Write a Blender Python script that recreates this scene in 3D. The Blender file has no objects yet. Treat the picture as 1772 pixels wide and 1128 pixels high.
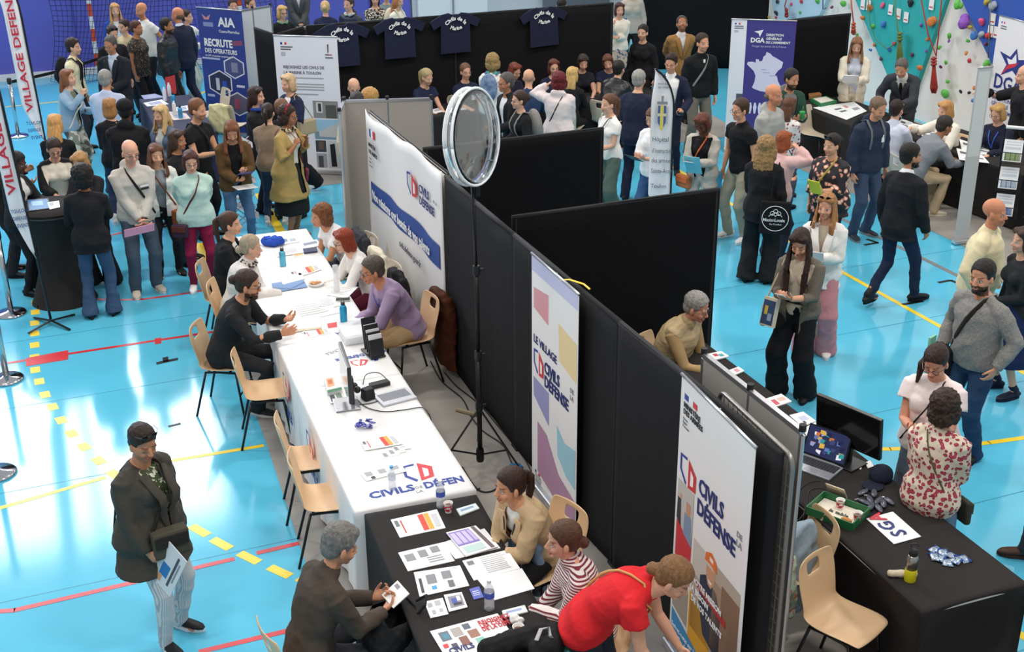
import bpy, math, random
import numpy as np
from mathutils import Vector, Matrix
random.seed(7); RNG = np.random.RandomState(11)
SC = bpy.context.scene; COL = SC.collection
# ---------------------------------------------------------------- camera
W, H = 1772, 1128
F = 2190.0; HC = 5.4; CX, CY = W/2, H/2
_d = np.array([930-CX, 5600-CY, F]); _d /= np.linalg.norm(_d)          # down
_x = -74-CX; _v = np.array([_x, -(_d[0]*_x+_d[2]*F)/_d[1], F]); _v /= np.linalg.norm(_v)   # forward +Y
_r = np.cross(_d, _v); R3 = np.array([_r, _v, -_d])                     # world = R3 @ cam(x right, y down, z fwd)
def at(px, py, z=0.0):
    d = R3 @ np.array([px-CX, py-CY, F]); t = (z-HC)/d[2]
    return np.array([d[0]*t, d[1]*t, z])
def at_x(px, py, X):
    d = R3 @ np.array([px-CX, py-CY, F]); t = X/d[0]
    return np.array([X, d[1]*t, HC+d[2]*t])
def at_y(px, py, Y):
    d = R3 @ np.array([px-CX, py-CY, F]); t = Y/d[1]
    return np.array([d[0]*t, Y, HC+d[2]*t])
cd = bpy.data.cameras.new('camera'); cam = bpy.data.objects.new('camera', cd); COL.objects.link(cam)
cd.sensor_width = 36; cd.lens = 36*F/W; cd.clip_end = 200
M = Matrix(((R3[0,0], -R3[0,1], -R3[0,2], 0), (R3[1,0], -R3[1,1], -R3[1,2], 0), (R3[2,0], -R3[2,1], -R3[2,2], HC), (0,0,0,1)))
cam.matrix_world = M; SC.camera = cam
# ---------------------------------------------------------------- light
SC.view_settings.view_transform = 'Standard'; SC.view_settings.look = 'None'
SC.view_settings.gamma = 1; SC.view_settings.exposure = 0.22; SC.view_settings.use_curve_mapping = False
w = bpy.data.worlds.new('world'); SC.world = w; w.use_nodes = True
w.node_tree.nodes['Background'].inputs[0].default_value = (0.93, 0.96, 1.0, 1)
w.node_tree.nodes['Background'].inputs[1].default_value = 0.46
def lamp(name, loc, size, power, rot=(0,0,0), col=(1,1,1), sy=None):
    l = bpy.data.lights.new(name, 'AREA'); l.shape = 'RECTANGLE'; l.size = size; l.size_y = sy or size
    l.energy = power; l.color = col; o = bpy.data.objects.new(name, l); COL.objects.link(o)
    o.location = loc; o.rotation_euler = rot; return o
for i, (lx, ly) in enumerate([(-2, 4), (4.5, 4), (11, 6), (-2, 13), (4.5, 13), (11, 14), (5.5, 25), (12, 24.5)]):
    lamp('hall_lamp', (lx, ly, 9.5), 1.6, 235, (0,0,0), (1, .95, .89), .5)
# ---------------------------------------------------------------- materials
def lin(c):
    if isinstance(c, str): c = tuple(int(c[i:i+2], 16)/255 for i in (0, 2, 4))
    return tuple((x/12.92 if x <= .04045 else ((x+.055)/1.055)**2.4) for x in c)+(1,)
MATS = {}
def mat(c, rough=.6, metal=0, bump=0, bscale=60, pat=None, c2=None, ps=20, trans=0, emit=0, alpha=1, key=None, stretch=(1,1,1), spec=.5, c3=None, thr=.5):
    k = (c, rough, metal, bump, bscale, pat, c2, ps, trans, emit, alpha, stretch, spec, c3, thr)
    if k in MATS: return MATS[k]
    m = bpy.data.materials.new('mat'); m.use_nodes = True; nt = m.node_tree; b = nt.nodes['Principled BSDF']; L = nt.links.new
    b.inputs['Base Color'].default_value = lin(c); b.inputs['Roughness'].default_value = rough; b.inputs['Metallic'].default_value = metal
    b.inputs['Specular IOR Level'].default_value = spec
    if trans: b.inputs['Transmission Weight'].default_value = trans; b.inputs['IOR'].default_value = 1.45
    if alpha < 1: b.inputs['Alpha'].default_value = alpha
    if emit: b.inputs['Emission Color'].default_value = lin(c); b.inputs['Emission Strength'].default_value = emit
    tc = nt.nodes.new('ShaderNodeTexCoord'); mp = nt.nodes.new('ShaderNodeMapping'); L(tc.outputs['Object'], mp.inputs[0]); mp.inputs['Scale'].default_value = stretch
    V = mp.outputs[0]
    def ramp(src, cols, interp='CONSTANT'):
        r = nt.nodes.new('ShaderNodeValToRGB'); r.color_ramp.interpolation = interp; e = r.color_ramp.elements
        e[0].position = cols[0][0]; e[0].color = lin(cols[0][1]); e[1].position = cols[1][0]; e[1].color = lin(cols[1][1])
        for p, cc in cols[2:]: q = e.new(p); q.color = lin(cc)
        L(src, r.inputs[0]); return r.outputs[0]
    if pat == 'stripe_z' or pat == 'stripe_x':
        n = nt.nodes.new('ShaderNodeTexWave'); n.bands_direction = 'Z' if pat == 'stripe_z' else 'X'; n.inputs['Scale'].default_value = ps; n.inputs['Distortion'].default_value = 1.2; n.inputs['Detail Scale'].default_value = .4
        L(V, n.inputs[0]); L(ramp(n.outputs['Fac'], [(0, c), (thr, c2)]), b.inputs['Base Color'])
    elif pat == 'flower':
        n = nt.nodes.new('ShaderNodeTexVoronoi'); n.inputs['Scale'].default_value = ps; L(V, n.inputs['Vector'])
        nn = nt.nodes.new('ShaderNodeTexNoise'); nn.inputs['Scale'].default_value = ps*1.6; L(V, nn.inputs['Vector'])
        a = nt.nodes.new('ShaderNodeMath'); a.operation = 'MULTIPLY_ADD'; L(nn.outputs[0], a.inputs[0]); a.inputs[1].default_value = .7; L(n.outputs['Distance'], a.inputs[2])
        L(ramp(a.outputs[0], [(0, c3 or c2), (thr-.16, c2), (thr, c)]), b.inputs['Base Color'])
    elif pat == 'spots':
        n = nt.nodes.new('ShaderNodeTexNoise'); n.inputs['Scale'].default_value = ps; n.inputs['Detail'].default_value = 1.5; L(V, n.inputs['Vector'])
        L(ramp(n.outputs[0], [(0, c), (thr, c2)]+([(thr+.1, c3)] if c3 else [])), b.inputs['Base Color'])
    elif pat == 'cloud':
        n = nt.nodes.new('ShaderNodeTexNoise'); n.inputs['Scale'].default_value = ps; n.inputs['Detail'].default_value = 5; L(V, n.inputs['Vector'])
        L(ramp(n.outputs[0], [(.3, c), (.7, c2)], 'LINEAR'), b.inputs['Base Color'])
    if bump:
        n = nt.nodes.new('ShaderNodeTexNoise'); n.inputs['Scale'].default_value = bscale; n.inputs['Detail'].default_value = 3; L(V, n.inputs['Vector'])
        bp = nt.nodes.new('ShaderNodeBump'); bp.inputs['Strength'].default_value = bump; bp.inputs['Distance'].default_value = .01
        L(n.outputs[0], bp.inputs['Height']); L(bp.outputs[0], b.inputs['Normal'])
    MATS[k] = m; return m
def tint_mat(rough=.55, sss=0, key='skin'):
    if key in MATS: return MATS[key]
    m = bpy.data.materials.new(key); m.use_nodes = True; nt = m.node_tree; b = nt.nodes['Principled BSDF']
    a = nt.nodes.new('ShaderNodeAttribute'); a.attribute_name = 'tint'; nt.links.new(a.outputs[0], b.inputs['Base Color'])
    b.inputs['Roughness'].default_value = rough; b.inputs['Specular IOR Level'].default_value = .35
    MATS[key] = m; return m
def cloth(c, **k):
    k.setdefault('rough', .85); k.setdefault('bump', .45); k.setdefault('bscale', 22); k.setdefault('spec', .25); return mat(c, **k)
# ---------------------------------------------------------------- object helpers
def link(o, parent=None):
    COL.objects.link(o)
    if parent is not None: o.parent = parent
    return o
def thing(name, label, cat, loc=(0,0,0), rz=0, group=None):
    o = bpy.data.objects.new(name, None); o.empty_display_size = .05; link(o); o.location = loc; o.rotation_euler = (0,0,rz)
    return tag(o, label, cat, group)
def tag(o, label, cat, group=None, kind=None):
    o['label'] = label; o['category'] = cat
    if group: o['group'] = group
    if kind: o['kind'] = kind
    return o
class MB:
    def __init__(s): s.v = []; s.f = []; s.mi = []; s.n = 0
    def add(s, v, f, mi=0):
        v = np.asarray(v, float).reshape(-1, 3); s.v.append(v); s.f += [tuple(i+s.n for i in q) for q in f]; s.mi += [mi]*len(f); s.n += len(v); return s
    def box(s, c, size, rz=0, mi=0, M3=None, taper=1):
        x, y, z = [q/2 for q in size]; t = taper
        v = np.array([(-x,-y,-z),(x,-y,-z),(x,y,-z),(-x,y,-z),(-x*t,-y*t,z),(x*t,-y*t,z),(x*t,y*t,z),(-x*t,y*t,z)])
        if M3 is None: a = np.array([[math.cos(rz),-math.sin(rz),0],[math.sin(rz),math.cos(rz),0],[0,0,1]])
        else: a = np.array(M3)
        return s.add(v @ a.T+np.array(c), [(0,3,2,1),(4,5,6,7),(0,1,5,4),(1,2,6,5),(2,3,7,6),(3,0,4,7)], mi)
    def quad(s, a, b, c, d, mi=0): return s.add([a,b,c,d], [(0,1,2,3)], mi)
    def prism(s, poly, z0, z1, mi=0):          # poly in xy
        n = len(poly); v = [(p[0],p[1],z0) for p in poly]+[(p[0],p[1],z1) for p in poly]
        return s.add(v, [tuple(range(n-1,-1,-1)), tuple(range(n,2*n))]+[(i,(i+1)%n,n+(i+1)%n,n+i) for i in range(n)], mi)
    def tube(s, pts, r, seg=8, mi=0, flat=None):
        pts = [np.array(p, float) for p in pts]; n = len(pts)
        rr = r if hasattr(r, '__len__') else [r]*n
        T = [pts[min(i+1,n-1)]-pts[max(i-1,0)] for i in range(n)]; T = [t/(np.linalg.norm(t)+1e-12) for t in T]
        u = np.cross(T[0], (0,0,1) if abs(T[0][2]) < .9 else (1,0,0)); u /= np.linalg.norm(u)
        V = []
        for i in range(n):
            u = u-T[i]*np.dot(u, T[i]); u /= (np.linalg.norm(u)+1e-12); w_ = np.cross(T[i], u)
            for k in range(seg):
                a = 2*math.pi*k/seg; V.append(pts[i]+rr[i]*(math.cos(a)*u+math.sin(a)*w_*(flat or 1)))
        Fc = [(i*seg+k, i*seg+(k+1)%seg, (i+1)*seg+(k+1)%seg, (i+1)*seg+k) for i in range(n-1) for k in range(seg)]
        Fc += [tuple(range(seg-1,-1,-1)), tuple(range((n-1)*seg, n*seg))]
        return s.add(V, Fc, mi)
    def lathe(s, prof, c=(0,0,0), seg=20, mi=0, caps=True):
        V = [(c[0]+r*math.cos(2*math.pi*k/seg), c[1]+r*math.sin(2*math.pi*k/seg), c[2]+z) for r, z in prof for k in range(seg)]
        n = len(prof); Fc = [(i*seg+k, i*seg+(k+1)%seg, (i+1)*seg+(k+1)%seg, (i+1)*seg+k) for i in range(n-1) for k in range(seg)]
        if caps: Fc += [tuple(range(seg-1,-1,-1)), tuple(range((n-1)*seg, n*seg))]
        return s.add(V, Fc, mi)
    def ell(s, c, r, A=None, seg=14, rings=9, mi=0):
        V = [(0,0,-1)]
        for i in range(1, rings):
            p = math.pi*i/rings
            V += [(math.sin(p)*math.cos(2*math.pi*k/seg), math.sin(p)*math.sin(2*math.pi*k/seg), -math.cos(p)) for k in range(seg)]
        V.append((0,0,1)); V = np.array(V)*np.array(r)
        if A is not None: V = V @ np.array(A).T
        Fc = [(0, 1+(k+1)%seg, 1+k) for k in range(seg)]
        for i in range(rings-2):
            a = 1+i*seg; Fc += [(a+k, a+(k+1)%seg, a+seg+(k+1)%seg, a+seg+k) for k in range(seg)]
        a = 1+(rings-2)*seg; Fc += [(a+k, a+(k+1)%seg, len(V)-1) for k in range(seg)]
        return s.add(V+np.array(c), Fc, mi)
    def rings(s, R, mi=0, closed=True):        # list of equal-size rings
        n = len(R); m = len(R[0]); V = np.concatenate([np.asarray(q, float) for q in R])
        Fc = [(i*m+k, i*m+(k+1)%m, (i+1)*m+(k+1)%m, (i+1)*m+k) for i in range(n-1) for k in range(m)]
        if closed: Fc += [tuple(range(m-1,-1,-1)), tuple(range((n-1)*m, n*m))]
        return s.add(V, Fc, mi)
    def grid(s, P, mi=0):                      # P[i][j] points
        a, b = len(P), len(P[0]); V = [p for r_ in P for p in r_]
        return s.add(V, [(i*b+j, i*b+j+1, (i+1)*b+j+1, (i+1)*b+j) for i in range(a-1) for j in range(b-1)], mi)
    def me(s, name='m'):
        m = bpy.data.meshes.new(name); m.from_pydata(np.concatenate(s.v).tolist(), [], s.f)
        m.polygons.foreach_set('material_index', s.mi); m.update(); return m
    def build(s, name, mats, parent=None, smooth=False, bevel=0, solid=0, sub=0, angle=None):
        m = s.me(name)
        for q in (mats if isinstance(mats, (list, tuple)) else [mats]): m.materials.append(q)
        if smooth: m.polygons.foreach_set('use_smooth', [True]*len(m.polygons))
        o = link(bpy.data.objects.new(name, m), parent)
        if solid: q = o.modifiers.new('s', 'SOLIDIFY'); q.thickness = solid; q.offset = 0
        if bevel: q = o.modifiers.new('b', 'BEVEL'); q.width = bevel; q.segments = 2; q.limit_method = 'ANGLE'
        if sub: q = o.modifiers.new('u', 'SUBSURF'); q.levels = q.render_levels = sub
        return o
def remesh(mb, vox, smooth=3, disp=0, dscale=.1, cut=None, d2=0):
    m = mb.me('tmp'); o = bpy.data.objects.new('tmp', m); COL.objects.link(o)
    q = o.modifiers.new('r', 'REMESH'); q.mode = 'VOXEL'; q.voxel_size = vox; q.use_smooth_shade = True
    if smooth: q = o.modifiers.new('s', 'SMOOTH'); q.factor = .5; q.iterations = smooth
    if disp:
        t = bpy.data.textures.get('clouds%.3f' % dscale) or bpy.data.textures.new('clouds%.3f' % dscale, 'CLOUDS'); t.noise_scale = dscale; t.noise_depth = 2
        q = o.modifiers.new('d', 'DISPLACE'); q.texture = t; q.strength = disp; q.mid_level = .5
    dg = bpy.context.evaluated_depsgraph_get(); e = o.evaluated_get(dg)
    r = bpy.data.meshes.new_from_object(e); bpy.data.objects.remove(o); bpy.data.meshes.remove(m)
    if d2:
        n = len(r.vertices); co = np.zeros(n*3); r.vertices.foreach_get('co', co); co = co.reshape(-1,3); no = np.zeros(n*3); r.vertex_normals.foreach_get('vector', no); no = no.reshape(-1,3)
        x, y, z = co.T; p_ = RNG.uniform(0, 6.3, 6); rg = lambda v: (1-np.abs(v))**1.4-.35
        f_ = .55*rg(np.sin(11*x+4*z+p_[0]+2.0*np.sin(6*z+3*y+p_[1])))+.45*rg(np.sin(12*z-9*x+9*y+p_[2]+1.8*np.sin(7*x+5*z+p_[3])))+.20*rg(np.sin(21*z+7*y+4*x+p_[4]+2.4*np.sin(5*y+6*x+p_[5])))
        co += no*(f_*d2)[:,None]; r.vertices.foreach_set('co', co.ravel()); r.update()
    if cut is not None:
        co = np.zeros(len(r.vertices)*3); r.vertices.foreach_get('co', co); co = co.reshape(-1,3)
        kill = cut(co)
        if kill.any():
            import bmesh
            bm = bmesh.new(); bm.from_mesh(r); bm.verts.ensure_lookup_table()
            bmesh.ops.delete(bm, geom=[bm.verts[i] for i in np.nonzero(kill)[0]], context='VERTS')
            bd = [e_ for e_ in bm.edges if e_.is_boundary]; nb_ = {}
            for e_ in bd:
                for a_, b_ in ((e_.verts[0], e_.verts[1]), (e_.verts[1], e_.verts[0])): nb_.setdefault(a_, []).append(b_)
            for _ in range(8):
                new = {v: v.co*.4+sum((n.co for n in ns), Vector())*(.6/len(ns)) for v, ns in nb_.items()}
                for v, c_ in new.items(): v.co = c_
            bm.to_mesh(r); bm.free()
    return r
def mobj(name, me, m, parent):
    me.materials.clear(); me.materials.append(m); me.name = name
    return link(bpy.data.objects.new(name, me), parent)
FONT = {}
def text_mesh(s, size=1, bold=0, ext=.0015, sx=1, align='LEFT', space=1):
    k = (s, size, bold, ext, sx, align, space)
    if k in FONT: return FONT[k]
    c = bpy.data.curves.new('t', 'FONT'); c.body = s; c.size = size; c.extrude = ext; c.offset = bold*size; c.align_x = align; c.resolution_u = 2; c.space_character = space
    o = bpy.data.objects.new('t', c); COL.objects.link(o); e = o.evaluated_get(bpy.context.evaluated_depsgraph_get())
    m = bpy.data.meshes.new_from_object(e); bpy.data.objects.remove(o)
    if sx != 1: m.transform(Matrix.Diagonal((sx,1,1,1)))
    FONT[k] = m; return m
def text(s, parent, O, X, Y, m, size=.1, bold=.02, sx=1, name='lettering', align='LEFT', space=1, lift=.003):
    """lettering on a plane: origin O, writing direction X, up Y (3-vectors in the parent's space)"""
    me = text_mesh(s, size, bold, .0012, sx, align, space).copy(); me.materials.clear(); me.materials.append(m)
    X = Vector(X).normalized(); Y = Vector(Y); Y = (Y-X*Y.dot(X)).normalized(); Z = X.cross(Y)
    o = link(bpy.data.objects.new(name, me), parent)
    o.matrix_local = Matrix(((X[0],Y[0],Z[0],O[0]+Z[0]*lift),(X[1],Y[1],Z[1],O[1]+Z[1]*lift),(X[2],Y[2],Z[2],O[2]+Z[2]*lift),(0,0,0,1)))
    return o
def Rz(a): c, s = math.cos(a), math.sin(a); return np.array([[c,-s,0],[s,c,0],[0,0,1]])
def Rx(a): c, s = math.cos(a), math.sin(a); return np.array([[1,0,0],[0,c,-s],[0,s,c]])
def Ry(a): c, s = math.cos(a), math.sin(a); return np.array([[c,0,s],[0,1,0],[-s,0,c]])
def rad(a): return a*math.pi/180
# ---------------------------------------------------------------- people
SKIN = {'fair': 'd9a68a', 'light': 'cf9878', 'tan': 'b57f5e', 'brown': '8a5a40', 'dark': '56372a', 'pink': 'dba08a'}
HAIRC = {'black': '17120f', 'dark': '2a1c15', 'brown': '4a2f1f', 'auburn': '6e331c', 'blonde': 'a08560', 'dblonde': '8f7048', 'grey': '77726c', 'red': '6b1f18', 'lgrey': '9a958c', 'white': 'b8b3aa'}
def unit(v): v = np.array(v, float); return v/(np.linalg.norm(v)+1e-12)
def ik(a, t, l1, l2, pole):
    a = np.array(a, float); t = np.array(t, float); d = t-a; L = np.linalg.norm(d); mx = (l1+l2)*.985
    if L > mx: d *= mx/L; L = mx; t = a+d
    if L < abs(l1-l2)*1.05+.02: L = abs(l1-l2)*1.05+.02
    u = d/(np.linalg.norm(d)+1e-12); x = (l1*l1-l2*l2+L*L)/(2*L); h = math.sqrt(max(l1*l1-x*x, 0))
    p = np.array(pole, float); p = p-u*np.dot(p, u); p = unit(p)
    return a+u*x+p*h, t
def limb(mb, pts, rad_, seg=12, ref=None, sq=None, cap=(1,1)):
    """rounded loft: pts, radii (r or (a,b)), ref = direction of the a axis"""
    pts = [np.array(p, float) for p in pts]; n = len(pts); R_ = [r if hasattr(r, '__len__') else (r, r) for r in rad_]
    T = [unit(pts[min(i+1,n-1)]-pts[max(i-1,0)]) for i in range(n)]
    u0 = np.array(ref if ref is not None else ((1,0,0) if abs(T[0][0]) < .8 else (0,1,0)), float)
    rings = []
    def ring(c, t, u, a, b):
        u = unit(u-t*np.dot(u, t)); v = np.cross(t, u)
        return [c+a*math.cos(2*math.pi*k/seg)*u+b*math.sin(2*math.pi*k/seg)*v for k in range(seg)]
    a, b = R_[0]; m_ = min(a, b)
    if cap[0]: rings += [ring(pts[0]-T[0]*m_*.5*.9, T[0], u0, a*.45, b*.45), ring(pts[0]-T[0]*m_*.3, T[0], u0, a*.8, b*.8)]
    for i in range(n): rings.append(ring(pts[i], T[i], u0, *R_[i]))
    a, b = R_[-1]; m_ = min(a, b)
    if cap[1]: rings += [ring(pts[-1]+T[-1]*m_*.3, T[-1], u0, a*.8, b*.8), ring(pts[-1]+T[-1]*m_*.5*.9, T[-1], u0, a*.45, b*.45)]
    mb.rings(rings)
ARM = {  # x outward, y forward, z up from the shoulder; optional hand direction, palm normal, curl
 'down': ((.07,.03,-.53), None, 'in', .35), 'front': ((-.12,.26,-.34), (-.5,.8,.1), 'up', .75), 'read': ((-.11,.31,-.24), (-.3,.8,.35), 'up', .7),
 'table': ((-.06,.38,-.27), (-.5,.85,-.1), 'dn', .35), 'table2': ((-.16,.30,-.27), (-.95,.3,0), 'dn', .45), 'behind': ((-.13,-.17,-.42), (-.7,-.2,-.4), 'in', .5),
 'head': ((.03,.12,.17), (-.7,-.1,.6), 'in', .5), 'chin': ((-.13,.17,.02), (-.4,.1,.9), 'in', .8), 'pocket': ((.09,.07,-.44), (-.2,.3,-.9), 'in', .4),
 'cross': ((-.20,.20,-.22), (-.9,.1,.15), 'in', .5), 'clasp': ((-.155,.22,-.45), (-.6,.4,-.6), 'in', .6), 'talk': ((.0,.36,-.18), (-.2,.9,.3), 'up', .4),
 'point': ((.10,.45,-.02), (.1,1,0), 'dn', .5), 'hold': ((.05,.24,-.38), (-.1,.9,.0), 'in', .8), 'strap': ((-.02,.20,-.08), (-.4,0,.9), 'in', .9),
 'writ': ((-.10,.36,-.25), (-.5,.8,-.2), 'dn', .8), 'lap': ((-.10,.28,-.40), (-.5,.8,-.1), 'dn', .5), 'carry': ((.10,.08,-.47), (0,.35,-.9), 'in', .9), 'up': ((.02,.30,.05), (-.2,.3,.9), 'in', .8)}
def torso_nodes(fem, g, belly):
    # t (0 hip joint .. 1 neck base), half width, half depth, depth shift
    w = .176 if fem else .165; wa = .128 if fem else .145; ch = .152 if fem else .172
    return [(-.16, w*.82*g, .100*g, 0), (0, w*g, .118*g, -.008), (.16, (w*.93+.0)*g, (.108+belly*.5)*g, belly*.3), (.34, wa*g*(1+belly), (.098+belly)*g, belly*.6),
            (.55, (ch*.95)*g, (.108+belly*.3)*g, belly*.2), (.72, ch*g, .112*g, 0), (.85, ch*.93*(.5+.5*g), .094*(.5+.5*g), -.012), (.94, .108, .072, -.020), (1.02, .070, .064, -.014)]
class P: pass
CAMV = None
def person(px, py, label, h=1.70, face=0, fem=0, g=1.0, belly=0, pose='stand', L='down', R='down', lean=0, hunch=6, head=(0,0,0), skin='fair', hair='short', hc='brown',
           top=None, jacket=None, bottom=None, shoes='1b1b1d', sole=None, glasses=0, beard=0, lod=None, step=None, bag=None, extras=None, group=None, seat=.47, legs=None, vox=None, shade=None, twist=0, dz=0, lips=None, cuts=1, name='person', hairn=None):
    s = h/1.75*.985; p = P(); p.s = s; S = lambda v: np.array(v, float)*s
    hipz = .915*s if pose != 'sit' else seat+.095
    if pose == 'walk': hipz -= .02*s
    hip = np.array([0,0,hipz])
    TL = .56*s                                          # hip joint -> neck base
    def spine(t):
        n = 12; q = hip.copy(); tt = max(t, 0)
        if t <= 0: return hip+np.array([0,0,TL*t]), rad(0)
        for i in range(n):
            u = (i+.5)/n*tt; a = rad(lean*min(1, .55+u*1.5)+hunch*u*1.6); q = q+np.array([0, math.sin(a), math.cos(a)])*TL*tt/n
        return q, rad(lean*min(1, .55+tt*1.5)+hunch*tt*1.6)
    def frame(t):
        q, a = spine(t); tw = rad(twist)*min(max(t,0),1)
        return q, Rz(tw)@np.array([[1,0,0],[0,math.cos(a),math.sin(a)],[0,-math.sin(a),math.cos(a)]])   # columns: x,y(front),z(up)
    nodes = torso_nodes(fem, g, belly)
    # arms
    sw = (.165 if fem else .185)*s*(.75+.25*g); shq, shA = frame(.90)
    arms = []
    for side, spec in ((-1, L), (1, R)):                # local +x is the person's right
        if isinstance(spec, str): spec = ARM[spec]
        tgt, hd, pn, curl = (list(spec)+[None, 'in', .4])[:4] if len(spec) < 4 else spec
        sh = shq+shA@np.array([side*sw*.96, -.005*s, -.030*s])
        tw = Rz(rad(twist)); T_ = sh+tw@(np.array([side*tgt[0], tgt[1], tgt[2]])*s)
        if tgt[2] > .1: pole = (side*1, .5, -.1)
        else: pole = (side*.55, -.7, -.6) if tgt[1] > .1 else (side*.6, -.8, 0)
        el, wr = ik(sh, T_, .29*s, .245*s, tw@np.array(pole))
        hdv = unit(wr-el) if hd is None else unit(tw@np.array([side*hd[0], hd[1], hd[2]]))
        nrm = {'in': (-side,0,.0), 'up': (-side*.45,.0,.9), 'dn': (0,.1,-1)}[pn] if isinstance(pn, str) else pn
        nrm = tw@np.array(nrm, float); nrm = unit(nrm-hdv*np.dot(nrm, hdv)); arms.append((side, sh, el, wr, hdv, nrm, curl))
    # legs
    lg = []
    for i, side in enumerate((-1, 1)):
        hj = hip+np.array([side*.085*s*(.6+.4*g), 0, -.01])
        if legs: fx, fy, fz = legs[i]; ft = np.array([side*fx*s, fy*s, fz])
        elif pose == 'sit': ft = np.array([side*.13*s, .40*s-(.10 if i else 0), .0])
        elif pose == 'walk': ft = np.array([side*.08*s, (.30 if i == (step or 0) else -.26)*s, .0 if i == (step or 0) else .06])
        else: ft = np.array([side*(.115+.03*RNG.rand())*s, (.03 if i else -.02)*s, 0])
        ank = ft+np.array([0,0,.085*s])
        kn, an = ik(hj, ank, .44*s, .42*s, (side*.12,1,.15)); lg.append((side, hj, kn, an))
    # head
    nb, nA = frame(1.0); hy, hp, hr = head
    base = nb+nA@np.array([0,.012*s,.055*s]); HA = Rz(rad(twist)+rad(hy))@Rx(-rad(hp))@Ry(rad(hr))
    hs = (1.08 if fem else 1.11)*(.35+.65*s)
    topz = base+HA@np.array([0,-.01,.235])*hs
    # placement from the head-top pixel
    pos = at(px, py, topz[2]+dz); dc = unit([-pos[0], -pos[1], 0]); rt = np.cross(-dc, (0,0,1)); a = rad(face)
    f = math.cos(a)*dc+math.sin(a)*rt; yaw = math.atan2(-f[0], f[1]); A = Rz(yaw)
    root = pos-A@topz; root[2] = dz
    dist = np.linalg.norm(pos[:2])
    lod = lod if lod is not None else (0 if dist < 11.2 else 1 if dist < 15.5 else 2)
    vb, vc, vh = [(.0054,.009,.007), (.008,.012,.010), (.0115,.016,.014)][lod]
    ro = thing(name, label, 'person', root, yaw, group)
    X = lambda v: HA@(np.array(v, float)*hs)+base
    # ---- body
    b = MB()
    def torso(mb, e, t0=-.16, t1=1.02, flare=0, eb=None, k=1):
        pts, rr = [], []
        prof = nodes; ts = [n[0] for n in prof]
        for t in sorted(set([t0]+[x for x in ts if t0 < x < t1]+[t1])):
            wv = np.interp(t, ts, [n[1] for n in prof]); dv = np.interp(t, ts, [n[2] for n in prof]); sv = np.interp(t, ts, [n[3] for n in prof])
            if t < -.16: wv, dv = nodes[1][1]*.97, nodes[1][2]*.97
            q, A_ = frame(t); fl = flare*max(0, .2-t)
            pts.append(q+A_@np.array([0,sv*s,0])); ee = e*(1 if t < .93 else .35)+(.009 if e > .011 and t < .2 else 0)
            rr.append((wv*s+ee+fl, dv*s+ee+fl))
        limb(mb, pts, rr, 24, ref=shA[:,0], cap=(0 if e > .0075 else 1, 1))
    torso(b, -.004)
    if fem:
        for sd in (-1, 1): q, A_ = frame(.66); b.ell(q+A_@(np.array([sd*.072,.083*g,0])*s), np.array([.062,.052,.060])*s*(.6+.4*g))
    limb(b, [nb+nA@np.array([0,-.005,-.02]), X((0,-.012,.045)), X((0,-.01,.09))], [.058*s*(.6+.4*g), .052*s*(.7+.3*g), .05*s])
    H3 = lambda r: np.array(r)*hs
    e_ = lambda c, r: b.ell(X(c), H3(r), HA)
    fat = 1+max(0, g-1)*.5
    e_((0,-.016,.148), (.0745,.094,.083)); e_((0,.014,.088), (.062*fat,.068,.082)); e_((0,.012,.045), (.054*fat,.060,.040)); e_((0,.058,.020), (.024,.022,.019))
    for sd in (-1, 1):
        e_((sd*.034,.052,.070), (.024,.026,.024)); e_((sd*.030,.0705,.122), (.024,.012,.008)); e_((sd*.0765,-.008,.094), (.009,.017,.031)); e_((sd*.031,.0655,.1025), (.0145,.013,.0095)); e_((sd*.0105,.088,.070), (.0085,.010,.008))
    limb(b, [X((0,.076,.112)), X((0,.088,.092)), X((0,.099,.073))], [.0085*hs, .0095*hs, .0115*hs], 8)
    e_((0,.0795,.0445), (.0225,.0085,.0055)); e_((0,.0785,.0355), (.019,.0085,.006))
    for side, sh, el, wr, hd, nr, curl in arms:
        gg = .7+.3*g
        limb(b, [sh, sh*.6+el*.4, el, el*.65+wr*.35, wr], [.050*s*gg, .046*s*gg, .037*s*gg, .038*s*gg, .0255*s])
        sdv = np.cross(hd, nr)*(1)      # across the palm
        if np.dot(sdv, np.cross(hd, nr)) < 0: sdv = -sdv
        # thumb side: index side
        thumb = -sdv if side > 0 else sdv
        fwd_ = np.array([0,.6,.8]);
        if np.dot(thumb, fwd_) < 0: thumb = -thumb
        hl = .90 if fem else .98; hh = s*hl
        pc = wr+hd*.045*hh
        limb(b, [wr+hd*.008, wr+hd*.045*hh, wr+hd*.088*hh], [(.026*hh,.017*hh), (.038*hh,.016*hh), (.040*hh,.0135*hh)], 12, ref=sdv)
        for k, ln in enumerate((.074,.082,.076,.060)):
            off = (1.5-k)*.0205*hh; st = wr+hd*(.088-.003*abs(k-1.2))*hh+thumb*off; sp = thumb*(1.5-k)*.10
            c1 = rad(20+70*curl*(1+.06*k)); c2 = rad(35+110*curl*(1+.05*k)); f1 = unit(hd*math.cos(c1*.5)+nr*math.sin(c1*.5)+sp); f2 = unit(hd*math.cos(c1)+nr*math.sin(c1)+sp*.6); f3 = unit(hd*math.cos(c2)+nr*math.sin(c2)+sp*.3)
            a1 = st+f1*ln*.42*hh; a2 = a1+f2*ln*.32*hh; a3 = a2+f3*ln*.26*hh
            limb(b, [st-hd*.01, a1, a2, a3], [.0100*hh,.0092*hh,.0086*hh,.0074*hh], 8)
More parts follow.
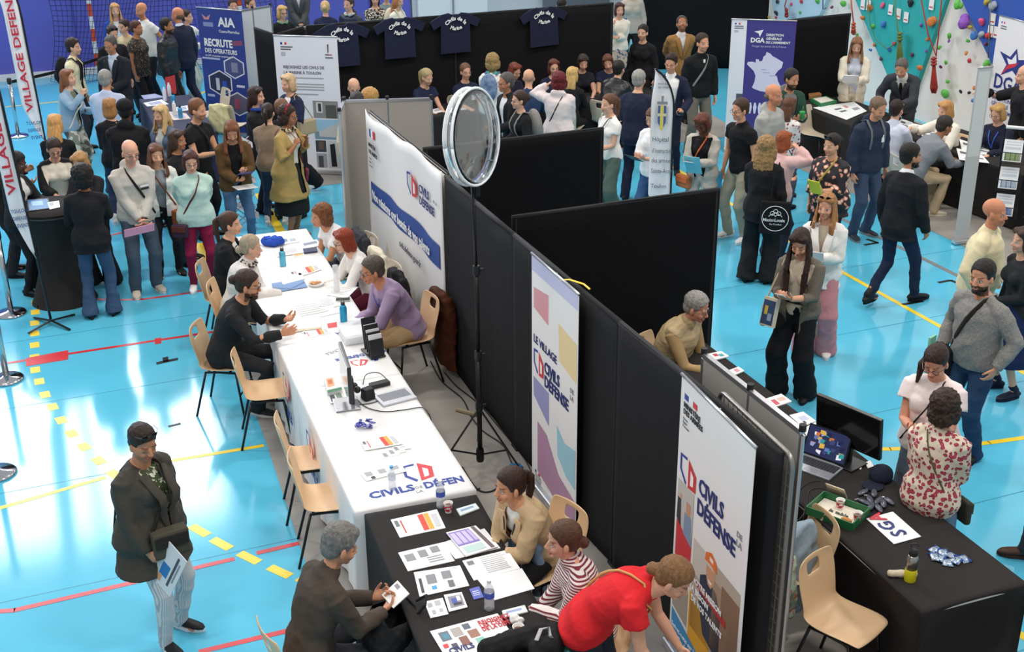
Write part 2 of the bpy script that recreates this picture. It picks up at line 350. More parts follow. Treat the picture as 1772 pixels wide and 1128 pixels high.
        t0 = wr+hd*.022*hh+thumb*.022*hh; t1 = t0+unit(thumb*.8+hd*.7+nr*.25)*.036*hh; t2 = t1+unit(thumb*.35+hd*.9+nr*(.3+.5*curl))*.030*hh; t3 = t2+unit(thumb*.05+hd*.9+nr*(.4+.6*curl))*.024*hh
        limb(b, [t0, t1, t2, t3], [.0145*hh,.0118*hh,.0105*hh,.0085*hh], 8)
    gl = .65+.35*g; lk = 1 if (bottom and len(bottom) > 1 and bottom[1] == 'skirt') else .84
    for side, hj, kn, an in lg:
        limb(b, [hj, hj*.5+kn*.5, kn, kn*.68+an*.32+np.array([0,-.012,0]), an], [.078*s*gl*lk,.066*s*gl*lk,.050*s*gl*lk,.050*s*gl*lk,.034*s])
        limb(b, [an+np.array([0,-.02,-.03])*s, an+np.array([0,.06,-.05])*s, an+np.array([0,.13,-.062])*s], [.026*s,.026*s,(.030*s,.012*s)], 10)
    me = remesh(b, vb, 2)
    n = len(me.vertices); co = np.zeros(n*3); me.vertices.foreach_get('co', co); co = co.reshape(-1,3)
    hl_ = (co-base)@HA/hs; x, y, z = np.abs(hl_[:,0]), hl_[:,1], hl_[:,2]
    sk = np.array(lin(SKIN.get(skin, skin))[:3]); C = np.tile(sk, (n,1))
    def mix(mask, col, k=1.): C[:] = C*(1-mask[:,None]*k)+np.array(lin(col)[:3])*mask[:,None]*k
    fr = (y > .045)&(z > -.01)&(z < .2)
    sm = lambda d: np.clip(1-d, 0, 1)
    dk = '5a2f25' if skin in ('dark','brown') else 'b0584f'
    g_ = lambda d, a_: np.clip((1.35-d)/a_, 0, 1)*fr
    mix(g_(np.sqrt(((x-.036)/.03)**2+((z-.066)/.024)**2), 1.2), 'c8705c' if skin not in ('dark','brown') else '6b4030', .22)
    mix(g_(np.sqrt((x/.023)**2+((z-.0405)/.0095)**2), .5), lips or dk, .8 if fem else .5)
    hcol = HAIRC.get(hc, hc)
    bz = .1235+.004*np.clip(x/.03, 0, 1)
    mix(g_(np.sqrt(((x-.031)/.021)**2+((z-bz)/.0045)**2), .6), hcol if hc not in ('white','blonde','lgrey') else '6b5640', .8)
    ex = np.sqrt(((x-.031)/.0155)**2+((z-.1025)/.0072)**2)
    down = hp > 14
    if down: mix(g_(np.sqrt(((x-.031)/.016)**2+((z-.099)/.0035)**2), .6), '3a241c', .8)
    else:
        mix(g_(ex, .35), '4a3026', .7); mix(g_(ex*1.3, .35), 'e8e2da', 1); mix(g_(np.sqrt(((x-.031)/.0062)**2+((z-.1028)/.0062)**2), .5), '2a1b14', 1)
    if beard:
        d_ = (z < .060-.25*np.clip(.05-y, -.02, .05))&(z > -.03)&(y > -.015)&~((x < .02)&(z > .034)&(z < .047)); d2 = (z > .047)&(z < .060)&(x < .03)&(y > .07)
        mix((d_|d2).astype(float), hcol, .35 if beard == 1 else .8)
    at_ = me.attributes.new('tint', 'FLOAT_COLOR', 'POINT'); at_.data.foreach_set('color', np.concatenate([C, np.ones((n,1))], 1).ravel())
    mobj('body', me, tint_mat(), ro)
    def surf(t, x, front, e): 
        q, A_ = frame(t); wv = np.interp(t, [n[0] for n in nodes], [n[1] for n in nodes])*s+.03; dv = (np.interp(t, [n[0] for n in nodes], [n[2] for n in nodes])+ (0.035 if fem and .5 < t < .8 and front else 0))*s+e
        yy = dv*math.sqrt(max(.0, 1-(x/(wv+.001))**2)) if abs(x) < wv else 0
        return q+A_@np.array([x, (yy if front else -yy)+(belly*.3*s if front else 0), 0])
    # ---- clothing
    def arm_cloth(mb, e, ln, cuff=0):
        for side, sh, el, wr, hd, nr, curl in arms:
            gg = .7+.3*g; full = [sh+np.array([-side*.035,0,.0])*s, sh, sh*.55+el*.45, el, el*.5+wr*.5, wr]
            rr = [.062*s*gg+e*.7, .060*s*gg+e*.7, .050*s*gg+e, .043*s*gg+e, .040*s*gg+e, .031*s+e*.9+cuff]
            if ln == 1: pts = full; r_ = rr
            elif ln == .5: pts = full[:3]; r_ = rr[:2]+[.056*s*gg+e*1.6]
            elif ln == .8: pts = full[:5]; r_ = rr[:5]
            elif ln == 0: continue
            else: pts = full[:4]; r_ = rr[:4]
            limb(mb, pts, r_, 14, cap=(1,0))
    def bust(mb, e):
        if fem:
            for sd in (-1, 1): q, A_ = frame(.66); mb.ell(q+A_@(np.array([sd*.068,.083*g,0])*s), np.array([.068,.052,.066])*s*(.6+.4*g)+e)
    def upper(nm, spec, e, lo, cutf=None):
        col, sl, hem = spec[0], spec[1], spec[2]; o = spec[3] if len(spec) > 3 else {}
        e = o.get('e', e); mb = MB(); torso(mb, e, -hem, o.get('neck', .97), o.get('flare', 0)); bust(mb, e*.6+(.007 if e > .009 else 0)); arm_cloth(mb, e*o.get('se', .8), sl, o.get('cuff', 0))
        if sl > 0 or True:
            for side, sh, el, wr, hd, nr, curl in arms: limb(mb, [frame(.93)[0]+shA@np.array([side*.05*s,-.015*s,-.01]), sh], [.050*s+e*.4, .054*s+e*.6], 10)
        if o.get('collar'): limb(mb, [nb+nA@np.array([0,-.012,-.01])*1, nb+nA@np.array([0,-.006,.035*o['collar']])], [(.082*s,.078*s), (.068*s,.066*s)], 14)
        if o.get('hood'): q, A_ = frame(.97); mb.ell(q+A_@(np.array([0,-.075,.02])*s), np.array([.115,.06,.07])*s, A_)
        if o.get('skirt'):   # coat tails
            pass
        cf = None
        if o.get('open') is not None:
            op = o['open']; t00 = o.get('t0', .35)
            fs = [frame(t) for t in np.linspace(-.6, 1.0, 33)]; tv = np.linspace(-.6, 1.0, 33); QS = np.array([f_[0] for f_ in fs])
            def cf(co):
                i = np.argmin(((co[:,None,:]-QS[None])**2).sum(2), 1); A0 = np.array([f_[1] for f_ in fs])[i]; d = co-QS[i]
                lx = np.einsum('ij,ij->i', d, A0[:,:,0]); ly = np.einsum('ij,ij->i', d, A0[:,:,1]); t = tv[i]
                if op == 'v': wv = np.clip((t-t00)/(.97-t00), 0, 1)*.078*s
                else: wv = (.035+.05*np.clip(t, 0, 1))*s*op+0*t
                if op == 'v' and t00 < .3: wv = wv+.0
                dv = np.interp(t, [n[0] for n in nodes], [n[2]+n[3] for n in nodes])*s+(.05 if fem else 0)+e+.035
                return (ly > .045*s)&(ly < dv)&(np.abs(lx) < wv)
        m_ = remesh(mb, vc, 3, o.get('wr', .010), o.get('ws', .12), cf, o.get('w2', .013))
        jo = mobj(nm, m_, col if not isinstance(col, str) else cloth(col), ro)
        if o.get('lapel') and o.get('open') == 'v':
            for sd in (-1, 1):
                pp, rr = [], []; t00 = o.get('t0', .35); wtop = .078*s
                for t in np.linspace(t00-.01, .95, 8):
                    q = surf(t, sd*(np.clip((t-t00)/(.97-t00), 0, 1)*wtop+.012*s), True, e+.012+(.012 if fem and .5 < t < .8 else 0)); pp.append(q); rr.append(((.010+.030*math.sin(min(1,(t-t00+.02)/(.97-t00)*1.15)*math.pi*.62))*s, .006))
                l_ = MB(); limb(l_, pp, rr, 8, ref=shA[:,0]); l_.build('lapel', col if not isinstance(col, str) else cloth(col), jo, smooth=True)
        elif o.get('lapel') or o.get('edge'):
            pass
    if bottom:
        col = bottom[0]; kind = bottom[1] if len(bottom) > 1 else 'reg'; mb = MB(); m_b = col if not isinstance(col, str) else cloth(col)
        wd = {'slim': (.0,.004,.004), 'reg': (.006,.014,.022), 'wide': (.012,.045,.075), 'flare': (.004,.008,.055)}.get(kind, (.01,.01,.01))
        if kind.startswith('skirt'):
            ln = .70 if kind == 'skirt' else .45
            torso(mb, .012, -.1, .2); q = hip
            if pose == 'sit': limb(mb, [hip, (lg[0][2]+lg[1][2])/2], [(.17*s,.11*s),(.17*s,.08*s)], 16, ref=(1,0,0))
            else: limb(mb, [hip+np.array([0,0,.02]), hip+np.array([0,.02,-.3*s]), hip+np.array([0,.02,-(ln+.1)*s])], [(.185*s*g,.135*s*g),(.22*s*(.5+.5*g),.20*s),(.25*s,.23*s)], 22, ref=(1,0,0), cap=(1,0))
        else:
            torso(mb, .007, -.16, .16)
            for side, hj, kn, an in lg:
                lo = an+np.array([0,-.008,-.052 if kind != 'crop' else .1])*s
                if kind in ('wide','flare'): lo = an+np.array([0,.0,-.055])*s
                limb(mb, [hj+np.array([0,0,.02]), hj*.6+kn*.4, kn, kn*.5+an*.5, lo], [.094*s*gl+wd[0], .082*s*gl+wd[0]*1.2, .060*s*gl+wd[0]+wd[1]*.7, .055*s*gl+wd[1], .043*s+wd[2]], 16, cap=(1,0))
        mobj('skirt' if kind.startswith('skirt') else 'trousers', remesh(mb, vc, 3, .008, .12, None, .014), m_b, ro)
    if shoes:
        for side, hj, kn, an in lg:
            a_ = side*.22; dx = np.array([math.sin(a_), math.cos(a_), 0]); gz = an[2]-.085*s; c0 = np.array([an[0], an[1], gz])
            mb = MB(); sx_ = Rz(-a_)[:,0]
            prof = [(-.075,.026,.030,.055), (-.045,.038,.042,.060), (.0,.040,.045,.062), (.06,.046,.035,.050), (.12,.048,.026,.040), (.165,.038,.020,.030), (.19,.018,.012,.022)]
            limb(mb, [c0+dx*q[0]*s+np.array([0,0,.018+q[2]*.8])*1 for q in prof], [(q[1]*s, q[2]*.8*s) for q in prof], 12, ref=sx_)
            limb(mb, [c0-dx*.012*s+np.array([0,0,.045]), an*.6+c0*.4+np.array([0,-.01,.045]), an+unit(kn-an)*.06], [.042*s,.042*s,.042*s], 12)
            o_ = mb.build('shoe', cloth(shoes, rough=.5, bump=.1), ro, smooth=True)
            mb = MB(); poly = []
            for k in range(20):
                t = 2*math.pi*k/20; yy = math.cos(t); ww = .046 if yy > 0 else .038
                poly.append((c0+dx*(.058+.142*yy)*s+sx_*math.sin(t)*ww*s*(1-.15*yy*yy))[:2])
            mb.prism(poly, gz+.002, gz+.028)
            mb.build('sole', cloth(sole or shoes, bump=0), o_)
    if top:
        if jacket: top = tuple(top[:3])+(dict(top[3] if len(top) > 3 else {}, e=.006, wr=.002, w2=.003, se=1),)
        upper('shirt' if jacket else 'top', top, .014, 0)
    if jacket: upper('jacket', jacket, .030, 0)
    # ---- hair
    if hair != 'bald':
        hb = MB(); he = lambda c, r: hb.ell(X(c), H3(r), HA); disp, ds = .010, .03
        down_ = lambda v: X(v)
        def tail(pts, rr, ref=None):   # first in head space, others as body-space offsets
            p0 = X(pts[0]); HY = Rz(rad(twist)+rad(hy)); limb(hb, [p0]+[p0+HY@(np.array(q)*s) for q in pts[1:]], [r if hasattr(r,'__len__') else (r, r) for r in rr], 12, ref=HY[:,0])
        if hair != 'fringe' and hair != 'hat': he((0,-.018,.152), (.084,.103,.090)); he((0,-.050,.100), (.071,.062,.068))
        if hair == 'fringe': he((0,-.050,.095), (.081,.070,.040))
        if hair in ('mid','messy','curlytop'): he((0,-.020,.165), (.082,.098,.088)); he((0,.035,.195), (.06,.05,.035)); disp = .02
        if hair in ('bob','long','longf'):
            for sd in (-1,1): he((sd*.070,-.012,.085), (.022,.052,.085)); he((sd*.045,.035,.185), (.04,.045,.035))
            he((0,-.060,.075), (.080,.052,.095))
        if hair == 'bob': he((0,-.065,.035), (.085,.050,.060))
        if hair in ('long','longf'):
            ln = hairn or .30
            tail([(0,-.070,.10), (0,-.025,-.12), (0,-.035,-.20), (0,-.030,-.10-ln)], [(.080,.05),(.095,.045),(.095,.035),(.055,.022)])
        if hair == 'longf':
            for sd in (-1,1): tail([(sd*.072,.0,.09), (sd*.012,.03,-.14), (sd*.01,.07,-.24), (sd*.0,.085,-.10-(hairn or .3))], [(.022,.04),(.03,.035),(.035,.028),(.02,.015)])
        if hair == 'pony':
            he((0,-.118,.165), (.026,.026,.026)); tail([(0,-.122,.165), (0,-.035,-.03), (0,-.035,-.13), (0,-.010,-.12-(hairn or .2))], [.020,.030,.030,.012])
        if hair == 'ponys':
            he((0,-.118,.165), (.026,.026,.026)); tail([(0,-.118,.165), (.06,-.02,-.07), (.11,.05,-.17), (.12,.09,-.31)], [.020,.026,.032,.012])
        if hair == 'bun': he((0,-.128,.130), (.042,.036,.040)); he((0,-.11,.13), (.03,.03,.03))
        if hair == 'bunhi': he((0,-.085,.235), (.040,.038,.034))
        if hair == 'lowbun': he((0,-.125,.075), (.038,.034,.036)); he((0,-.10,.09), (.04,.04,.035))
        if hair == 'afro': he((0,-.035,.150), (.112,.118,.105)); he((0,-.06,.08), (.105,.085,.09)); disp, ds = .035, .025
        if hair == 'curly': he((0,-.035,.155), (.098,.108,.098)); he((0,-.065,.07), (.095,.07,.09)); [he((sd*.08,-.02,.08), (.03,.05,.07)) for sd in (-1,1)]; disp, ds = .035, .022
        if hair == 'curlylong': he((0,-.035,.150), (.100,.110,.098)); [he((sd*.085,-.03,.05), (.035,.055,.10)) for sd in (-1,1)]; tail([(0,-.070,.10), (0,-.02,-.12), (0,-.03,-.22), (0,-.03,-.36)], [(.09,.06),(.12,.06),(.12,.05),(.07,.03)]); disp, ds = .04, .025
        if beard == 2: 
            he((0,.050,.012), (.040,.038,.024)); [he((sd*.048,.020,.040), (.012,.035,.034)) for sd in (-1,1)]
        hm = mat(hcol, rough=.5, bump=1.0, bscale=45, stretch=(3.5,3.5,.4), spec=.35, pat='cloud', c2='%02x%02x%02x' % tuple(min(255, int(int(hcol[i:i+2],16)*1.18+5)) for i in (0,2,4)), ps=16)
        curlyk = hair in ('afro','curly','curlylong','curlytop','messy')
        def hcut(co):
            q = (co-base)@HA/hs; x_, y_, z_ = np.abs(q[:,0]), q[:,1], q[:,2]; top_ = .187-.028*(x_/.06)**2+(-.008 if curlyk or fem else 0)
            if hair == 'fringe': return (z_ > .150)&(np.ones(len(z_), bool))&(y_ > -.5)&(z_ > .155)
            bf = (y_ > -.02)&(z_ < .062)&(x_ < .05) if beard == 2 else np.zeros(len(z_), bool)
            return (y_ > .028+.03*np.clip((.10-z_)/.1, -1, 0))&(x_ < .064)&(z_ < top_)&(z_ > -.10)&~bf
        if curlyk: disp *= .8
        else: disp = .007; ds = .02
        mh = remesh(hb, vh, 2, disp, ds, hcut) if hair not in ('cap','hat') else None
        if mh is not None: mobj('hair', mh, hm, ro)
        if hair in ('cap','hat'):
            mobj('hair', remesh(hb, vh, 2, 0), hm, ro) if hair == 'cap' else None
            cb = MB(); cb.ell(X((0,-.020,.168)), H3((.092,.108,.083)), HA); limb(cb, [X((0,.06,.165)), X((0,.14,.150))], [(.07*hs,.012*hs),(.055*hs,.008*hs)], 12, ref=HA[:,0])
            mobj('cap', remesh(cb, vh, 2, 0), cloth(shade or '16161a'), ro)
    if glasses:
        gb = MB(); gc = mat('1a1512' if glasses != 2 else '111114', rough=.3)
        zc = .103 if glasses != 2 else .208; yc = .093 if glasses != 2 else .068; 
        for sd in (-1,1):
            pts = [X((sd*.033+.022*math.cos(t), yc-.006*abs(math.cos(t)), zc+.017*math.sin(t))) for t in np.linspace(0, 2*math.pi, 13)]
            gb.tube(pts, .0022, 5); gb.tube([X((sd*.054,yc-.004,zc+.006)), X((sd*.078,.03,zc+.004)), X((sd*.080,-.02,zc))], .002, 4)
        gb.tube([X((-.012,yc,zc+.004)), X((.012,yc,zc+.004))], .002, 4); go = gb.build('glasses', gc, ro)
        lb = MB()
        if glasses == 2:
            for sd in (-1,1): lb.ell(X((sd*.033,yc-.002,zc)), H3((.021,.003,.016)), HA, 10, 6)
            lb.build('lens', mat('0c0c10', rough=.08), go)
    # ---- things worn: straps, bags, backpacks, lanyards, ties
    p.root = ro; p.A = A; p.pos = root
    p.hand = {}
    for side, sh, el, wr, hd, nr, curl in arms: p.hand['L' if side < 0 else 'R'] = (wr+hd*.07*s, hd, nr)
    for ex in (extras or []):
        k = ex[0]
        if k == 'strap':      # ('strap', col, side(+1 bag on right hip), bagcol, (w,d,h), width)
            _, col, sd, bc, bs = ex[:5]; wdt = ex[5] if len(ex) > 5 else .012; ee = .050 if jacket else .036
            pf = [surf(t, (sd*.20*(1-t/.97)-sd*.075*(t/.97))*s, True, ee) for t in np.linspace(.02,.97,9)]; pb = [surf(t, (sd*.20*(1-t/.97)-sd*.075*(t/.97))*s, False, ee) for t in np.linspace(.97,.02,9)]
            loop = pf+[pf[-1]+np.array([0,-.03,.022])]+pb
            mb = MB(); limb(mb, loop, [(wdt*.9, .005)]*len(loop), 6, ref=(0,0,1)); bo = mb.build('bag', cloth(col), ro, smooth=True); bo.name = 'bag_strap' if not bc else 'bag'
            if bc:
                q = pf[0]+np.array([sd*.02+(ex[6] if len(ex) > 6 else 0), .05+(.03 if len(ex) > 6 else 0), -.10+(.10 if len(ex) > 6 else 0)]); mb = MB(); mb.box(q+np.array([0,.0,0]), bs, rz=-sd*.5); mb.build('bag_body', cloth(bc) if isinstance(bc, str) else bc, bo, bevel=.02)
                mb = MB(); mb.box(q+Rz(-sd*.5)@np.array([0,bs[1]*.5+.004,bs[2]*.18]), (bs[0]*.9,.012,bs[2]*.45), rz=-sd*.5); mb.build('flap', cloth(col), bo, bevel=.005)
        elif k == 'tote':     # shoulder bag hanging at the side: ('tote', col, side, (w,d,h), drop)
            _, col, sd, bs, drop = ex[:5]; q, A_ = frame(.92); s0 = q+A_@np.array([sd*.13*s,0,.05*s]); c_ = np.array([sd*(.21*s*(.6+.4*g)+.05), ex[5] if len(ex) > 5 else 0, s0[2]-drop])
            mb = MB(); mb.box(c_, bs, taper=.93); bo = mb.build('shoulder_bag', cloth(col), ro, bevel=.02)
            mb = MB(); [mb.tube([c_+np.array([0,y_*bs[1]*.8,bs[2]*.5]), s0+np.array([0,y_*.06,0]), s0+np.array([0,0,.02])], .008, 6) for y_ in (-.5,.5)]; mb.build('strap', cloth(ex[6] if len(ex) > 6 else col), bo)
        elif k == 'pack':     # backpack
            col = ex[1]; q, A_ = frame(.62); bk = MB(); bk.ell(q+A_@(np.array([0,-.19,0])*s), np.array([.15,.10,.23])*s, A_, 16, 10); bk.ell(q+A_@(np.array([0,-.24,-.08])*s), np.array([.11,.07,.10])*s, A_)
            bo = mobj('backpack', remesh(bk, vc, 3, .008, .06), cloth(col) if isinstance(col, str) else col, ro)
            for sd in (-1,1):
                mb = MB(); pp = [surf(t, sd*.095*s, True, .050 if jacket else .038) for t in (.45,.6,.75,.88)]; q2, A2 = frame(.97); pp += [q2+A2@np.array([sd*.10*s,-.0,.045*s]), q2+A2@np.array([sd*.09*s,-.10*s,.0])]
                limb(mb, pp, [(.018,.006)]*len(pp), 6, ref=(1,0,0)); mb.build('strap', cloth(ex[2] if len(ex) > 2 else col), bo, smooth=True)
        elif k == 'lanyard':
            mb = MB(); ee = .034; 
            for sd in (-1,1): pp = [surf(t, sd*(.002+.07*np.clip((t-.45)/.5,0,1))*s, True, ee) for t in (.45,.6,.75,.9)]; limb(mb, pp, [(.007,.003)]*4, 6, ref=(1,0,0))
            lo_ = mb.build('lanyard', mat(ex[1], rough=.6), ro)
        elif k == 'tie':
            mb = MB(); pp = [surf(t, 0, True, .022) for t in (.2,.45,.7,.9,.96)]; limb(mb, pp, [(.03,.006),(.036,.006),(.03,.006),(.02,.008),(.02,.012)], 8, ref=(1,0,0)); mb.build('tie', cloth(ex[1]), ro, smooth=True)
        elif k == 'scarf':
            mb = MB(); nn_ = [nb+nA@(np.array([.085*math.cos(t), .075*math.sin(t)+.005, .012*math.sin(3*t)])*s) for t in np.linspace(0, 2*math.pi, 17)]
            limb(mb, nn_, [.032*s]*17, 10); 
            if len(ex) > 2: pp = [surf(t, .03*s, True, .045) for t in (.9,.75,.6,.45)]; limb(mb, pp, [(.05,.018)]*4, 10, ref=(1,0,0))
            mobj('scarf', remesh(mb, vc, 2, .02, .04), cloth(ex[1]) if isinstance(ex[1], str) else ex[1], ro)
        elif k == 'band':     # hair band / tie
            mb = MB(); pts = [X((.084*math.cos(t), -.02+.01*math.sin(t), .155+.090*math.sin(t))) for t in np.linspace(-.1, math.pi+.1, 12)]; limb(mb, pts, [(.016,.008)]*12, 8, ref=HA[:,1]); mb.build('headband', cloth(ex[1]), ro, smooth=True)
        elif k == 'belt':
            mb = MB(); q, A_ = frame(.22); rr = np.interp(.22, [n[0] for n in nodes], [n[1] for n in nodes])*s+.02, (np.interp(.22, [n[0] for n in nodes], [n[2] for n in nodes])+belly*.4)*s+.02
            pts = [q+A_@np.array([rr[0]*math.cos(t), rr[1]*math.sin(t), 0]) for t in np.linspace(0, 2*math.pi, 25)]; limb(mb, pts, [(.016,.004)]*25, 6, ref=(0,0,1)); mb.build('belt', cloth(ex[1]), ro, smooth=True)
        elif k == 'patch':    # small flat emblem on the chest or sleeve: ('patch', col, x, t, (w,h))
            mb = MB(); c_ = surf(ex[3], ex[2]*s, True, .03); n_ = Rz(-ex[2]*3)@np.array([0,1,0]); mb.box(c_+n_*.004, (ex[4][0],.004,ex[4][1]), rz=-ex[2]*3); mb.build('emblem', mat(ex[1]), ro)
        elif k == 'watch':
            mb = MB(); side, sh, el, wr = arms[1 if ex[1] == 'R' else 0][:4]; d = unit(wr-el); c_ = wr-d*.01
            limb(mb, [c_-d*.012, c_+d*.012], [.036*s,.036*s], 12); mb.build('watch', mat(ex[2], rough=.4), ro, smooth=True)
    return p
def world(p, v): return p.A@np.array(v, float)+p.pos
# ---------------------------------------------------------------- the hall
def struct(name, mb, m, parent=None, **k):
    o = mb.build(name, m, parent, **k)
    if parent is None: o['kind'] = 'structure'
    return o
BLUE = '55b7d6'
fm = mat(BLUE, rough=.11, pat='cloud', c2='5bbdda', ps=.6, spec=.5)
nt = fm.node_tree; n_ = nt.nodes.new('ShaderNodeTexNoise'); n_.inputs['Scale'].default_value = 90; b_ = nt.nodes.new('ShaderNodeBump'); b_.inputs['Strength'].default_value = .05; b_.inputs['Distance'].default_value = .004
nt.links.new(n_.outputs[0], b_.inputs['Height']); nt.links.new(b_.outputs[0], nt.nodes['Principled BSDF'].inputs['Normal'])
mb = MB(); mb.box((5, 12, -.05), (34, 34, .1)); floor = struct('floor', mb, fm)
def flat(name, poly, m, z=.002, parent=floor, th=.002):
    mb = MB(); mb.prism([q[:2] for q in poly], z-th, z); return mb.build(name, m, parent)
def line(name, pts, wd, m, z=.002, parent=floor):
    mb = MB(); pts = [np.array(p[:2], float) for p in pts]
    for a, b in zip(pts[:-1], pts[1:]):
        d = (b-a)/np.linalg.norm(b-a); q = np.array([-d[1], d[0]])*wd/2; e = d*.004; mb.prism([a-q-e, b-q+e, b+q+e, a+q-e], z-.001, z)
    return mb.build(name, m, parent)
YEL = mat('f2cf2a', rough=.35); RED = mat('cc2f33', rough=.35); BLK = mat('101014', rough=.5)
for k in range(9):
    y = 8.39-1.61*2+1.61*k; line('floor_seam', [(-12, y-.05), (20, y)], .008, mat('2b8aa8', rough=.4), z=.0012)
GREY = mat('9c9791', rough=.5, pat='cloud', c2='918b84', ps=2.5)
flat('floor_covering', [(1.42,-3),(5.62,-3),(5.62,13.4),(1.78,13.4),(1.62,9.9),(1.42,6.5)], GREY, .004)
flat('floor_covering', [(3.3,17.3),(11.0,17.3),(11.3,19.4),(3.3,19.4)], GREY, .004)
flat('floor_covering', [(10.62,6.8),(14.1,6.8),(14.1,17.1),(10.75,17.1)], GREY, .004)
line('floor_channel', [(9.93,13.3),(9.98,3)], .07, mat('77797d', rough=.5))
for px, py in [(62,523),(61,540),(60,559),(60,577),(60,597),(60,618),(61,640),(68,660),(78,683),(91,704),(106,727),(124,750),(146,773),(171,797),(197,820),(345,918),(383,941),(431,965),(484,989),(535,1008)]:
    c = at(px, py); th = {True: math.radians(-66), False: math.radians(-90)}[py > 900]
    # direction of the dashed arc from its neighbours
    if py < 650: ang = math.pi/2
    elif py < 830: ang = math.pi/2+(py-650)/180*.42
    else: ang = math.pi/2+.48+(py-918)/90*.12
    d = np.array([math.cos(ang), math.sin(ang)])*(.072 if py < 900 else .105); q = np.array([-d[1], d[0]]); q *= (.046 if py < 900 else .04)/np.linalg.norm(q)
    flat('court_line', [c[:2]-d-q, c[:2]-d+q, c[:2]+d+q, c[:2]+d-q][::-1], YEL)
line('court_line', [(-3,12.68),(1.70,12.63)], .05, RED)
flat('court_line', [at(45,620)[:2], at(118,606)[:2], at(118,622)[:2], at(45,634)[:2]][::-1], RED, .0025)
flat('court_line', [at(268,586)[:2], at(279,584)[:2], at(279,594)[:2], at(268,596)[:2]][::-1], RED, .0025)
line('court_line', [at(150,517), at(200,519), at(245,518), at(300,511), at(362,501)], .045, RED)
line('court_line', [at(-20,1059), at(25,1056), at(405,967)], .05, RED); line('court_line', [at(445,957), at(517,940)], .05, RED); line('court_line', [at(345,1128), at(533,1083)], .05, RED)
line('court_line', [at(185,409), at(222,400)], .045, RED); line('court_line', [at(187,361), at(200,358)], .04, RED)
line('court_line', [at(-10,882), at(182,826)], .05, YEL); line('court_line', [at(298,797), at(456,771)], .05, YEL)
line('court_line', [at(343,421), at(361,462)], .10, YEL); line('court_line', [at(448,335), at(490,408)], .12, YEL)
line('court_line', [at(10,185), at(100,176)], .05, YEL); line('court_line', [at(340,166), at(372,150)], .05, YEL)
flat('court_mark', [at(270,627)[:2], at(308,619)[:2], at(308,623)[:2], at(271,631)[:2]][::-1], BLK); flat('court_mark', [at(281,619)[:2], at(291,617)[:2], at(292,625)[:2], at(282,627)[:2]][::-1], BLK)
line('court_mark', [at(292,738), at(312,733)], .035, BLK)
line('court_line', [(8.77,-2),(8.78,12.2),(9.22,18.5)], .06, YEL)
line('court_line', [at(1480,777), at(1541,777)], .06, YEL); line('court_line', [at(1541,777), at(1640,773), at(1712,766), at(1790,755)], .06, YEL); line('court_line', [(5.82,5.6),(5.85,1)], .06, YEL)
for pts in ([(1496,424),(1519,420),(1500,414)], [(1624,489),(1645,485),(1669,495)], [(1562,527),(1597,521)]): line('court_mark', [at(*q) for q in pts], .05, BLK)
# walls
WB = mat('6065c6', rough=.7, bump=.15, bscale=4, pat='cloud', c2='575bb8', ps=.5)
mb = MB(); mb.box((-1.95, 26.7, 3.05), (20.5, .2, 6.1)); wall = struct('wall_back', mb, WB)
for x in (-4.5,-2.6,-.55,1.4,3.4,5.4,7.4): mb = MB(); mb.box((x, 26.595, 3), (.03, .02, 6)); mb.build('wall_joint', mat('474ba0', rough=.8), wall)
mb = MB(); mb.box((11.3, 26.7, 3.05), (5.9, .2, 6.1)); struct('wall_back_pale', mb, mat('c9cad0', rough=.6))
mb = MB(); mb.box((9.25, 26.55, 1.2), (1.6, .08, 2.4)); d1 = struct('door_1', mb, mat('e6e6ea', rough=.4)); mb = MB(); mb.box((9.25,26.49,1.2),(.03,.03,2.4)); mb.build('door_gap', mat('8c8d94'), d1)
mb = MB(); mb.box((12.2, 26.5, 1.1), (1.6, .12, 2.2)); mb.build('door_2', mat('6a6c74', rough=.4))['kind'] = 'structure'
mb = MB(); mb.box((-1.5, 26.56, .06), (18, .1, .12)); struct('baseboard_back', mb, mat('e4e4e6', rough=.5))
# high glazing of the back wall, bright daylight behind it
mb = MB(); mb.box((-2.6, 26.72, 8.45), (12.2, .04, 4.5)); wn = struct('window_1', mb, mat('eef5ff', emit=12, rough=.5))
for x in (-8.5,-5.6,-2.6,.4,3.4): mb = MB(); mb.box((x, 26.6, 8.9), (.22, .16, 5.6)); mb.build('mullion', mat('8d9298', rough=.5), wn)
# climbing wall on the right
XC = 14.15
CW = {'pale': mat('e6e2da', rough=.75, bump=.2, bscale=6), 'teal': mat('2aa9a6', rough=.7, bump=.2, bscale=6), 'sky': mat('b6d3e2', rough=.75), 'blue': mat('2d55ab', rough=.7, bump=.2, bscale=6)}
mb = MB(); mb.box((XC+.2, 17, 4.5), (.3, 22, 9)); cw = struct('wall_right', mb, CW['pale'])
def wallpoly(name, pts, m, off):
    q = [at_x(px, py, XC)+np.array([-off,0,0]) for px, py in pts]; n = len(q); b2 = MB()
    v = q+[p_+np.array([off+.06,0,0]) for p_ in q]; b2.add(v, [tuple(range(n)), tuple(range(2*n-1,n-1,-1))]+[(i, n+i, n+(i+1)%n, (i+1)%n) for i in range(n)])
    return b2.build(name, m, cw)
wallpoly('climbing_panel', [(1300,-60),(1332,-60),(1345,36),(1300,45)], CW['pale'], .02)
wallpoly('climbing_panel', [(1322,-90),(1475,-90),(1421,26),(1345,36)], CW['sky'], .04)
wallpoly('climbing_panel', [(1458,-60),(1676,-110),(1640,0),(1569,201)], CW['teal'], .04)
wallpoly('climbing_panel', [(1630,-80),(1850,-80),(1850,220),(1760,200),(1718,107)], CW['blue'], .04)
wallpoly('climbing_panel', [(1487,177),(1772,290),(1772,300),(1484,187)], mat('6fc3dd', rough=.6), .05)
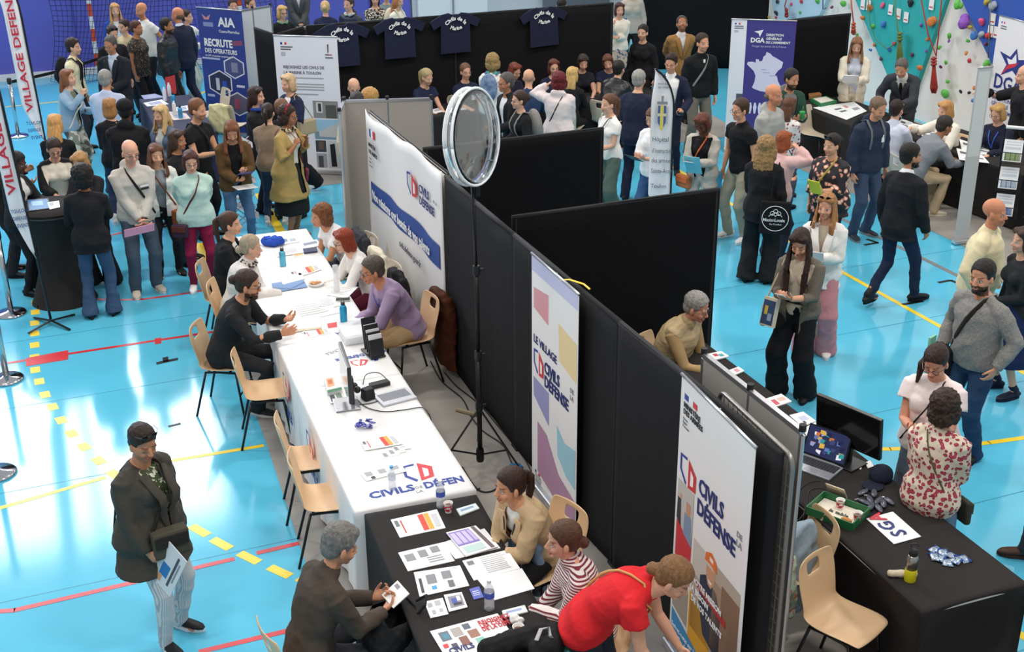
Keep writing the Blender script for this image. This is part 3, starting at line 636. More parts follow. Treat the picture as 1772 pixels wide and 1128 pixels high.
HC_ = {'green': '5fb84a', 'red': 'c9303a', 'orange': 'cf7a3c', 'purple': '8a4fb0', 'blue': '3f78bd', 'pink': 'e0527f', 'black': '2b2430', 'yellow': 'b9a23a', 'grey': '9aa3ab', 'maroon': '6b2a4a'}
holds = [(1344,22,'black',.5),(1331,30,'yellow',.35),(1343,30,'red',.3),(1346,2,'black',.5),(1387,3,'red',.5),(1370,8,'pink',.4),(1385,21,'green',.35),(1415,1,'green',.6),(1440,12,'maroon',.4),(1460,7,'green',.7),(1494,32,'orange',.5),(1507,13,'orange',.7),(1528,9,'pink',.5),(1576,5,'black',.7),(1530,41,'blue',.7),(1511,46,'green',.45),(1594,43,'purple',.4),(1616,36,'orange',.95),(1606,67,'orange',.4),(1540,85,'blue',.45),(1514,77,'orange',.45),(1549,75,'red',.45),(1580,94,'maroon',.45),(1603,88,'purple',.35),(1592,115,'orange',.6),(1525,101,'maroon',.4),(1660,6,'green',.8),(1671,37,'purple',1.3),(1679,47,'yellow',.4),(1644,62,'green',.6),(1643,71,'purple',.3),(1676,70,'green',.4),(1627,82,'green',.4),(1673,92,'orange',.4),(1679,105,'red',.5),(1638,108,'green',.4),(1629,116,'maroon',.35),(1641,141,'green',.5),(1638,162,'green',.8),(1663,158,'black',.4),(1678,161,'black',.4),(1687,153,'orange',.5),(1685,175,'blue',.5),(1700,38,'pink',.7),(1687,60,'blue',.8),(1700,60,'grey',.7),(1713,62,'red',.6),(1708,4,'yellow',.6),(1722,9,'grey',.8),(1706,76,'maroon',.4),(1701,121,'blue',.4),(1710,112,'green',.7),(1507,86,'blue',.35),(1484,60,'green',.4)]
def panel_of(px, py):
    if px < 1425: return 'left part of the climbing wall'
    if px > 1640+(py+0)*.72 and px > 1668+py*.46: return 'blue panel'
    if px < 1478+py*.458: return 'pale strip left of the teal panel'
    if px < 1640-py*.36: return 'teal panel'
    return 'pale triangle between teal and blue'
for px, py, c, sz in holds:
    p0 = at_x(px, py, XC-.05); b2 = MB(); k = sz*.088
    for j in range(3): b2.ell(np.array([-.03*j*k/.1, RNG.uniform(-.4,.4)*k, RNG.uniform(-.4,.4)*k]), (k*.55, k*RNG.uniform(.6,1), k*RNG.uniform(.6,1)))
    me = remesh(b2, max(.012, k*.16), 2, .02*sz, .05); o = mobj('climbing_hold', me, mat(HC_[c], rough=.6), None); o.location = p0
    size = 'big' if sz >= .7 else 'small'
    where = panel_of(px, py)
    tag(o, f'{size} {c} climbing hold on the {where}', 'climbing hold', f'{size} {c} holds, {where} of the climbing wall')
def rope(label, pts, r, col, bundle=None):
    t = MB(); t.tube([at_x(px, py, XC-.12) for px, py in pts], r, 5)
    if bundle:
        bx, by0, by1, wd, n = bundle
        for j in range(n):
            f_ = (j/(n-1)-.5)*wd; t.tube([at_x(bx+f_*.25, by0, XC-.14-.02*(j%3)), at_x(bx+f_*.5, by0*.6+by1*.4, XC-.18), at_x(bx+f_*1.1, by0*.15+by1*.85, XC-.18), at_x(bx+f_*.6, by1, XC-.15), at_x(bx-f_*.3, by1-4, XC-.15), at_x(bx-f_*.3, by0*.6+by1*.4, XC-.14)], .011, 4)
        for yy in (by0+4, by0+9, by0+14): t.tube([at_x(bx-wd*.35, yy, XC-.2), at_x(bx+wd*.35, yy-1, XC-.2)], .022, 6)
    o = t.build('climbing_rope', mat(col, rough=.8), None, smooth=True); tag(o, label, 'rope')
rope('red climbing rope coiled into a long bundle hanging on the pale triangle', [(1592,-10),(1606,60),(1620,97),(1624,60),(1630,-10)], .012, 'a03328', (1616,98,161,11,7))
rope('green climbing rope knotted into a bundle hanging on the teal panel', [(1548,-5),(1553,50),(1557,62)], .01, '6f7a35', (1557,55,110,10,6))
rope('orange climbing rope knotted at the edge of the black partition', [(1472,-5),(1477,40)], .012, 'c04a28', (1477,38,60,7,5))
rope('slack green rope looping across the teal climbing panel', [(1502,-5),(1505,40),(1515,68),(1535,85),(1550,75)], .008, '5f7a45')
rope('olive rope bundle hanging beside the big white defence banner', [(1715,-5),(1712,60),(1710,100)], .009, '6b7a4a', (1708,112,135,9,5))
rope('red rope hanging over the pale left climbing panels', [(1362,-5),(1358,10),(1361,28)], .012, 'a03328', (1361,14,30,5,4))
rope('dark rope hanging over the light blue climbing panel', [(1424,-5),(1424,16),(1430,14)], .01, '3b4050')
for px, py in [(1541,17),(1555,24),(1568,30),(1612,8),(1718,33),(1493,8),(1503,9),(1714,54),(1724,56)]:
    q = at_x(px, py, XC-.06); b2 = MB(); b2.box(q, (.01,.11,.17)); b2.box(q+np.array([-.006,0,-.04]), (.004,.08,.02), mi=1)
    tag(b2.build('route_card', [mat('eceae6'), mat('c23a3a')]), f'white route card pinned on the {panel_of(px, py)} of the climbing wall', 'card', 'route cards, '+panel_of(px, py))
# the tall black curtain in the far right corner
def drape(name, A_, B_, z0, z1, m, folds=14, amp=.03, th=.02, parent=None, ztop=None, nx=None):
    A_ = np.array(A_, float); B_ = np.array(B_, float); L_ = np.linalg.norm(B_-A_); d = (B_-A_)/L_; nrm = np.array([-d[1], d[0]])
    nx = nx or int(L_*14)+6; nz = 12; G_ = []; ph = RNG.uniform(0, 6, 4)
    for i in range(nx):
        u = i/(nx-1); row = []
        for j in range(nz):
            v = j/(nz-1); a = amp*(1-.75*v)*(math.sin(u*folds*L_+ph[0])+.6*math.sin(u*folds*L_*1.7+ph[1]+v)+.4*math.sin(u*3*L_+ph[2]))*.6
            q = A_+d*u*L_+nrm*a; row.append((q[0], q[1], z0+(z1-z0)*v+(ztop(u)*v if ztop else 0)))
        G_.append(row)
    b2 = MB(); b2.grid(G_); return b2.build(name, m, parent, smooth=True, solid=th)
BD = mat('141416', rough=.95, bump=.5, bscale=120, spec=.12); BD2 = mat('1a1a1c', rough=.9, bump=.4, bscale=9, stretch=(1,1,.25), spec=.12)
o = drape('curtain', (11.75,22.4), (14.1,21.6), 0, 4.4, BD2, 5, .05); tag(o, 'tall black curtain in the far corner beside the climbing wall', 'curtain')
# partitions: black cloth on 2 m frames
def partition(A_, B_, label, h=2.0, m=None, name='partition', edge=None, folds=3, amp=.010, rail=True, foot=True, group=None, cat='partition', ztop=None):
    t = thing(name, label, cat, (0,0,0), 0, group); A2, B2 = np.array(A_, float), np.array(B_, float); d = (B2-A2)/np.linalg.norm(B2-A2)
    drape('cloth_panel', A_, B_, .02, h-.015, m or BD, folds, amp, .035, t, ztop)
    if rail:
        b2 = MB(); b2.tube([(*A2, h-.03), (*B2, h-.03)], .022, 8); b2.build('top_rail', edge or mat('1c1c1f', rough=.8), t, smooth=True)
        for q in (A2+d*.03, B2-d*.03):
            b2 = MB(); b2.tube([(*q, .03), (*q, h-.03)], .02, 8); b2.box((*q, .012), (.28,.28,.018) if foot else (.06,.05,.018), rz=math.atan2(d[1], d[0])); b2.build('post', edge or mat('1c1c1f', rough=.8), t, smooth=False)
    return t
BD3 = mat('242426', rough=.9, bump=.55, bscale=7, stretch=(1,1,.2), spec=.15)
partition((3.66,10.82), (3.64,9.94), 'black cloth partition panel between the white wall sheet and the tripod stand', m=BD3, foot=False, amp=.02)
partition((3.64,9.938), (3.63,9.032), 'black cloth partition panel behind the tripod stand pole', m=BD3, foot=False, amp=.025, ztop=lambda u: -.05*math.sin(u*3.1)**2)
partition((3.63,9.03), (3.62,7.082), 'black cloth partition panel behind the pastel village banner', m=BD3, foot=False, amp=.02)
partition((3.62,7.08), (3.62,5.1), 'black cloth partition panel between the two tall foreground banners', m=BD3, foot=False, amp=.02)
partition((3.70,13.5), (3.70,10.86), 'grey frame panel carrying the white printed wall sheet', m=mat('b8b4ae', rough=.8), foot=False, amp=.0)
partition((3.76,11.80), (5.76,11.80), 'black cross partition standing behind the acrylic disc')
partition((3.78,9.46), (5.79,9.46), 'black cross partition nearer the camera, beside the man in the tan vest')
partition((4.28,18.98), (6.6,18.96), 'black back wall panel carrying the two left navy shirts', m=BD2, amp=.03)
partition((6.598,18.96), (9.38,18.94), 'black back wall panel behind the seated row, carrying the two right navy shirts', m=BD2, amp=.03)
partition((11.06,16.42), (12.26,16.5), 'black partition behind the purple map banner', m=BD)
partition((3.72,18.5), (4.22,18.95), 'narrow black panel at the left corner of the shirt wall', m=BD)
partition((3.55,19.2), (3.72,18.42), 'black side panel behind the blue operator recruitment banner', m=BD)
# grey display boards
GB = mat('a9a39b', rough=.75, bump=.1, bscale=150); AL = mat('c4c4c6', rough=.3, metal=.8)
def board(A_, B_, label, h=2.0, m=GB, z0=.06, mid=True):
    A2, B2 = np.array(A_, float), np.array(B_, float); d = (B2-A2); L_ = np.linalg.norm(d); d /= L_; rz = math.atan2(d[1], d[0]); c = (A2+B2)/2
    t = thing('display_board', label, 'display board', (*c, 0), rz)
    for sd in ((-1,1) if mid else (0,)):
        b2 = MB(); b2.box((sd*L_/4, 0, (h+z0)/2), ((L_/2 if mid else L_)-.012, .022, h-z0)); b2.build('panel', m, t, bevel=.004)
    b2 = MB(); b2.box((0, 0, h-.008), (L_, .034, .03)); b2.build('top_rail', AL, t)
    for x in ((-L_/2, 0, L_/2) if mid else (-L_/2, L_/2)):
        b2 = MB(); b2.tube([(x,0,.02),(x,0,h-.03 if x else h-.02)], .018, 8); b2.box((x,0,.012), (.05,.42,.02)); b2.build('post', AL, t)
        b2 = MB(); b2.lathe([(.022,0),(.022,.04)], (x,0,h+.0), 10); b2.build('post_cap', mat('18181a'), t)
    return t
board((3.53,14.02), (4.49,13.73), 'grey two-part display board at the head of the white wall sheet')
board((3.36,13.55), (3.55,14.05), 'narrow grey board edge turned towards the white wall sheet', mid=False)
board((3.86,6.37), (3.85,5.25), 'grey display board with a centre post behind the right foreground banner', m=mat('a8a29a', rough=.75))
board((3.5,20.6), (4.15,20.92), 'pale grey display board behind the blue recruitment banner', m=mat('cfd0d2', rough=.6))
# wire grid panel
t = thing('grid_panel', 'grey wire grid panel standing between the foreground banner and the grey board', 'grid panel', (0,0,0))
b2 = MB(); y0, y1, x0, x1 = 5.90, 5.02, 3.70, 3.64; f = lambda u, z: (x0+(x1-x0)*u, y0+(y1-y0)*u, z)
cs = [f(0,.05), f(0,1.92)]+[f(.0+.07*(1-math.cos(a)), 1.92+.07*math.sin(a)) for a in (.5,1.0,1.57)]+[f(1-.07*(1-math.sin(a)), 1.99-.07*(1-math.cos(a))) for a in (0,.5,1.0,1.57)]+[f(1,.05), f(0,.05)]
b2.tube(cs, .014, 8); b2.build('frame', mat('8f8b86', rough=.35, metal=.7), t, smooth=True)
b2 = MB()
for k in range(1, 15): b2.tube([f(k/15,.05), f(k/15,1.98)], .003, 4)
for k in range(1, 24): b2.tube([f(0,.05+k*.083), f(1,.05+k*.083)], .003, 4)
b2.build('grid_wires', mat('6b645c', rough=.4, metal=.6), t)
# handball goal with its net
t = thing('handball_goal', 'handball goal with red and white striped posts and dark net', 'goal', (0,0,0))
for (px, py) in ((168,127),(423,112)):
    c = at(px, py); c[1] = 26.1; b2 = MB()
    for k in range(9): b2.box((c[0], c[1], .12+.24*k), (.08,.08,.24), mi=k%2)
    b2.build('goal_post', [mat('ededed', rough=.4), mat('e2572b', rough=.4)], t)
c0 = at(168,127)[0]; c1 = at(423,112)[0]; b2 = MB(); b2.box(((c0+c1)/2, 26.1, 2.2), (c1-c0+.08,.08,.08)); b2.build('crossbar', mat('e2572b', rough=.4), t)
b2 = MB(); NX, NZ = 48, 26
def netp(i, j):
    u, v = i/NX, j/NZ; x = c0-.95+u*(c1-c0+1.5); z = 2.5-2.45*v; y = 26.05-.25*math.sin(u*9)*v-.15*v
    return (x+.25*math.sin(v*3+u*5), y, max(.03, z-.15*math.sin(u*math.pi)*v))
for i in range(NX+1): b2.tube([netp(i, j) for j in range(0, NZ+1, 2)], .005, 3)
for j in range(NZ+1): b2.tube([netp(i, j) for i in range(0, NX+1, 2)], .005, 3)
b2.build('net', mat('22244a', rough=.9), t)
# ---------------------------------------------------------------- furniture
SHELL = mat('dcb88e', rough=.42, bump=.04, bscale=80); SHELLG = mat('cdbfa9', rough=.45)
TUBE = mat('1a1a1c', rough=.35, metal=.4)
def make_chair(m):
    t = thing('shell_chair', 'x', 'chair'); Wd = [.36,.40,.415,.42,.415,.40,.385,.37,.385,.40,.405,.40,.385,.36,.32]
    prof = [(.235,.435),(.215,.452),(.15,.458),(.05,.452),(-.05,.447),(-.12,.452),(-.165,.478),(-.19,.53),(-.205,.60),(-.218,.66),(-.232,.72),(-.243,.765),(-.250,.800),(-.254,.825),(-.257,.842)]
    NX = 13; G_ = []
    for (y, z), wd in zip(prof, Wd):
        row = []
        for j in range(NX):
            u = j/(NX-1)*2-1; bow = .030*u*u; yy = y+(bow if z > .5 else 0); zz = z+(bow*.8 if z <= .5 else 0)
            row.append((u*wd/2, yy, zz))
        G_.append(row)
    b2 = MB(); a = len(G_); V = [q for r_ in G_ for q in r_]; Fc = []
    for i in range(a-1):
        for j in range(NX-1):
            if i in (10,11) and 3 < j < 8: continue
            Fc.append((i*NX+j, i*NX+j+1, (i+1)*NX+j+1, (i+1)*NX+j))
    b2.add(V, Fc); o = b2.build('seat_shell', m, t, smooth=True, solid=.009, sub=1)
    for sx in (-1,1):
        for top, bot in (((sx*.165,.16,.43), (sx*.205,.215,.0)), ((sx*.165,-.12,.43), (sx*.205,-.235,.0))):
            b2 = MB(); b2.tube([top, (np.array(top)+np.array(bot))/2, bot], .011, 8); l = b2.build('leg', TUBE, t, smooth=True)
    b2 = MB()
    for sx in (-1,1): b2.tube([(sx*.165,.165,.432),(sx*.165,0,.437),(sx*.165,-.125,.432)], .011, 8)
    b2.tube([(-.165,.10,.43),(.165,.10,.43)], .010, 8); b2.tube([(-.165,-.10,.43),(.165,-.10,.43)], .010, 8)
    b2.build('frame', TUBE, t, smooth=True)
    b2 = MB(); b2.tube([(-.185,.19,.22),(.185,.19,.22)], .008, 8); b2.build('stretcher', TUBE, t, smooth=True)
    return t
CH = {}
def chair(x, y, rz, label, g='beige shell chairs', m='n', **k):
    mm = SHELL if m == 'n' else SHELLG
    if m not in CH: t = make_chair(mm); CH[m] = t
    else:
        src = CH[m]; t = src.copy(); COL.objects.link(t)
        for c in src.children: d = c.copy(); COL.objects.link(d); d.parent = t
    t.location = (x, y, 0); t.rotation_euler = (0,0,rz); t['label'] = label; t['group'] = g; return t
# ---- printed matter helpers
class Sheet:
    """a flat printed thing laid on a surface from four corners (world): a,b,c,d = top-left, top-right, bottom-right, bottom-left of the print"""
    def __init__(s, a, b, c, d, th=.004): s.a, s.b, s.c, s.d = [np.array(q, float) for q in (a,b,c,d)]; s.n = unit(np.cross(s.b-s.a, s.a-s.d)); s.th = th
    def p(s, u, v, l=0): q = (s.a*(1-u)+s.b*u)*(1-v)+(s.d*(1-u)+s.c*u)*v; return q+s.n*l
def slab(mb, q, n, th, mi=0):
    q = [np.array(x) for x in q]; k = len(q); v = q+[x-n*th for x in q]
    mb.add(v, [tuple(range(k)), tuple(range(2*k-1,k-1,-1))]+[(i, k+i, k+(i+1)%k, (i+1)%k) for i in range(k)], mi)
def print_on(sh, marks, mb, mats, base):
    """marks: (u0,v0,u1,v1,colour) or ('p', [(u,v)..], colour); printed lines sit 0.4 mm proud"""
    for i, mk in enumerate(marks):
        col = mk[-1]; mm = mat(col, rough=.5)
        if mm not in mats: mats.append(mm)
        if mk[0] == 'p': q = [sh.p(u, v, .0006+.0003*(i%12)) for u, v in mk[1]]
        else: u0, v0, u1, v1 = mk[:4]; q = [sh.p(u0,v0,.0006+.0003*(i%12)), sh.p(u0,v1,.0006+.0003*(i%12)), sh.p(u1,v1,.0006+.0003*(i%12)), sh.p(u1,v0,.0006+.0003*(i%12))]
        mb.add(q, [tuple(range(len(q)))], mats.index(mm))
NLAY = [0]
def lay(name, label, cat, corners, z=.755, marks=(), col='f2f2f0', th=.004, group=None):
    NLAY[0] += 1; z += .0012*(NLAY[0]%7)
    q = [at(px, py, z+th) for px, py in corners]; sh = Sheet(*q); mb = MB(); mats = [mat(col, rough=.5)]
    slab(mb, [sh.a, sh.d, sh.c, sh.b], sh.n, th); print_on(sh, marks, mb, mats, 0)
    o = mb.build(name, mats); tag(o, label, cat, group); return o, sh
def lines(u0, v0, u1, v1, n, col, f=.5, rag=.2):
    out = []; h = (v1-v0)/n
    for i in range(n): out.append((u0, v0+i*h, u1-(u1-u0)*rag*RNG.rand(), v0+i*h+h*f, col))
    return out
def flagmarks(u, v, w_, h_):
    return [(u, v, u+w_*.33, v+h_, '2b3f94'), (u+w_*.33, v, u+w_*.66, v+h_, 'f4f4f4'), (u+w_*.66, v, u+w_, v+h_, 'd8363c')]
# civils de la defense emblem in unit square
EMC = [(.42,0),(.0,.05),(.0,.62),(.36,1.0),(.42,.90),(.10,.57),(.10,.13),(.42,.10)]
EMD = [(.52,0),(1.0,.34),(1.0,.93),(.52,1.0)]; EMI = [(.66,.30),(.84,.44),(.84,.80),(.66,.85)]
def emblem(u, v, w_, h_, bl='2f3f96', rd='d43c44', wh='f2f2f0'):
    f = lambda P_: [(u+x*w_, v+y*h_) for x, y in P_]
    return [('p', f(EMC), bl), ('p', f(EMD), rd), ('p', f(EMI), wh)]
NAVY = mat('2f3f96', rough=.5); NVD = mat('1f2c6e', rough=.5); REDP = mat('cf2f3c', rough=.5); DK = mat('2b2b30', rough=.6); GR = mat('8a8c92', rough=.6); WH = mat('f2f2f0', rough=.5)
def stext(sh, s, u, v, size, m, parent, bold=.02, sx=1, align='LEFT', lift=.004, arc=None):
    o = sh.p(u, v); X = unit(sh.b-sh.a); Y = unit(sh.a-sh.d)
    return text(s, parent, o, X, Y, m, size, bold, sx, align=align, lift=lift)
# ---- roll-up banners
def rollup(label, A_, B_, z0=.04, z1=2.0, col='f0eee9', marks=(), lean=0, group=None, base=True, wall=None):
    """A_ = image-left foot, B_ = image-right foot (as the reader sees the print)"""
    A2, B2 = np.array([*A_, 0.]), np.array([*B_, 0.]); X = unit(B2-A2); N = np.cross(X, (0,0,1)); up = np.array([0,0,1.])-N*0
    t = thing('roll_up_banner', label, 'banner', (A2+B2)/2, 0, group); off = (A2+B2)/2
    a, b, c, d = [q-off for q in (A2+np.array([0,0,z1])-N*lean, B2+np.array([0,0,z1])-N*lean, B2+np.array([0,0,z0]), A2+np.array([0,0,z0]))]
    sh = Sheet(a, b, c, d); mb = MB(); mats = [mat(col, rough=.45)]; slab(mb, [a, d, c, b], sh.n, .004); print_on(sh, marks, mb, mats, 0); po = mb.build('printed_panel', mats, t)
    mb = MB(); mb.tube([a-X*.005+np.array([0,0,.004]), b+X*.005+np.array([0,0,.004])], .011, 8); mb.build('top_bar', AL, t, smooth=True)
    if base:
        mb = MB(); m_ = (c+d)/2; mb.box((m_[0], m_[1], .035), (np.linalg.norm(b-a)+.02,.10,.06), rz=math.atan2(X[1], X[0])); mb.build('base_cassette', AL, t, bevel=.015)
        mb = MB(); mm_ = m_-N*.045; mb.tube([(mm_[0], mm_[1], .04), tuple((a+b)/2-N*.02)], .008, 6); mb.build('support_pole', AL, t)
    return t, sh, po
FM = lambda u, v, w_=.10, h_=.018: flagmarks(u, v, w_, h_)
# pastel "le village" banner
mk = [(0,0,.99,.065,'c9c8e4'), ('p',[(.05,.13),(.38,.11),(.38,.235),(.05,.215)],'dc9ba0'), ('p',[(.60,.185),(.98,.20),(.98,.36),(.62,.335)],'ecd5a0'), ('p',[(.04,.515),(.40,.52),(.40,.665),(.05,.60)],'9a9ac8'), ('p',[(.58,.62),(.75,.66),(.98,.64),(.98,.81),(.80,.80),(.60,.75)],'9fcfdd'),
      ('p',[(.14,.70),(.35,.715),(.62,.83),(.99,.865),(.99,1),(.14,.93)],'b68aa8')]+emblem(.05,.385,.23,.105)+FM(.08,.935,.12,.012)+lines(.08,.952,.24,.985,5,'55565c')
t, sh, _ = rollup('pastel village roll-up banner with coloured squares on the black partition', (3.54,8.46), (3.52,7.55), .03, 2.02, 'efedea', mk)
stext(sh, 'LE VILLAGE', .05, .36, .095, NVD, t, .012); stext(sh, 'CIVILS', .30, .445, .135, NVD, t, .028, .82); stext(sh, 'DÉFENSE', .30, .505, .135, NVD, t, .028, .90); stext(sh, 'DE', .86, .415, .055, GR, t, .005); stext(sh, 'LA', .86, .445, .055, GR, t, .005)
mb = MB(); mb.tube([(3.52,7.86,2.02),(3.56,7.80,2.04),(3.63,7.70,2.03),(3.66,7.66,2.0)], .012, 6, flat=.4); tag(mb.build('tape_strip', mat('f0cf40', rough=.4)), 'yellow tape tying the pastel banner to the black partition', 'tape')
# foreground recruitment banner
mk = FM(.055,.050,.19,.020)+[(.30,.50,.96,.83,'b9aa98'),(.30,.50,.60,.62,'cfc6ba'),(.72,.545,.96,.80,'8a6a52'),(.60,.56,.72,.80,'a89078'),
      ('p',[(.03,.355),(.27,.355),(.27,.545),(.03,.50)],'c5c0b8'), ('p',[(.04,.42),(.09,.42),(.10,.52),(.03,.50)],'2a2c34'), ('p',[(.07,.40),(.10,.40),(.10,.42),(.07,.42)],'c99a7a'), ('p',[(.15,.45),(.25,.45),(.27,.55),(.14,.53)],'7f93ad'), ('p',[(.17,.405),(.235,.405),(.235,.45),(.17,.45)],'c79272'), ('p',[(.165,.395),(.24,.395),(.24,.415),(.165,.415)],'33241c'), ('p',[(.195,.455),(.21,.455),(.21,.52),(.195,.52)],'26367a'),
      ('p',[(.03,.505),(.27,.55),(.27,.70),(.03,.64)],'cf3038'), ('p',[(.28,.70),(.28,.90),(.60,.93),(.60,.76)],'e8a820'), ('p',[(.03,.66),(.26,.72),(.26,.86),(.03,.84)],'a89c8e'), ('p',[(.03,.85),(.98,.96),(.98,1),(.03,1)],'3d8fc4'),
      ('p',[(.42,.60),(.50,.575),(.66,.60),(.72,.66),(.74,.83),(.50,.80),(.42,.70)],'2b3048'), ('p',[(.50,.535),(.62,.535),(.62,.575),(.575,.605),(.53,.60),(.50,.57)],'cf9a78'), ('p',[(.475,.525),(.485,.495),(.56,.478),(.63,.495),(.645,.532),(.56,.522)],'e8732c'), ('p',[(.54,.495),(.59,.497),(.59,.512),(.54,.51)],'f0e8e0'), ('p',[(.53,.58),(.59,.582),(.575,.592),(.545,.59)],'f6f2ee'),
      ('p',[(.30,.628),(.80,.652),(.80,.676),(.30,.652)],'b52a2a'), ('p',[(.30,.662),(.62,.678),(.62,.706),(.30,.690)],'b52a2a'), ('p',[(.30,.698),(.80,.724),(.80,.752),(.30,.726)],'b52a2a'),
      ('p',[(.62,.775),(.98,.80),(.98,.95),(.62,.925)],'d8d6d2'), ('p',[(.66,.86),(.74,.84),(.90,.86),(.96,.95),(.66,.92)],'2f3c72'), ('p',[(.74,.795),(.86,.795),(.86,.835),(.82,.862),(.77,.855),(.74,.83)],'8a5a3c'), ('p',[(.73,.80),(.745,.782),(.855,.782),(.87,.80),(.86,.808),(.74,.806)],'1c1410')]+emblem(.045,.255,.24,.10,rd='cf3038')
t, sh, _ = rollup('white recruitment roll-up banner with orange helmet worker in the right foreground', (3.56,6.12), (3.48,5.15), .03, 2.02, 'efece8', mk)
stext(sh, 'MINISTÈRE', .055, .095, .05, DK, t, .012); stext(sh, 'DES ARMÉES', .055, .118, .05, DK, t, .012)
for k in range(3): stext(sh, ['Liberté','Égalité','Fraternité'][k], .055, .138+.013*k, .022, GR, t, .0)
stext(sh, 'CIVILS', .33, .325, .15, NVD, t, .028, .82); stext(sh, 'DÉFENSE', .32, .40, .15, NVD, t, .028, .88); stext(sh, 'DE', .86, .325, .055, GR, t, .004); stext(sh, 'LA', .86, .355, .06, GR, t, .004)
for k, (s_, v_) in enumerate((('NOTRE MISSION', .650), ('A BESOIN', .687), ('DE VOS TALENTS', .724))): stext(sh, s_, .32, v_, .056, WH, t, .03, lift=.0075)
stext(sh, 'Suivez-nous sur LinkedIn', .05, .915, .05, mat('e8f2f8'), t, .005, lift=.0075); stext(sh, 'civils.defense', .08, .95, .07, mat('e8f2f8'), t, .01, lift=.0075)
# banner: rejoignez les civils
mk = FM(.10,.045,.10,.018)+lines(.10,.075,.30,.11,2,'55565c')+lines(.10,.12,.18,.15,3,'9a9ca2')+[('p',[(.84,.055),(.86,.05),(.855,.11),(.84,.12)],'1a1c22'), (.80,.125,.86,.132,'1a1c22'),(.86,.125,.91,.132,'c23a3a'),(.80,.145,.92,.155,'6a6c72')]
for k, v_ in enumerate((.30,.345,.365,.385,.42)): mk += [(.12+.15*(k>0), v_, .75-.1*(k==4), v_+.010, 'a8a4a8')]
mk += [(.55,.47,.95,.60,'8c8a88'), (.60,.48,.70,.56,'d8d4cc'), (.63,.49,.68,.55,'3a3a40'), (.75,.50,.92,.60,'5a5650'), (.55,.61,.95,.76,'9ec4dc'), (.55,.70,.95,.76,'7a97ac'), ('p',[(.62,.70),(.95,.63),(.95,.745),(.62,.74)],'c6c4be'), (.55,.77,.72,.86,'3c4048'), (.60,.78,.68,.84,'6b5648'), (.74,.77,.95,.98,'d0cfcf'), ('p',[(.78,.80),(.86,.79),(.88,.97),(.79,.97)],'1e2024'), (.55,.87,.72,.98,'a6a8ac'), (.58,.89,.66,.98,'4a4c52')]
t, sh, _ = rollup('white roll-up banner inviting to join the civilians of the navy, with four photographs', (3.62,18.2), (4.42,17.7), .06, 2.02, 'ece8ee', mk)
stext(sh, 'REJOIGNEZ LES CIVILS DE', .12, .235, .060, mat('4a4a5c'), t, .004, sx=.9); stext(sh, 'LA MARINE À TOULON', .12, .275, .060, mat('4a4a5c'), t, .004, sx=.9)
# banner: AIA
hexa = lambda cx, cy, r: [(cx+r*math.cos(math.pi/6+k*math.pi/3)*1, cy+r*.36*math.sin(math.pi/6+k*math.pi/3)) for k in range(6)]
mk = [('p',[(.10,.045),(.20,.075),(.30,.045),(.25,.09),(.15,.09)],'d09090'), (.12,.11,.34,.145,'8a94c0'), (.50,.25,.50,.25,'ffffff'), ('p',[(.74,.245),(.95,.235),(.95,.275),(.74,.285)],'8a4a68'), (.02,.395,.42,.41,'b8c0e0'), ('p',hexa(.72,.46,.26),'e8e8f0'), ('p',hexa(.72,.46,.23),'4a5488'), (.66,.42,.80,.50,'8a8ea8'), ('p',hexa(.38,.60,.30),'e8e8f0'), ('p',hexa(.38,.60,.27),'2c3050'), (.28,.56,.36,.66,'c8ccd8'), (.42,.58,.52,.68,'3858b8'), ('p',hexa(.74,.76,.28),'e8e8f0'), ('p',hexa(.74,.76,.25),'6a6078'), (.66,.72,.78,.80,'b05060'), (.74,.60,.92,.62,'dde0f0'), (.06,.70,.22,.72,'b8c0e0'), ('p',hexa(.38,.90,.26),'8a8ea8'), ('p',hexa(.38,.90,.23),'505878')]
t, sh, _ = rollup('blue operator recruitment roll-up banner with hexagonal photographs', (2.98,21.0), (3.58,20.35), .06, 2.04, '2f3f8f', mk)
stext(sh, 'AIA', .46, .135, .20, WH, t, .03); stext(sh, 'Cuers-Pierrefeu', .46, .185, .065, WH, t, .005, sx=.95); stext(sh, 'RECRUTE', .10, .30, .165, WH, t, .04, sx=.80); stext(sh, 'DES OPERATEURS', .10, .355, .10, WH, t, .02, sx=.80); stext(sh, 'du CAP à la mention complémentaire', .10, .385, .042, WH, t, .0, sx=.85)
# banner: DGA purple with the map of France
FR = [(.52,0),(.62,.03),(.70,.10),(.80,.14),(.92,.20),(1,.24),(.97,.38),(.88,.45),(.80,.56),(.86,.60),(.90,.72),(.98,.84),(.90,.93),(.80,.95),(.70,.92),(.62,.97),(.60,1.0),(.42,.98),(.28,.94),(.18,.90),(.24,.76),(.26,.60),(.20,.48),(.10,.40),(0,.32),(.02,.26),(.14,.25),(.24,.27),(.24,.18),(.32,.19),(.34,.24),(.42,.22),(.44,.12),(.50,.08)]
mk = [(.0,0,.24,1,'ececf2')]+FM(.05,.025,.09,.012)+lines(.05,.045,.22,.075,2,'6a6c78')+lines(.05,.08,.12,.10,2,'a0a2aa')+[('p',[(.36,.085),(.50,.07),(.45,.125),(.43,.098)],'f0f0f8'), ('p',[(.28+.56*x, .235+.305*y) for x, y in FR],'dcd8ee'), (.14,.56,.24,.61,'55566a'), (.30,.595,.68,.595,'8a80b8'), (.14,.57,.23,.61,'77788a')]
for k in range(5): mk += [('p',[(.36+.075*k,.625),(.385+.075*k,.625),(.39+.075*k,.64),(.40+.075*k,.66),(.385+.075*k,.71),(.36+.075*k,.71),(.345+.075*k,.66),(.355+.075*k,.64)],'e6e4f4')]
for k in range(9): mk += [(.38+.3*RNG.rand(), .30+.2*k/9, .38+.3*RNG.rand()+.12, .305+.2*k/9, 'a9a2c8')]
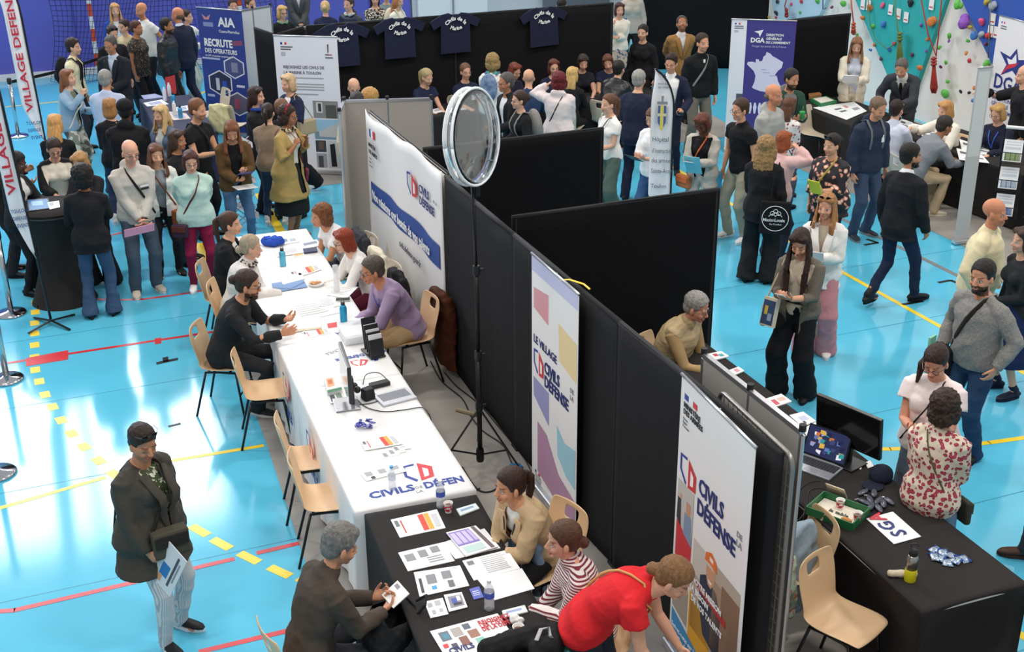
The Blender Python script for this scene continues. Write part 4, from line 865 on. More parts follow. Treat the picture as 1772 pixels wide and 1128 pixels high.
t, sh, _ = rollup('purple roll-up banner with a white map of France', (10.19,16.58), (10.98,16.05), .04, 2.03, '453a86', mk)
stext(sh, 'DGA', .31, .165, .095, WH, t, .04); [stext(sh, s_, .55, .115+.028*k, .048, WH, t, .025) for k, s_ in enumerate(('DIRECTION','GÉNÉRALE','DE L’ARMEMENT'))]; stext(sh, 'Forger les armes de la France', .34, .20, .042, mat('c8c4e4'), t, .0)
# banner: DGA white with the star (right edge)
mk = FM(.08,.035,.10,.016)+lines(.08,.065,.26,.10,2,'6a6c72')+[('p',[(.15,.255),(.45,.275),(.60,.20),(.68,.28),(.98,.255),(.72,.34),(.85,.44),(.56,.37),(.26,.43),(.38,.34)],'2a3380'), ('p',[(.36,.288),(.50,.295),(.60,.24),(.64,.30),(.58,.33),(.44,.33)],'f2f2f2'), ('p',[(.26,.43),(.42,.335),(.70,.30),(.60,.34),(.42,.37)],'cf2f3c'), (.12,.555,.42,.56,'2a3380')]
t, sh, _ = rollup('white roll-up banner with blue and red star at the right edge', (14.0,15.2), (13.92,14.35), .04, 2.03, 'eceaea', mk)
stext(sh, 'DGA', .10, .53, .30, mat('26307c'), t, .02); [stext(sh, s_, .12, .62+.045*k, .085, mat('4a5490'), t, .004) for k, s_ in enumerate(('DIRECTION','GÉNÉRALE','DE L’ARMEMENT'))]
# silver roll-up seen from its edge
t, sh, _ = rollup('silver-backed roll-up banner seen from its edge, leaning by the magazine rack', tuple(at(1650,423)[:2]), tuple(at(1674,420)[:2]), .04, 2.2, 'b9b8b6', [(.1,.02,.9,.5,'cfcecb')], base=True)
for ch in t.children:
    ch.location.x += 0
t.rotation_euler = (rad(0), rad(0), 0)
# white printed wall sheet
t = thing('wall_sheet', 'large white printed sheet hung on the partition above the long table', 'wall sheet', (0,0,0))
G_ = []; NXs, NZs = 40, 16; YA, YB = 13.46, 10.84
def sheetp(u, v, l=0):
    z = 2.02-v*1.98-(.02+.018*math.sin(u*17)+.02*math.sin(u*7.3))*(1-v)*(u > .01)*(u < .99); return (3.635-l-.010*math.sin(u*14+v*2)*(1-.4*v)-.006*math.sin(u*31+1)*v, YA+(YB-YA)*u, z)
mb = MB(); mb.grid([[sheetp(i/NXs, j/NZs) for j in range(NZs+1)] for i in range(NXs+1)]); mb.build('cloth_sheet', mat('e4e2e0', rough=.8, bump=.3, bscale=5), t, smooth=True, solid=.004)
def sheet_band(u0, v0, u1, v1, wd, col, l=.012, n=24, name='printed_band'):
    mb = MB(); mb.grid([[sheetp(u0+(u1-u0)*i/n, v0+(v1-v0)*i/n+wd*j, l) for j in range(2)] for i in range(n+1)]); return mb.build(name, mat(col, rough=.7), t, solid=.002)
sheet_band(.055,.385,.955,.385,.125,'274a93')
for k, c_ in enumerate(('2b3f94','f4f4f4','d8363c')): sheet_band(.07+.025*k,.065,.095+.025*k,.065,.045,c_, n=2)
SO = lambda u, v, l=.02: np.array(sheetp(u, v, l))+np.array([-.006,0,0])
for s_, u, v, sz, m_, bo in (('MINISTÈRE',.07,.165,.062,DK,.012),('DES ARMÉES',.07,.205,.062,DK,.012),('Liberté',.07,.24,.032,GR,0),('Égalité',.07,.262,.032,GR,0),('Fraternité',.07,.284,.032,GR,0),('CIVILS',.735,.20,.12,NVD,.022),('DÉFENSE',.735,.262,.12,NVD,.022),('DE LA',.915,.175,.045,GR,0),('Nos missions ont besoin de vos talents',.085,.475,.148,WH,.022),('civils.defense.gouv.fr',.46,.60,.105,mat('3a3f58'),.0)):
    text(s_, t, SO(u, v), (0,-1,0), (0,0,1), m_, sz, bo, .95 if len(s_) < 12 else .86)
s2 = Sheet(SO(.60,.14), SO(.70,.14), SO(.70,.26), SO(.60,.26)); mb = MB(); ms = []; print_on(s2, emblem(0,0,1,1), mb, ms, 0); mb.build('emblem', ms, t)
# navy T-shirts on the back wall
def tee(px, py, tilt=0, sc=1., where='', band=(0,)):
    c = at_y(px, py, 18.88); t = thing('hanging_shirt', f'navy printed T-shirt pinned to the black wall, {where}', 'T-shirt', c, 0, None)
    pts = [(-.10,0),(-.22,-.02),(-.42,-.12),(-.36,-.24),(-.24,-.18),(-.25,-.62),(.25,-.62),(.24,-.18),(.36,-.24),(.42,-.12),(.22,-.02),(.10,0),(.05,-.03),(-.05,-.03)]
    mb = MB(); a = rad(tilt); q = [(sc*(x*math.cos(a)-z*math.sin(a)), -.02-.012*math.sin(x*14), sc*(x*math.sin(a)+z*math.cos(a))) for x, z in pts]
    n = len(q); mb.add(q+[(x,y+.03,z) for x,y,z in q], [tuple(range(n)), tuple(range(2*n-1,n-1,-1))]+[(i,n+i,n+(i+1)%n,(i+1)%n) for i in range(n)]); mb.build('shirt_cloth', cloth('20243c', bscale=9), t)
    for s_, r, z0 in (('Civils de la', .17, -.045), ('Marine', -.22, -.20)):
        me = text_mesh(s_, .082, .03, .001, .95, 'CENTER').copy()
        for v in me.vertices:
            x, y = v.co.x, v.co.y; th = x/r; R_ = r+y; v.co.x = R_*math.sin(th); v.co.y = R_*math.cos(th)-r
        me.materials.clear(); me.materials.append(WH); o = link(bpy.data.objects.new('lettering', me), t); o.matrix_local = Matrix.Translation((0,-.045,z0*sc-.06))@Matrix.Rotation(math.pi/2, 4, 'X')
tee(590,40,0,1.05,'first from the left'); tee(690,30,0,1,'second from the left'); tee(787,22,0,1,'third from the left'); tee(940,12,2,1,'the one furthest right')
# ---------------------------------------------------------------- tables
def table_frame(t, L_, Wd, h, n=4):
    b2 = MB(); b2.box((0,0,h-.018), (Wd-.03,L_-.03,.03)); b2.build('table_top', mat('cfccc6', rough=.6), t)
    for sx in (-1,1):
        for sy in (-1,1): b2 = MB(); b2.tube([(sx*(Wd/2-.08), sy*(L_/2-.12), .01),(sx*(Wd/2-.08), sy*(L_/2-.12), h-.03)], .016, 8); b2.build('leg', mat('7a7c80', rough=.4, metal=.6), t)
def draped(t, L_, Wd, h, m, z0=.03, flare=.03, rag=.015, name='table_cloth', rr=.03, waist=0):
    """cloth over a table, local y along the length; rings from the floor up and over the top"""
    def ring(hx, hy, z, amp, n=30, waist_=0):
        out = []; per = []
        for k in range(4):
            ax = [(1,-1,1,1),(1,1,-1,1),(-1,1,-1,-1),(-1,-1,1,-1)][k]
            nn = n if k % 2 == 0 else n//3
            for i in range(nn):
                u = i/nn; x = ax[0]*(1-u)+ax[2]*u; y = ax[1]*(1-u)+ax[3]*u; cnr = max(0, 1-min(u,1-u)*8)
                w_ = amp*math.sin(i*1.9+k)+amp*.7*math.sin(i*.77+2*k); wa = waist_*(1-(2*u-1)**2)
                out.append(((x*hx+(w_-wa*hx*.5 if k%2==0 else 0)*np.sign(x))*(1), y*hy+((w_-wa*.22) if k%2==1 else 0)*np.sign(y), z))
        return out
    b2 = MB(); R_ = []
    for v in (0,.15,.35,.6,.8,.93,.985): R_.append(ring(Wd/2+flare*(1-v)+.004, L_/2+flare*(1-v)+.004, z0+(h-z0)*v, rag*(1-v), waist_=waist*math.sin(v*math.pi)))
    R_.append(ring(Wd/2-.004, L_/2-.004, h, 0)); R_.append(ring(Wd/2-rr, L_/2-rr, h+.003, 0)); b2.rings(R_)
    b2.f = b2.f[:-2]+[b2.f[-1]]; b2.mi = b2.mi[:-1]; return b2.build(name, m, t, smooth=True, angle=1)
WCL = mat('ebe9e7', rough=.75, bump=.25, bscale=6); BCL = mat('2a2726', rough=.85, bump=.15, bscale=14, spec=.2)
def table(label, c, L_, Wd, rz, h=.745, m=None, group=None, **k):
    t = thing('folding_table', label, 'table', (c[0], c[1], 0), rz, group); table_frame(t, L_, Wd, h-.008); draped(t, L_, Wd, h, m or BCL, **k); return t
# the long white table: three tables pushed together under printed cloths
A0, A1 = np.array([1.86,7.34]), np.array([2.40+.03,13.46])
p0, p1 = np.array([2.20,7.36]), np.array([2.42,13.42]); d = (p1-p0)/np.linalg.norm(p1-p0); rzt = math.atan2(-d[0], d[1]); Lt = np.linalg.norm(p1-p0)
tw = []
for k, lb in enumerate(('white-clothed table at the near end of the long row, bearing the big logo','white-clothed middle table carrying the monitor and laptop','white-clothed table at the far end, covered with leaflets')):
    c = p0+d*Lt*(k+.5)/3; tw.append(table(lb, c, Lt/3-.004, .88, rzt, .745, WCL, 'white-clothed tables in the long row', flare=.02, rag=.014))
def on_table(name, poly_uvs, m): pass
def tabletext(s, a, b, size, m, bold=.03, sx=1, z=.7495, parent=None, align='LEFT'):
    P0, P1 = at(*a, z), at(*b, z); X = unit(P1-P0); Y = np.cross((0,0,1), X); M_ = Rz(-parent.rotation_euler[2]); o = M_@(P0-np.array(parent.location)); return text(s, parent, o, M_@X, M_@Y, m, size, bold, sx, align=align, lift=.0)
NVT = mat('3a4f9c', rough=.7)
t = tw[0]
tabletext('CIVILS', (641,863), (716,848), .118, NVT, .035, 1.02, parent=t); tabletext('DÉFEN', (736,845), (801,833), .118, NVT, .035, .84, parent=t); tabletext('DE', (719,846), (735,843), .045, GR, 0, parent=t); tabletext('LA', (721,853), (736,850), .045, GR, 0, parent=t)
def tableprint(corners, marks, parent, z=.7487):
    q = [at(px, py, z) for px, py in corners]; M_ = Rz(-parent.rotation_euler[2]); L0 = np.array(parent.location); sh = Sheet(*[M_@(x-L0) for x in q]); mb = MB(); ms = []; print_on(sh, marks, mb, ms, 0); return mb.build('printed_logo', ms, parent), sh
tableprint([(694,806),(745,797),(752,826),(705,838)], emblem(0,0,1,1), t)
tableprint([(637,672),(602,668),(600,628),(633,616)], [], tw[1]) if 0 else None
tableprint([(605,625),(640,618),(632,632),(612,634)], emblem(0,0,1,1,'d43c44','d43c44'), tw[1])
tabletext('DE LA DÉFENSE', (665,604), (596,618), .07, NVT, .03, .95, parent=tw[1]); tabletext('CIVILS', (586,603), (540,620), .07, GR, .0, .8, parent=tw[1])
tabletext('DE LA', (607,572), (578,576), .06, NVT, .03, .9, parent=tw[2]); tableprint([(566,560),(583,557),(583,566),(568,568)], [(0,0,1,1,'d43c44')], tw[2]); tableprint([(655,600),(664,598),(664,604),(656,606)], [(0,0,1,1,'2f3f96')], tw[1]); tableprint([(646,617),(653,616),(655,623),(648,625)], [(0,0,1,1,'2f3f96')], tw[1])
# cloth front print (side facing the aisle)
def sideprint(tbl, y, z, w_, h_, marks=None, s_=None, sz=.1):
    x = -.88/2-.034
    if marks: sh = Sheet((x,y+w_/2,z+h_/2),(x,y-w_/2,z+h_/2),(x,y-w_/2,z-h_/2),(x,y+w_/2,z-h_/2)); mb = MB(); ms = []; print_on(sh, marks, mb, ms, 0); mb.build('printed_logo', ms, tbl)
    if s_: text(s_, tbl, (x,y+w_/2,z), (0,-1,0), (0,0,1), NVT, sz, .03)
sideprint(tw[1], -.55, .56, .20, .26, emblem(0,0,1,1)); sideprint(tw[1], -.62, .30, .34, .1, None, 'CIVILS', .12); sideprint(tw[0], .45, .50, .24, .26, emblem(0,0,1,1)); sideprint(tw[0], .30, .26, .5, .1, None, 'CIVILS', .13)
# near black table
tb = table('black-clothed table in the foreground with leaflets, bottles and cups', (2.14,6.22), 2.16, .80, rad(-4)*1.0, .75, BCL, flare=.0, waist=.28, rag=0, rr=.05)
# long black table on the right (two butted)
table('long black-clothed table on the right, near half with bottle and sachets', (5.04,5.98), 2.08, .80, rad(-1), .75, BCL, flare=.0, waist=.75, rag=0, rr=.04)
table('long black-clothed table on the right, far half with leaflets and laptop', (5.02,7.98), 1.88, .78, rad(0), .75, BCL, flare=.0, waist=.12, rag=0, rr=.04)
# background tables
TA = table('navy-clothed table of the blue recruitment stand with bottles and folders', (2.28,19.35), 2.5, .78, rad(0), .75, mat('1f2140', rough=.8, bump=.2, bscale=8), flare=.02)
for k, (x0, x1, lb) in enumerate(((4.75,6.4,'black-clothed table under the shirts, left part'),(6.44,8.0,'black-clothed table under the shirts, middle part'),(8.04,9.6,'black-clothed table under the shirts, right part'))):
    table(lb, ((x0+x1)/2, 18.0-.06*k), x1-x0-.03, .72, rad(90), .75, BCL, flare=.0, waist=.1, rag=0)
table('black-clothed table beside the purple map banner with a large white poster', (11.62,15.18), 2.25, .95, rad(0), .75, BCL, flare=.0, waist=.1, rag=0)
table('black-clothed table on the right where the man in grey sweater leans', (12.05,12.9), 2.3, .95, rad(4), .75, BCL, flare=.0, waist=.1, rag=0)
# high cocktail table
t = thing('cocktail_table', 'tall round cocktail table in a black stretch cover', 'table', (.22,14.22,0))
mb = MB(); mb.lathe([(.36,.0),(.34,.03),(.22,.40),(.205,.62),(.27,.90),(.37,1.075),(.385,1.095),(.38,1.105),(0.01,1.108)], seg=32, caps=False); mb.build('stretch_cover', BCL, t, smooth=True)
mb = MB(); mb.lathe([(.39,1.06),(.39,1.075)], seg=24); mb.build('table_top', mat('333'+'333'), t); 
for k in range(4): a = k*math.pi/2+.5; mb = MB(); mb.tube([(0,0,.05),(.36*math.cos(a),.36*math.sin(a),.015)], .02, 8); mb.build('leg', TUBE, t)
# ---------------------------------------------------------------- flags and stands
FE = mat('eeecee', rough=.7, bump=.2, bscale=5)
def feather(label, base, top_h, bow, z0, wd, col_txt, right=True, lean=(0,0), name='feather_flag', texts=(), spread=.55, sgn=-1, crest=False):
    """curved pole with a sail of cloth; the sail lies in the plane facing the camera, on the sgn side of the pole"""
    b = at(*base); t = thing(name, label, 'flag', b, 0); dc = unit([-b[0],-b[1],0]); rt = np.cross(-dc, (0,0,1)); X = rt; Z = np.array([lean[0]*rt[0], lean[0]*rt[1], 1])
    def pole(v):   # v 0..1 from foot to tip
        h = v*top_h; k = max(0, (v-.72)/.28); return Z*h+X*sgn*bow*k**2.2+np.array([0,0,-bow*.5*k**3])
    mb = MB(); mb.tube([pole(v) for v in np.linspace(0.02,1,22)], .014, 8); mb.build('pole', mat('111113', rough=.4), t, smooth=True)
    mb = MB(); n = 26; v0 = z0/top_h; P_ = []
    for i in range(n):
        u = i/(n-1); v = v0+(1-v0)*u; q = pole(v); w_ = wd*min(1, .05+(u*5.0)**.8)*(1 if u < .72 else max(.02, 1-((u-.72)/.28)**1.6))
        P_.append([q+X*sgn*w_*j/6+dc*.012*math.sin(j*1.3+u*9) for j in range(7)])
    mb.grid(P_); fo = mb.build('sail', FE, t, smooth=True, solid=.004)
    ed = MB(); ed.tube([r[0] for r in P_], .020, 6, flat=.5); ed.build('pole_sleeve', mat('151518', rough=.8), t)
    for k in range(4):
        a = k*math.pi/2+.6; mb = MB(); mb.tube([(0,0,.05),(.30*math.cos(a),.30*math.sin(a),.015)], .016, 6, flat=.6); mb.build('foot', TUBE, t)
    for s_, off, z, sz, m_, mode, bo, sx_ in texts:
        # sail-plane coordinates
        O = Z*z+X*sgn*off+dc*.03
        if mode == 'v': text(s_, t, O, Z, -X, m_, sz, bo, sx_)
        else: text(s_, t, O, X, Z, m_, sz, bo, sx_)
    return t, X, Z, dc
RT = mat('c8283c', rough=.6); BT = mat('2b3a78', rough=.6)
feather('white feather flag with red lettering in the left foreground', (90,562), 3.5, .35, .78, .16, 0, lean=(-.05,0), texts=[('VILLAGE DEFENSE', .055, 1.50, .115, RT, 'v', .018, 1.75), ('TOULON', .150, 1.30, .055, BT, 'h', .01, .7), ('DEFENSE', .145, 1.22, .055, BT, 'h', .01, .62), ('EVENT', .12, 1.14, .055, BT, 'h', .01, .7)])
feather('white feather flag with red lettering standing farther back at the left', (98,346), 3.5, .35, .86, .21, 0, lean=(-.03,0), texts=[('VILLAGE DEFENSE', .075, 1.28, .125, RT, 'v', .018, 1.7), ('TOULON', .20, 1.10, .065, BT, 'h', .01, .75), ('DEFENSE', .195, 1.0, .065, BT, 'h', .01, .65), ('EVENT', .17, .90, .065, BT, 'h', .01, .75)])
TD = mat('55565e')
t, X, Z, dc = feather('white teardrop flag of the military hospital with a yellow and blue crest', (1156,432), 2.36, .24, .30, .27, 0, lean=(0,0), texts=[(a_, .245, z_, .078, TD, 'h', .0, x_) for a_, z_, x_ in (('Hôpital',1.38,.85),('d’instruction',1.24,.62),('des armées',1.12,.68),('Sainte-Anne',.99,.66),('Toulon',.80,.85))]+[('MINISTÈRE',.20,2.06,.03,TD,'h',.0,.8),('DES ARMÉES',.20,2.02,.03,TD,'h',.0,.8)])
mb = MB(); ms = []; O = Z*1.93-X*.215+dc*.035; sh = Sheet(O, O+X*.15, O+X*.15-Z*.42, O-Z*.42)
print_on(sh, [('p',[(.18,.28),(.82,.28),(.82,.75),(.5,1),(.18,.75)],'e3cf5a'),('p',[(.18,.28),(.42,.28),(.42,.93),(.18,.75)],'46609c'),('p',[(.60,.28),(.82,.28),(.82,.75),(.60,.92)],'46609c'),(.36,.28,.62,.95,'e3cf5a'),(.18,.50,.82,.58,'d8d2a0'),(.1,.16,.9,.24,'8a8c96'),('p',[(.4,0),(.6,0),(.56,.16),(.44,.16)],'8a8c96'),(.02,.3,.12,.8,'b8bac4'),(.88,.3,.98,.8,'b8bac4')], mb, ms, 0); mb.build('crest', ms, t)
# belt-barrier posts
def barrier(px, py, label, h=.96):
    b = at(px, py); t = thing('barrier_post', label, 'barrier post', b)
    mb = MB(); mb.lathe([(.16,.0),(.165,.012),(.15,.026),(.05,.036),(.03,.05)], seg=28); mb.build('base', mat('c8c8cc', rough=.12, metal=1), t, smooth=True)
    mb = MB(); mb.lathe([(.030,.04),(.030,h-.08)], seg=16); mb.build('pole', mat('c2c6ca', rough=.2, metal=1), t, smooth=True)
    mb = MB(); mb.lathe([(.035,h-.08),(.037,h-.06),(.037,h),(.02,h+.01)], seg=16); mb.build('belt_head', mat('141416'), t, smooth=True); return b
q1 = barrier(20,543,'chrome belt-barrier post left of the near feather flag'); q2 = barrier(12,657,'chrome belt-barrier post at the left edge, middle of three'); q3 = barrier(-5,820,'chrome belt-barrier post nearest the camera at the left edge')
q4 = barrier(32,236,'slim chrome barrier post behind the far feather flag'); q5 = barrier(320,172,'chrome barrier post beside the blue recruitment table')
def belt(a, b, z, label): 
    mb = MB(); n = 8; P_ = [[(a[0]*(1-i/n)+b[0]*i/n, a[1]*(1-i/n)+b[1]*i/n, z+dz-.03*math.sin(math.pi*i/n)) for dz in (0,.05)] for i in range(n+1)]; mb.grid(P_); tag(mb.build('barrier_belt', cloth('17171a'), solid=.003), label, 'barrier belt')
belt(q4+np.array([.04,0,0]), np.array([1.6,23.4]), .88, 'black barrier belt running behind the group by the goal'); belt(np.array([1.7,23.2]), q5-np.array([.04,0,0]), .88, 'black barrier belt passing in front of the man with the red folder'); belt(q1+np.array([-.04,.0,0]), q1+np.array([-1.4,-.2,0]), .88, 'black barrier belt leaving the frame at the left')
# black tripod light stand with the clear acrylic disc
t = thing('tripod_stand', 'tall black tripod stand in front of the black partition', 'stand', (3.20,8.78,0)); T0 = np.array([3.20,8.78,0])
def rel(px, py, z): return at(px, py, z)-T0
mb = MB(); mb.tube([(0,0,.12),(0,0,1.1)], .021, 10); mb.build('lower_tube', TUBE, t, smooth=True); mb = MB(); mb.tube([(0,0,1.05),(0,0,1.85)], .016, 10); mb.build('middle_tube', TUBE, t, smooth=True); mb = MB(); mb.tube([(0,0,1.8),(-.02,0,2.56)], .012, 10); mb.build('upper_tube', TUBE, t, smooth=True)
for z in (1.08,1.82,.62): mb = MB(); mb.lathe([(.028,-.04),(.030,-.03),(.030,.03),(.028,.04)], (0,0,z), 12); mb.box((.035,0,z), (.05,.015,.02)); mb.build('clamp_collar', mat('0f0f11', rough=.4), t)
for a in (1.25, 3.3, 5.35):
    e_ = np.array([math.cos(a)*.50, math.sin(a)*.50, .015]); mb = MB(); mb.tube([(0.0,0,.60), tuple(e_)], .012, 6, flat=.6); mb.tube([(0,0,.16), tuple(e_*.52+np.array([0,0,.27]))], .008, 6); mb.build('leg', TUBE, t)
mb = MB(); mb.lathe([(.03,.1),(.034,.12),(.034,.2),(.03,.22)], seg=12); mb.build('hub', TUBE, t)
mb = MB(); mb.tube([(.02,0,.52),(-.16,.12,.56)], .02, 8); mb.build('grip', mat('7a6a52'), t)
# disc
ctr = at(817,237, 2.90); kk = at_y(817,237,8.80); ctr = kk
t = thing('acrylic_disc', 'clear round acrylic disc with white rim mounted on the tripod stand', 'acrylic disc', ctr)
dc = unit([-ctr[0],-ctr[1],0]); rt = np.cross(-dc, (0,0,1)); a_ = rad(61); Nn = unit(math.cos(a_)*dc+math.sin(a_)*rt+np.array([0,0,.10])); U = unit(np.cross(Nn,(0,0,1))); V_ = np.cross(Nn, U); Rr = .365
CL = mat('f6fbfd', rough=.02, trans=1, spec=.5); RIM = mat('e9edf0', rough=.15, trans=.55)
def circ(r, off, n=40): return [U*r*math.cos(2*math.pi*k/n)+V_*r*math.sin(2*math.pi*k/n)+Nn*off for k in range(n)]
for off, nm in ((-.032,'front_pane'), (.032,'rear_pane')):
    mb = MB(); rs = [circ(r, off+(1-(r/Rr)**2)*np.sign(off)*.03) for r in (.01,.08,.16,.24,.32,.375)]; rs2 = [[q+Nn*.004 for q in r_] for r_ in rs]; mb.rings(rs+rs2[::-1]); mb.build(nm, CL, t, smooth=True)
for off in (-.034,.034):
    mb = MB(); c_ = circ(Rr, off); mb.tube(c_+[c_[0]], .0115, 8); mb.build('rim', mat('eef0f2', rough=.2), t, smooth=True)
mb = MB(); mb.rings([circ(Rr-.004,-.032), circ(Rr-.004,.032), circ(Rr,.032), circ(Rr,-.032), circ(Rr-.004,-.032)], closed=False); mb.build('side_band', CL, t, smooth=True)
for k in range(8):
    q = circ(Rr-.02, 0)[k*5]; mb = MB(); mb.tube([q-Nn*.032, q+Nn*.032], .006, 6); mb.build('spacer', RIM, t)
mb = MB(); b_ = -V_*Rr if V_[2] > 0 else V_*Rr; mb.lathe([(.02,-.10),(.022,-.02),(.03,0)], tuple(b_), 10); mb.build('mount', TUBE, t)
# literature zigzag rack
t = thing('brochure_stand', 'folding silver zigzag brochure rack beside the woman in the leather jacket', 'brochure rack', at(428,398)); T0 = at(428,398); AS = mat('b9bdc4', rough=.3, metal=.7)
dc = unit([-T0[0],-T0[1],0]); rt = np.cross(-dc,(0,0,1)); lx = lambda x, y, z: tuple(rt*x+dc*y+np.array([0,0,z]))
for k in range(5):
    s_ = 1 if k % 2 else -1; z0_, z1_ = .05+.235*k, .05+.235*(k+1)
    for y in (-.11,.11): mb = MB(); mb.tube([lx(-s_*.13,y,z0_), lx(s_*.13,y,z1_)], .009, 6); mb.tube([lx(s_*.13,y,z0_+.01), lx(-s_*.13,y,z1_-.01)], .007, 6); mb.build('brace', AS, t)
    mb = MB(); q = [lx(-s_*.16,-.12,z1_-.10), lx(-s_*.16,.12,z1_-.10), lx(.10*s_,.12,z1_+.07), lx(.10*s_,-.12,z1_+.07)]; n__ = unit(np.cross(np.array(q[1])-q[0], np.array(q[3])-q[0])); slab(mb, q, n__, .006)
    for a_i in range(4): mb.tube([q[a_i], q[(a_i+1)%4]], .008, 6)
    mb.build('tray', [mat('d6dae0', rough=.25, metal=.3)], t)
q = T0+np.array(lx(.03,.0,.86)); 
# wire magazine rack at the right edge
R0 = at(1757,405); t = thing('magazine_rack', 'black wire magazine rack with brochures at the right edge', 'magazine rack', R0); BKW = mat('141416', rough=.4, metal=.5)
dc = unit([-R0[0],-R0[1],0]); rt = np.cross(-dc,(0,0,1)); lx = lambda x, y, z: tuple(rt*x+dc*y+np.array([0,0,z]))
for x in (-.30,.0,.38): mb = MB(); mb.tube([lx(x,0,.02), lx(x,0,1.35)], .012, 6); mb.build('upright', BKW, t)
mb = MB(); mb.tube([lx(-.30,.02,1.37), lx(.38,.02,1.37)], .022, 8); mb.build('top_rail', mat('dedede', rough=.4), t)
for k, z in enumerate((.95,.60,.25)):
    for x in (-.17,.19):
        mb = MB(); mb.tube([lx(x-.14,.02,z+.16), lx(x-.14,.16,z), lx(x+.14,.16,z), lx(x+.14,.02,z+.16)], .006, 5); mb.tube([lx(x-.14,.18,z+.14), lx(x+.14,.18,z+.14)], .006, 5)
        for j in range(6): mb.tube([lx(x-.14+.056*j,.18,z+.14), lx(x-.14+.056*j,.12,z), lx(x-.14+.056*j,.02,z)], .0035, 4)
        mb.build('basket', BKW, t)
for k, z in enumerate((.95,.60,.25)):
    for j, x in enumerate((-.17,.19)):
        for i in range(3):
            a, b_, c_, d_ = [R0+np.array(lx(*q)) for q in ((x-.12,.03+.025*i,z+.27-.03*i),(x+.10,.03+.025*i,z+.27-.03*i),(x+.10,.10+.02*i,z+.02),(x-.12,.10+.02*i,z+.02))]
            sh = Sheet(a,b_,c_,d_); mb = MB(); ms = [mat('ececec')]; slab(mb, [sh.a,sh.d,sh.c,sh.b], sh.n, .004); print_on(sh, [(.1,.5,.9,.95,['6a7fb0','c9a23a','8a9a6a','a8b8c8'][(k+j+i)%4]),(.1,.1,.9,.25,'c8ccd4')], mb, ms, 0)
            tag(mb.build('brochure', ms), f'brochure in the {("upper","middle","lower")[k]} basket of the black magazine rack', 'brochure', 'brochures in the magazine rack, '+('upper','middle','lower')[k])
# ---------------------------------------------------------------- small objects
def bottle(px, py, z, label, kind='water', h=.215, lying=False, cap='e6e8ec', lab='3a55b8'):
    b = at(px, py, z); t = thing('water_bottle' if kind != 'flask' else 'flask', label, 'bottle', b); s_ = h/.215
    if kind == 'water':
        pr = [(.028,.0),(.032,.008),(.0315,.03),(.030,.045),(.032,.06),(.030,.075),(.032,.09),(.032,.13),(.028,.155),(.016,.18),(.0125,.19),(.0125,.197)]
        mb = MB(); mb.lathe([(r*s_, q*s_) for r, q in pr], seg=20); mb.build('bottle_body', mat('eef4f8', rough=.08, alpha=.42, spec=.8), t, smooth=True)
        mb = MB(); mb.lathe([(.0326*s_,.092*s_),(.0326*s_,.132*s_)], seg=20, caps=False); mb.build('paper_label', mat(lab, rough=.5), t, smooth=True)
        mb = MB(); mb.lathe([(.0145*s_,.195*s_),(.0145*s_,.213*s_)], seg=14); mb.build('bottle_cap', mat(cap, rough=.4), t)
    elif kind == 'metal':
        mb = MB(); mb.lathe([(.030,0),(.034,.006),(.034,.135),(.028,.155),(.018,.168)], seg=20); mb.build('bottle_body', mat(lab, rough=.3, metal=.3), t, smooth=True)
        mb = MB(); mb.lathe([(.018,.165),(.020,.17),(.020,.19),(.012,.195)], seg=14); mb.tube([(.014*math.cos(a),0,.20+.016*math.sin(a)) for a in np.linspace(0,math.pi*2,9)], .003, 5); mb.build('bottle_cap', mat('202226', rough=.4), t)
    elif kind == 'plain':
        mb = MB(); mb.lathe([(.028,0),(.031,.008),(.030,.16),(.02,.19),(.014,.2)], seg=16); mb.build('bottle_body', mat(lab, rough=.4), t, smooth=True); mb = MB(); mb.lathe([(.014,.2),(.014,.22)], seg=12); mb.build('bottle_cap', mat(cap), t)
    return t
def cup(px, py, z, label, lab='c8263a', h=.075):
    b = at(px, py, z); t = thing('paper_cup', label, 'cup', b); s_ = h/.075
    mb = MB(); mb.lathe([(.022*s_,0),(.032*s_,h),(.034*s_,h+.002),(.030*s_,h),(.021*s_,.01)], seg=20, caps=False); mb.build('cup_wall', mat('efeae4', rough=.6), t, smooth=True)
    mb = MB(); mb.lathe([(.0235*s_,.012*s_),(.0312*s_,.060*s_)], seg=20, caps=False); mb.build('printed_sleeve', mat(lab, rough=.6, pat='spots', c2='f0ece8', ps=45, thr=.56), t, smooth=True)
    mb = MB(); mb.lathe([(.001,h*.72),(.029*s_,h*.72)], seg=16, caps=False); mb.build('coffee', mat('6b4a34', rough=.3), t); return t
def scribble(k=0): return lines(.08,.10,.9,.85,6,'b9b6b4',.35)
ORD = lambda: [(.04,.12,.12,.45,'6b6c72'),(.16,.15,.19,.85,'c8342c'),(.23,.2,.50,.85,'d8d8da'),(.55,.08,.67,.92,'d8452c'),(.68,.08,.78,.92,'f0a838'),(.82,.2,.94,.85,'c8c8cc')]
def qrless(): return [(.05,.15,.2,.5,'dcdcde'),(.3,.2,.45,.5,'d0d0d2'),(.55,.2,.7,.5,'d4d4d6'),(.1,.65,.9,.7,'b0b0b4')]
TZ = .752
lay('leaflet', 'leaflet with red and orange bars on the near black table', 'leaflet', [(676,899),(756,881),(771,913),(692,930)], TZ, ORD(), group=None)
lay('leaflet', 'white leaflet with grey blocks in the middle of the black table', 'leaflet', [(689,956),(767,938),(787,970),(706,988)], TZ, lines(.5,.55,.9,.9,3,'9a9a9e')+[(.08,.2,.28,.55,'8c8c90'),(.38,.15,.56,.5,'8c8c90'),(.66,.1,.84,.4,'8c8c90')])
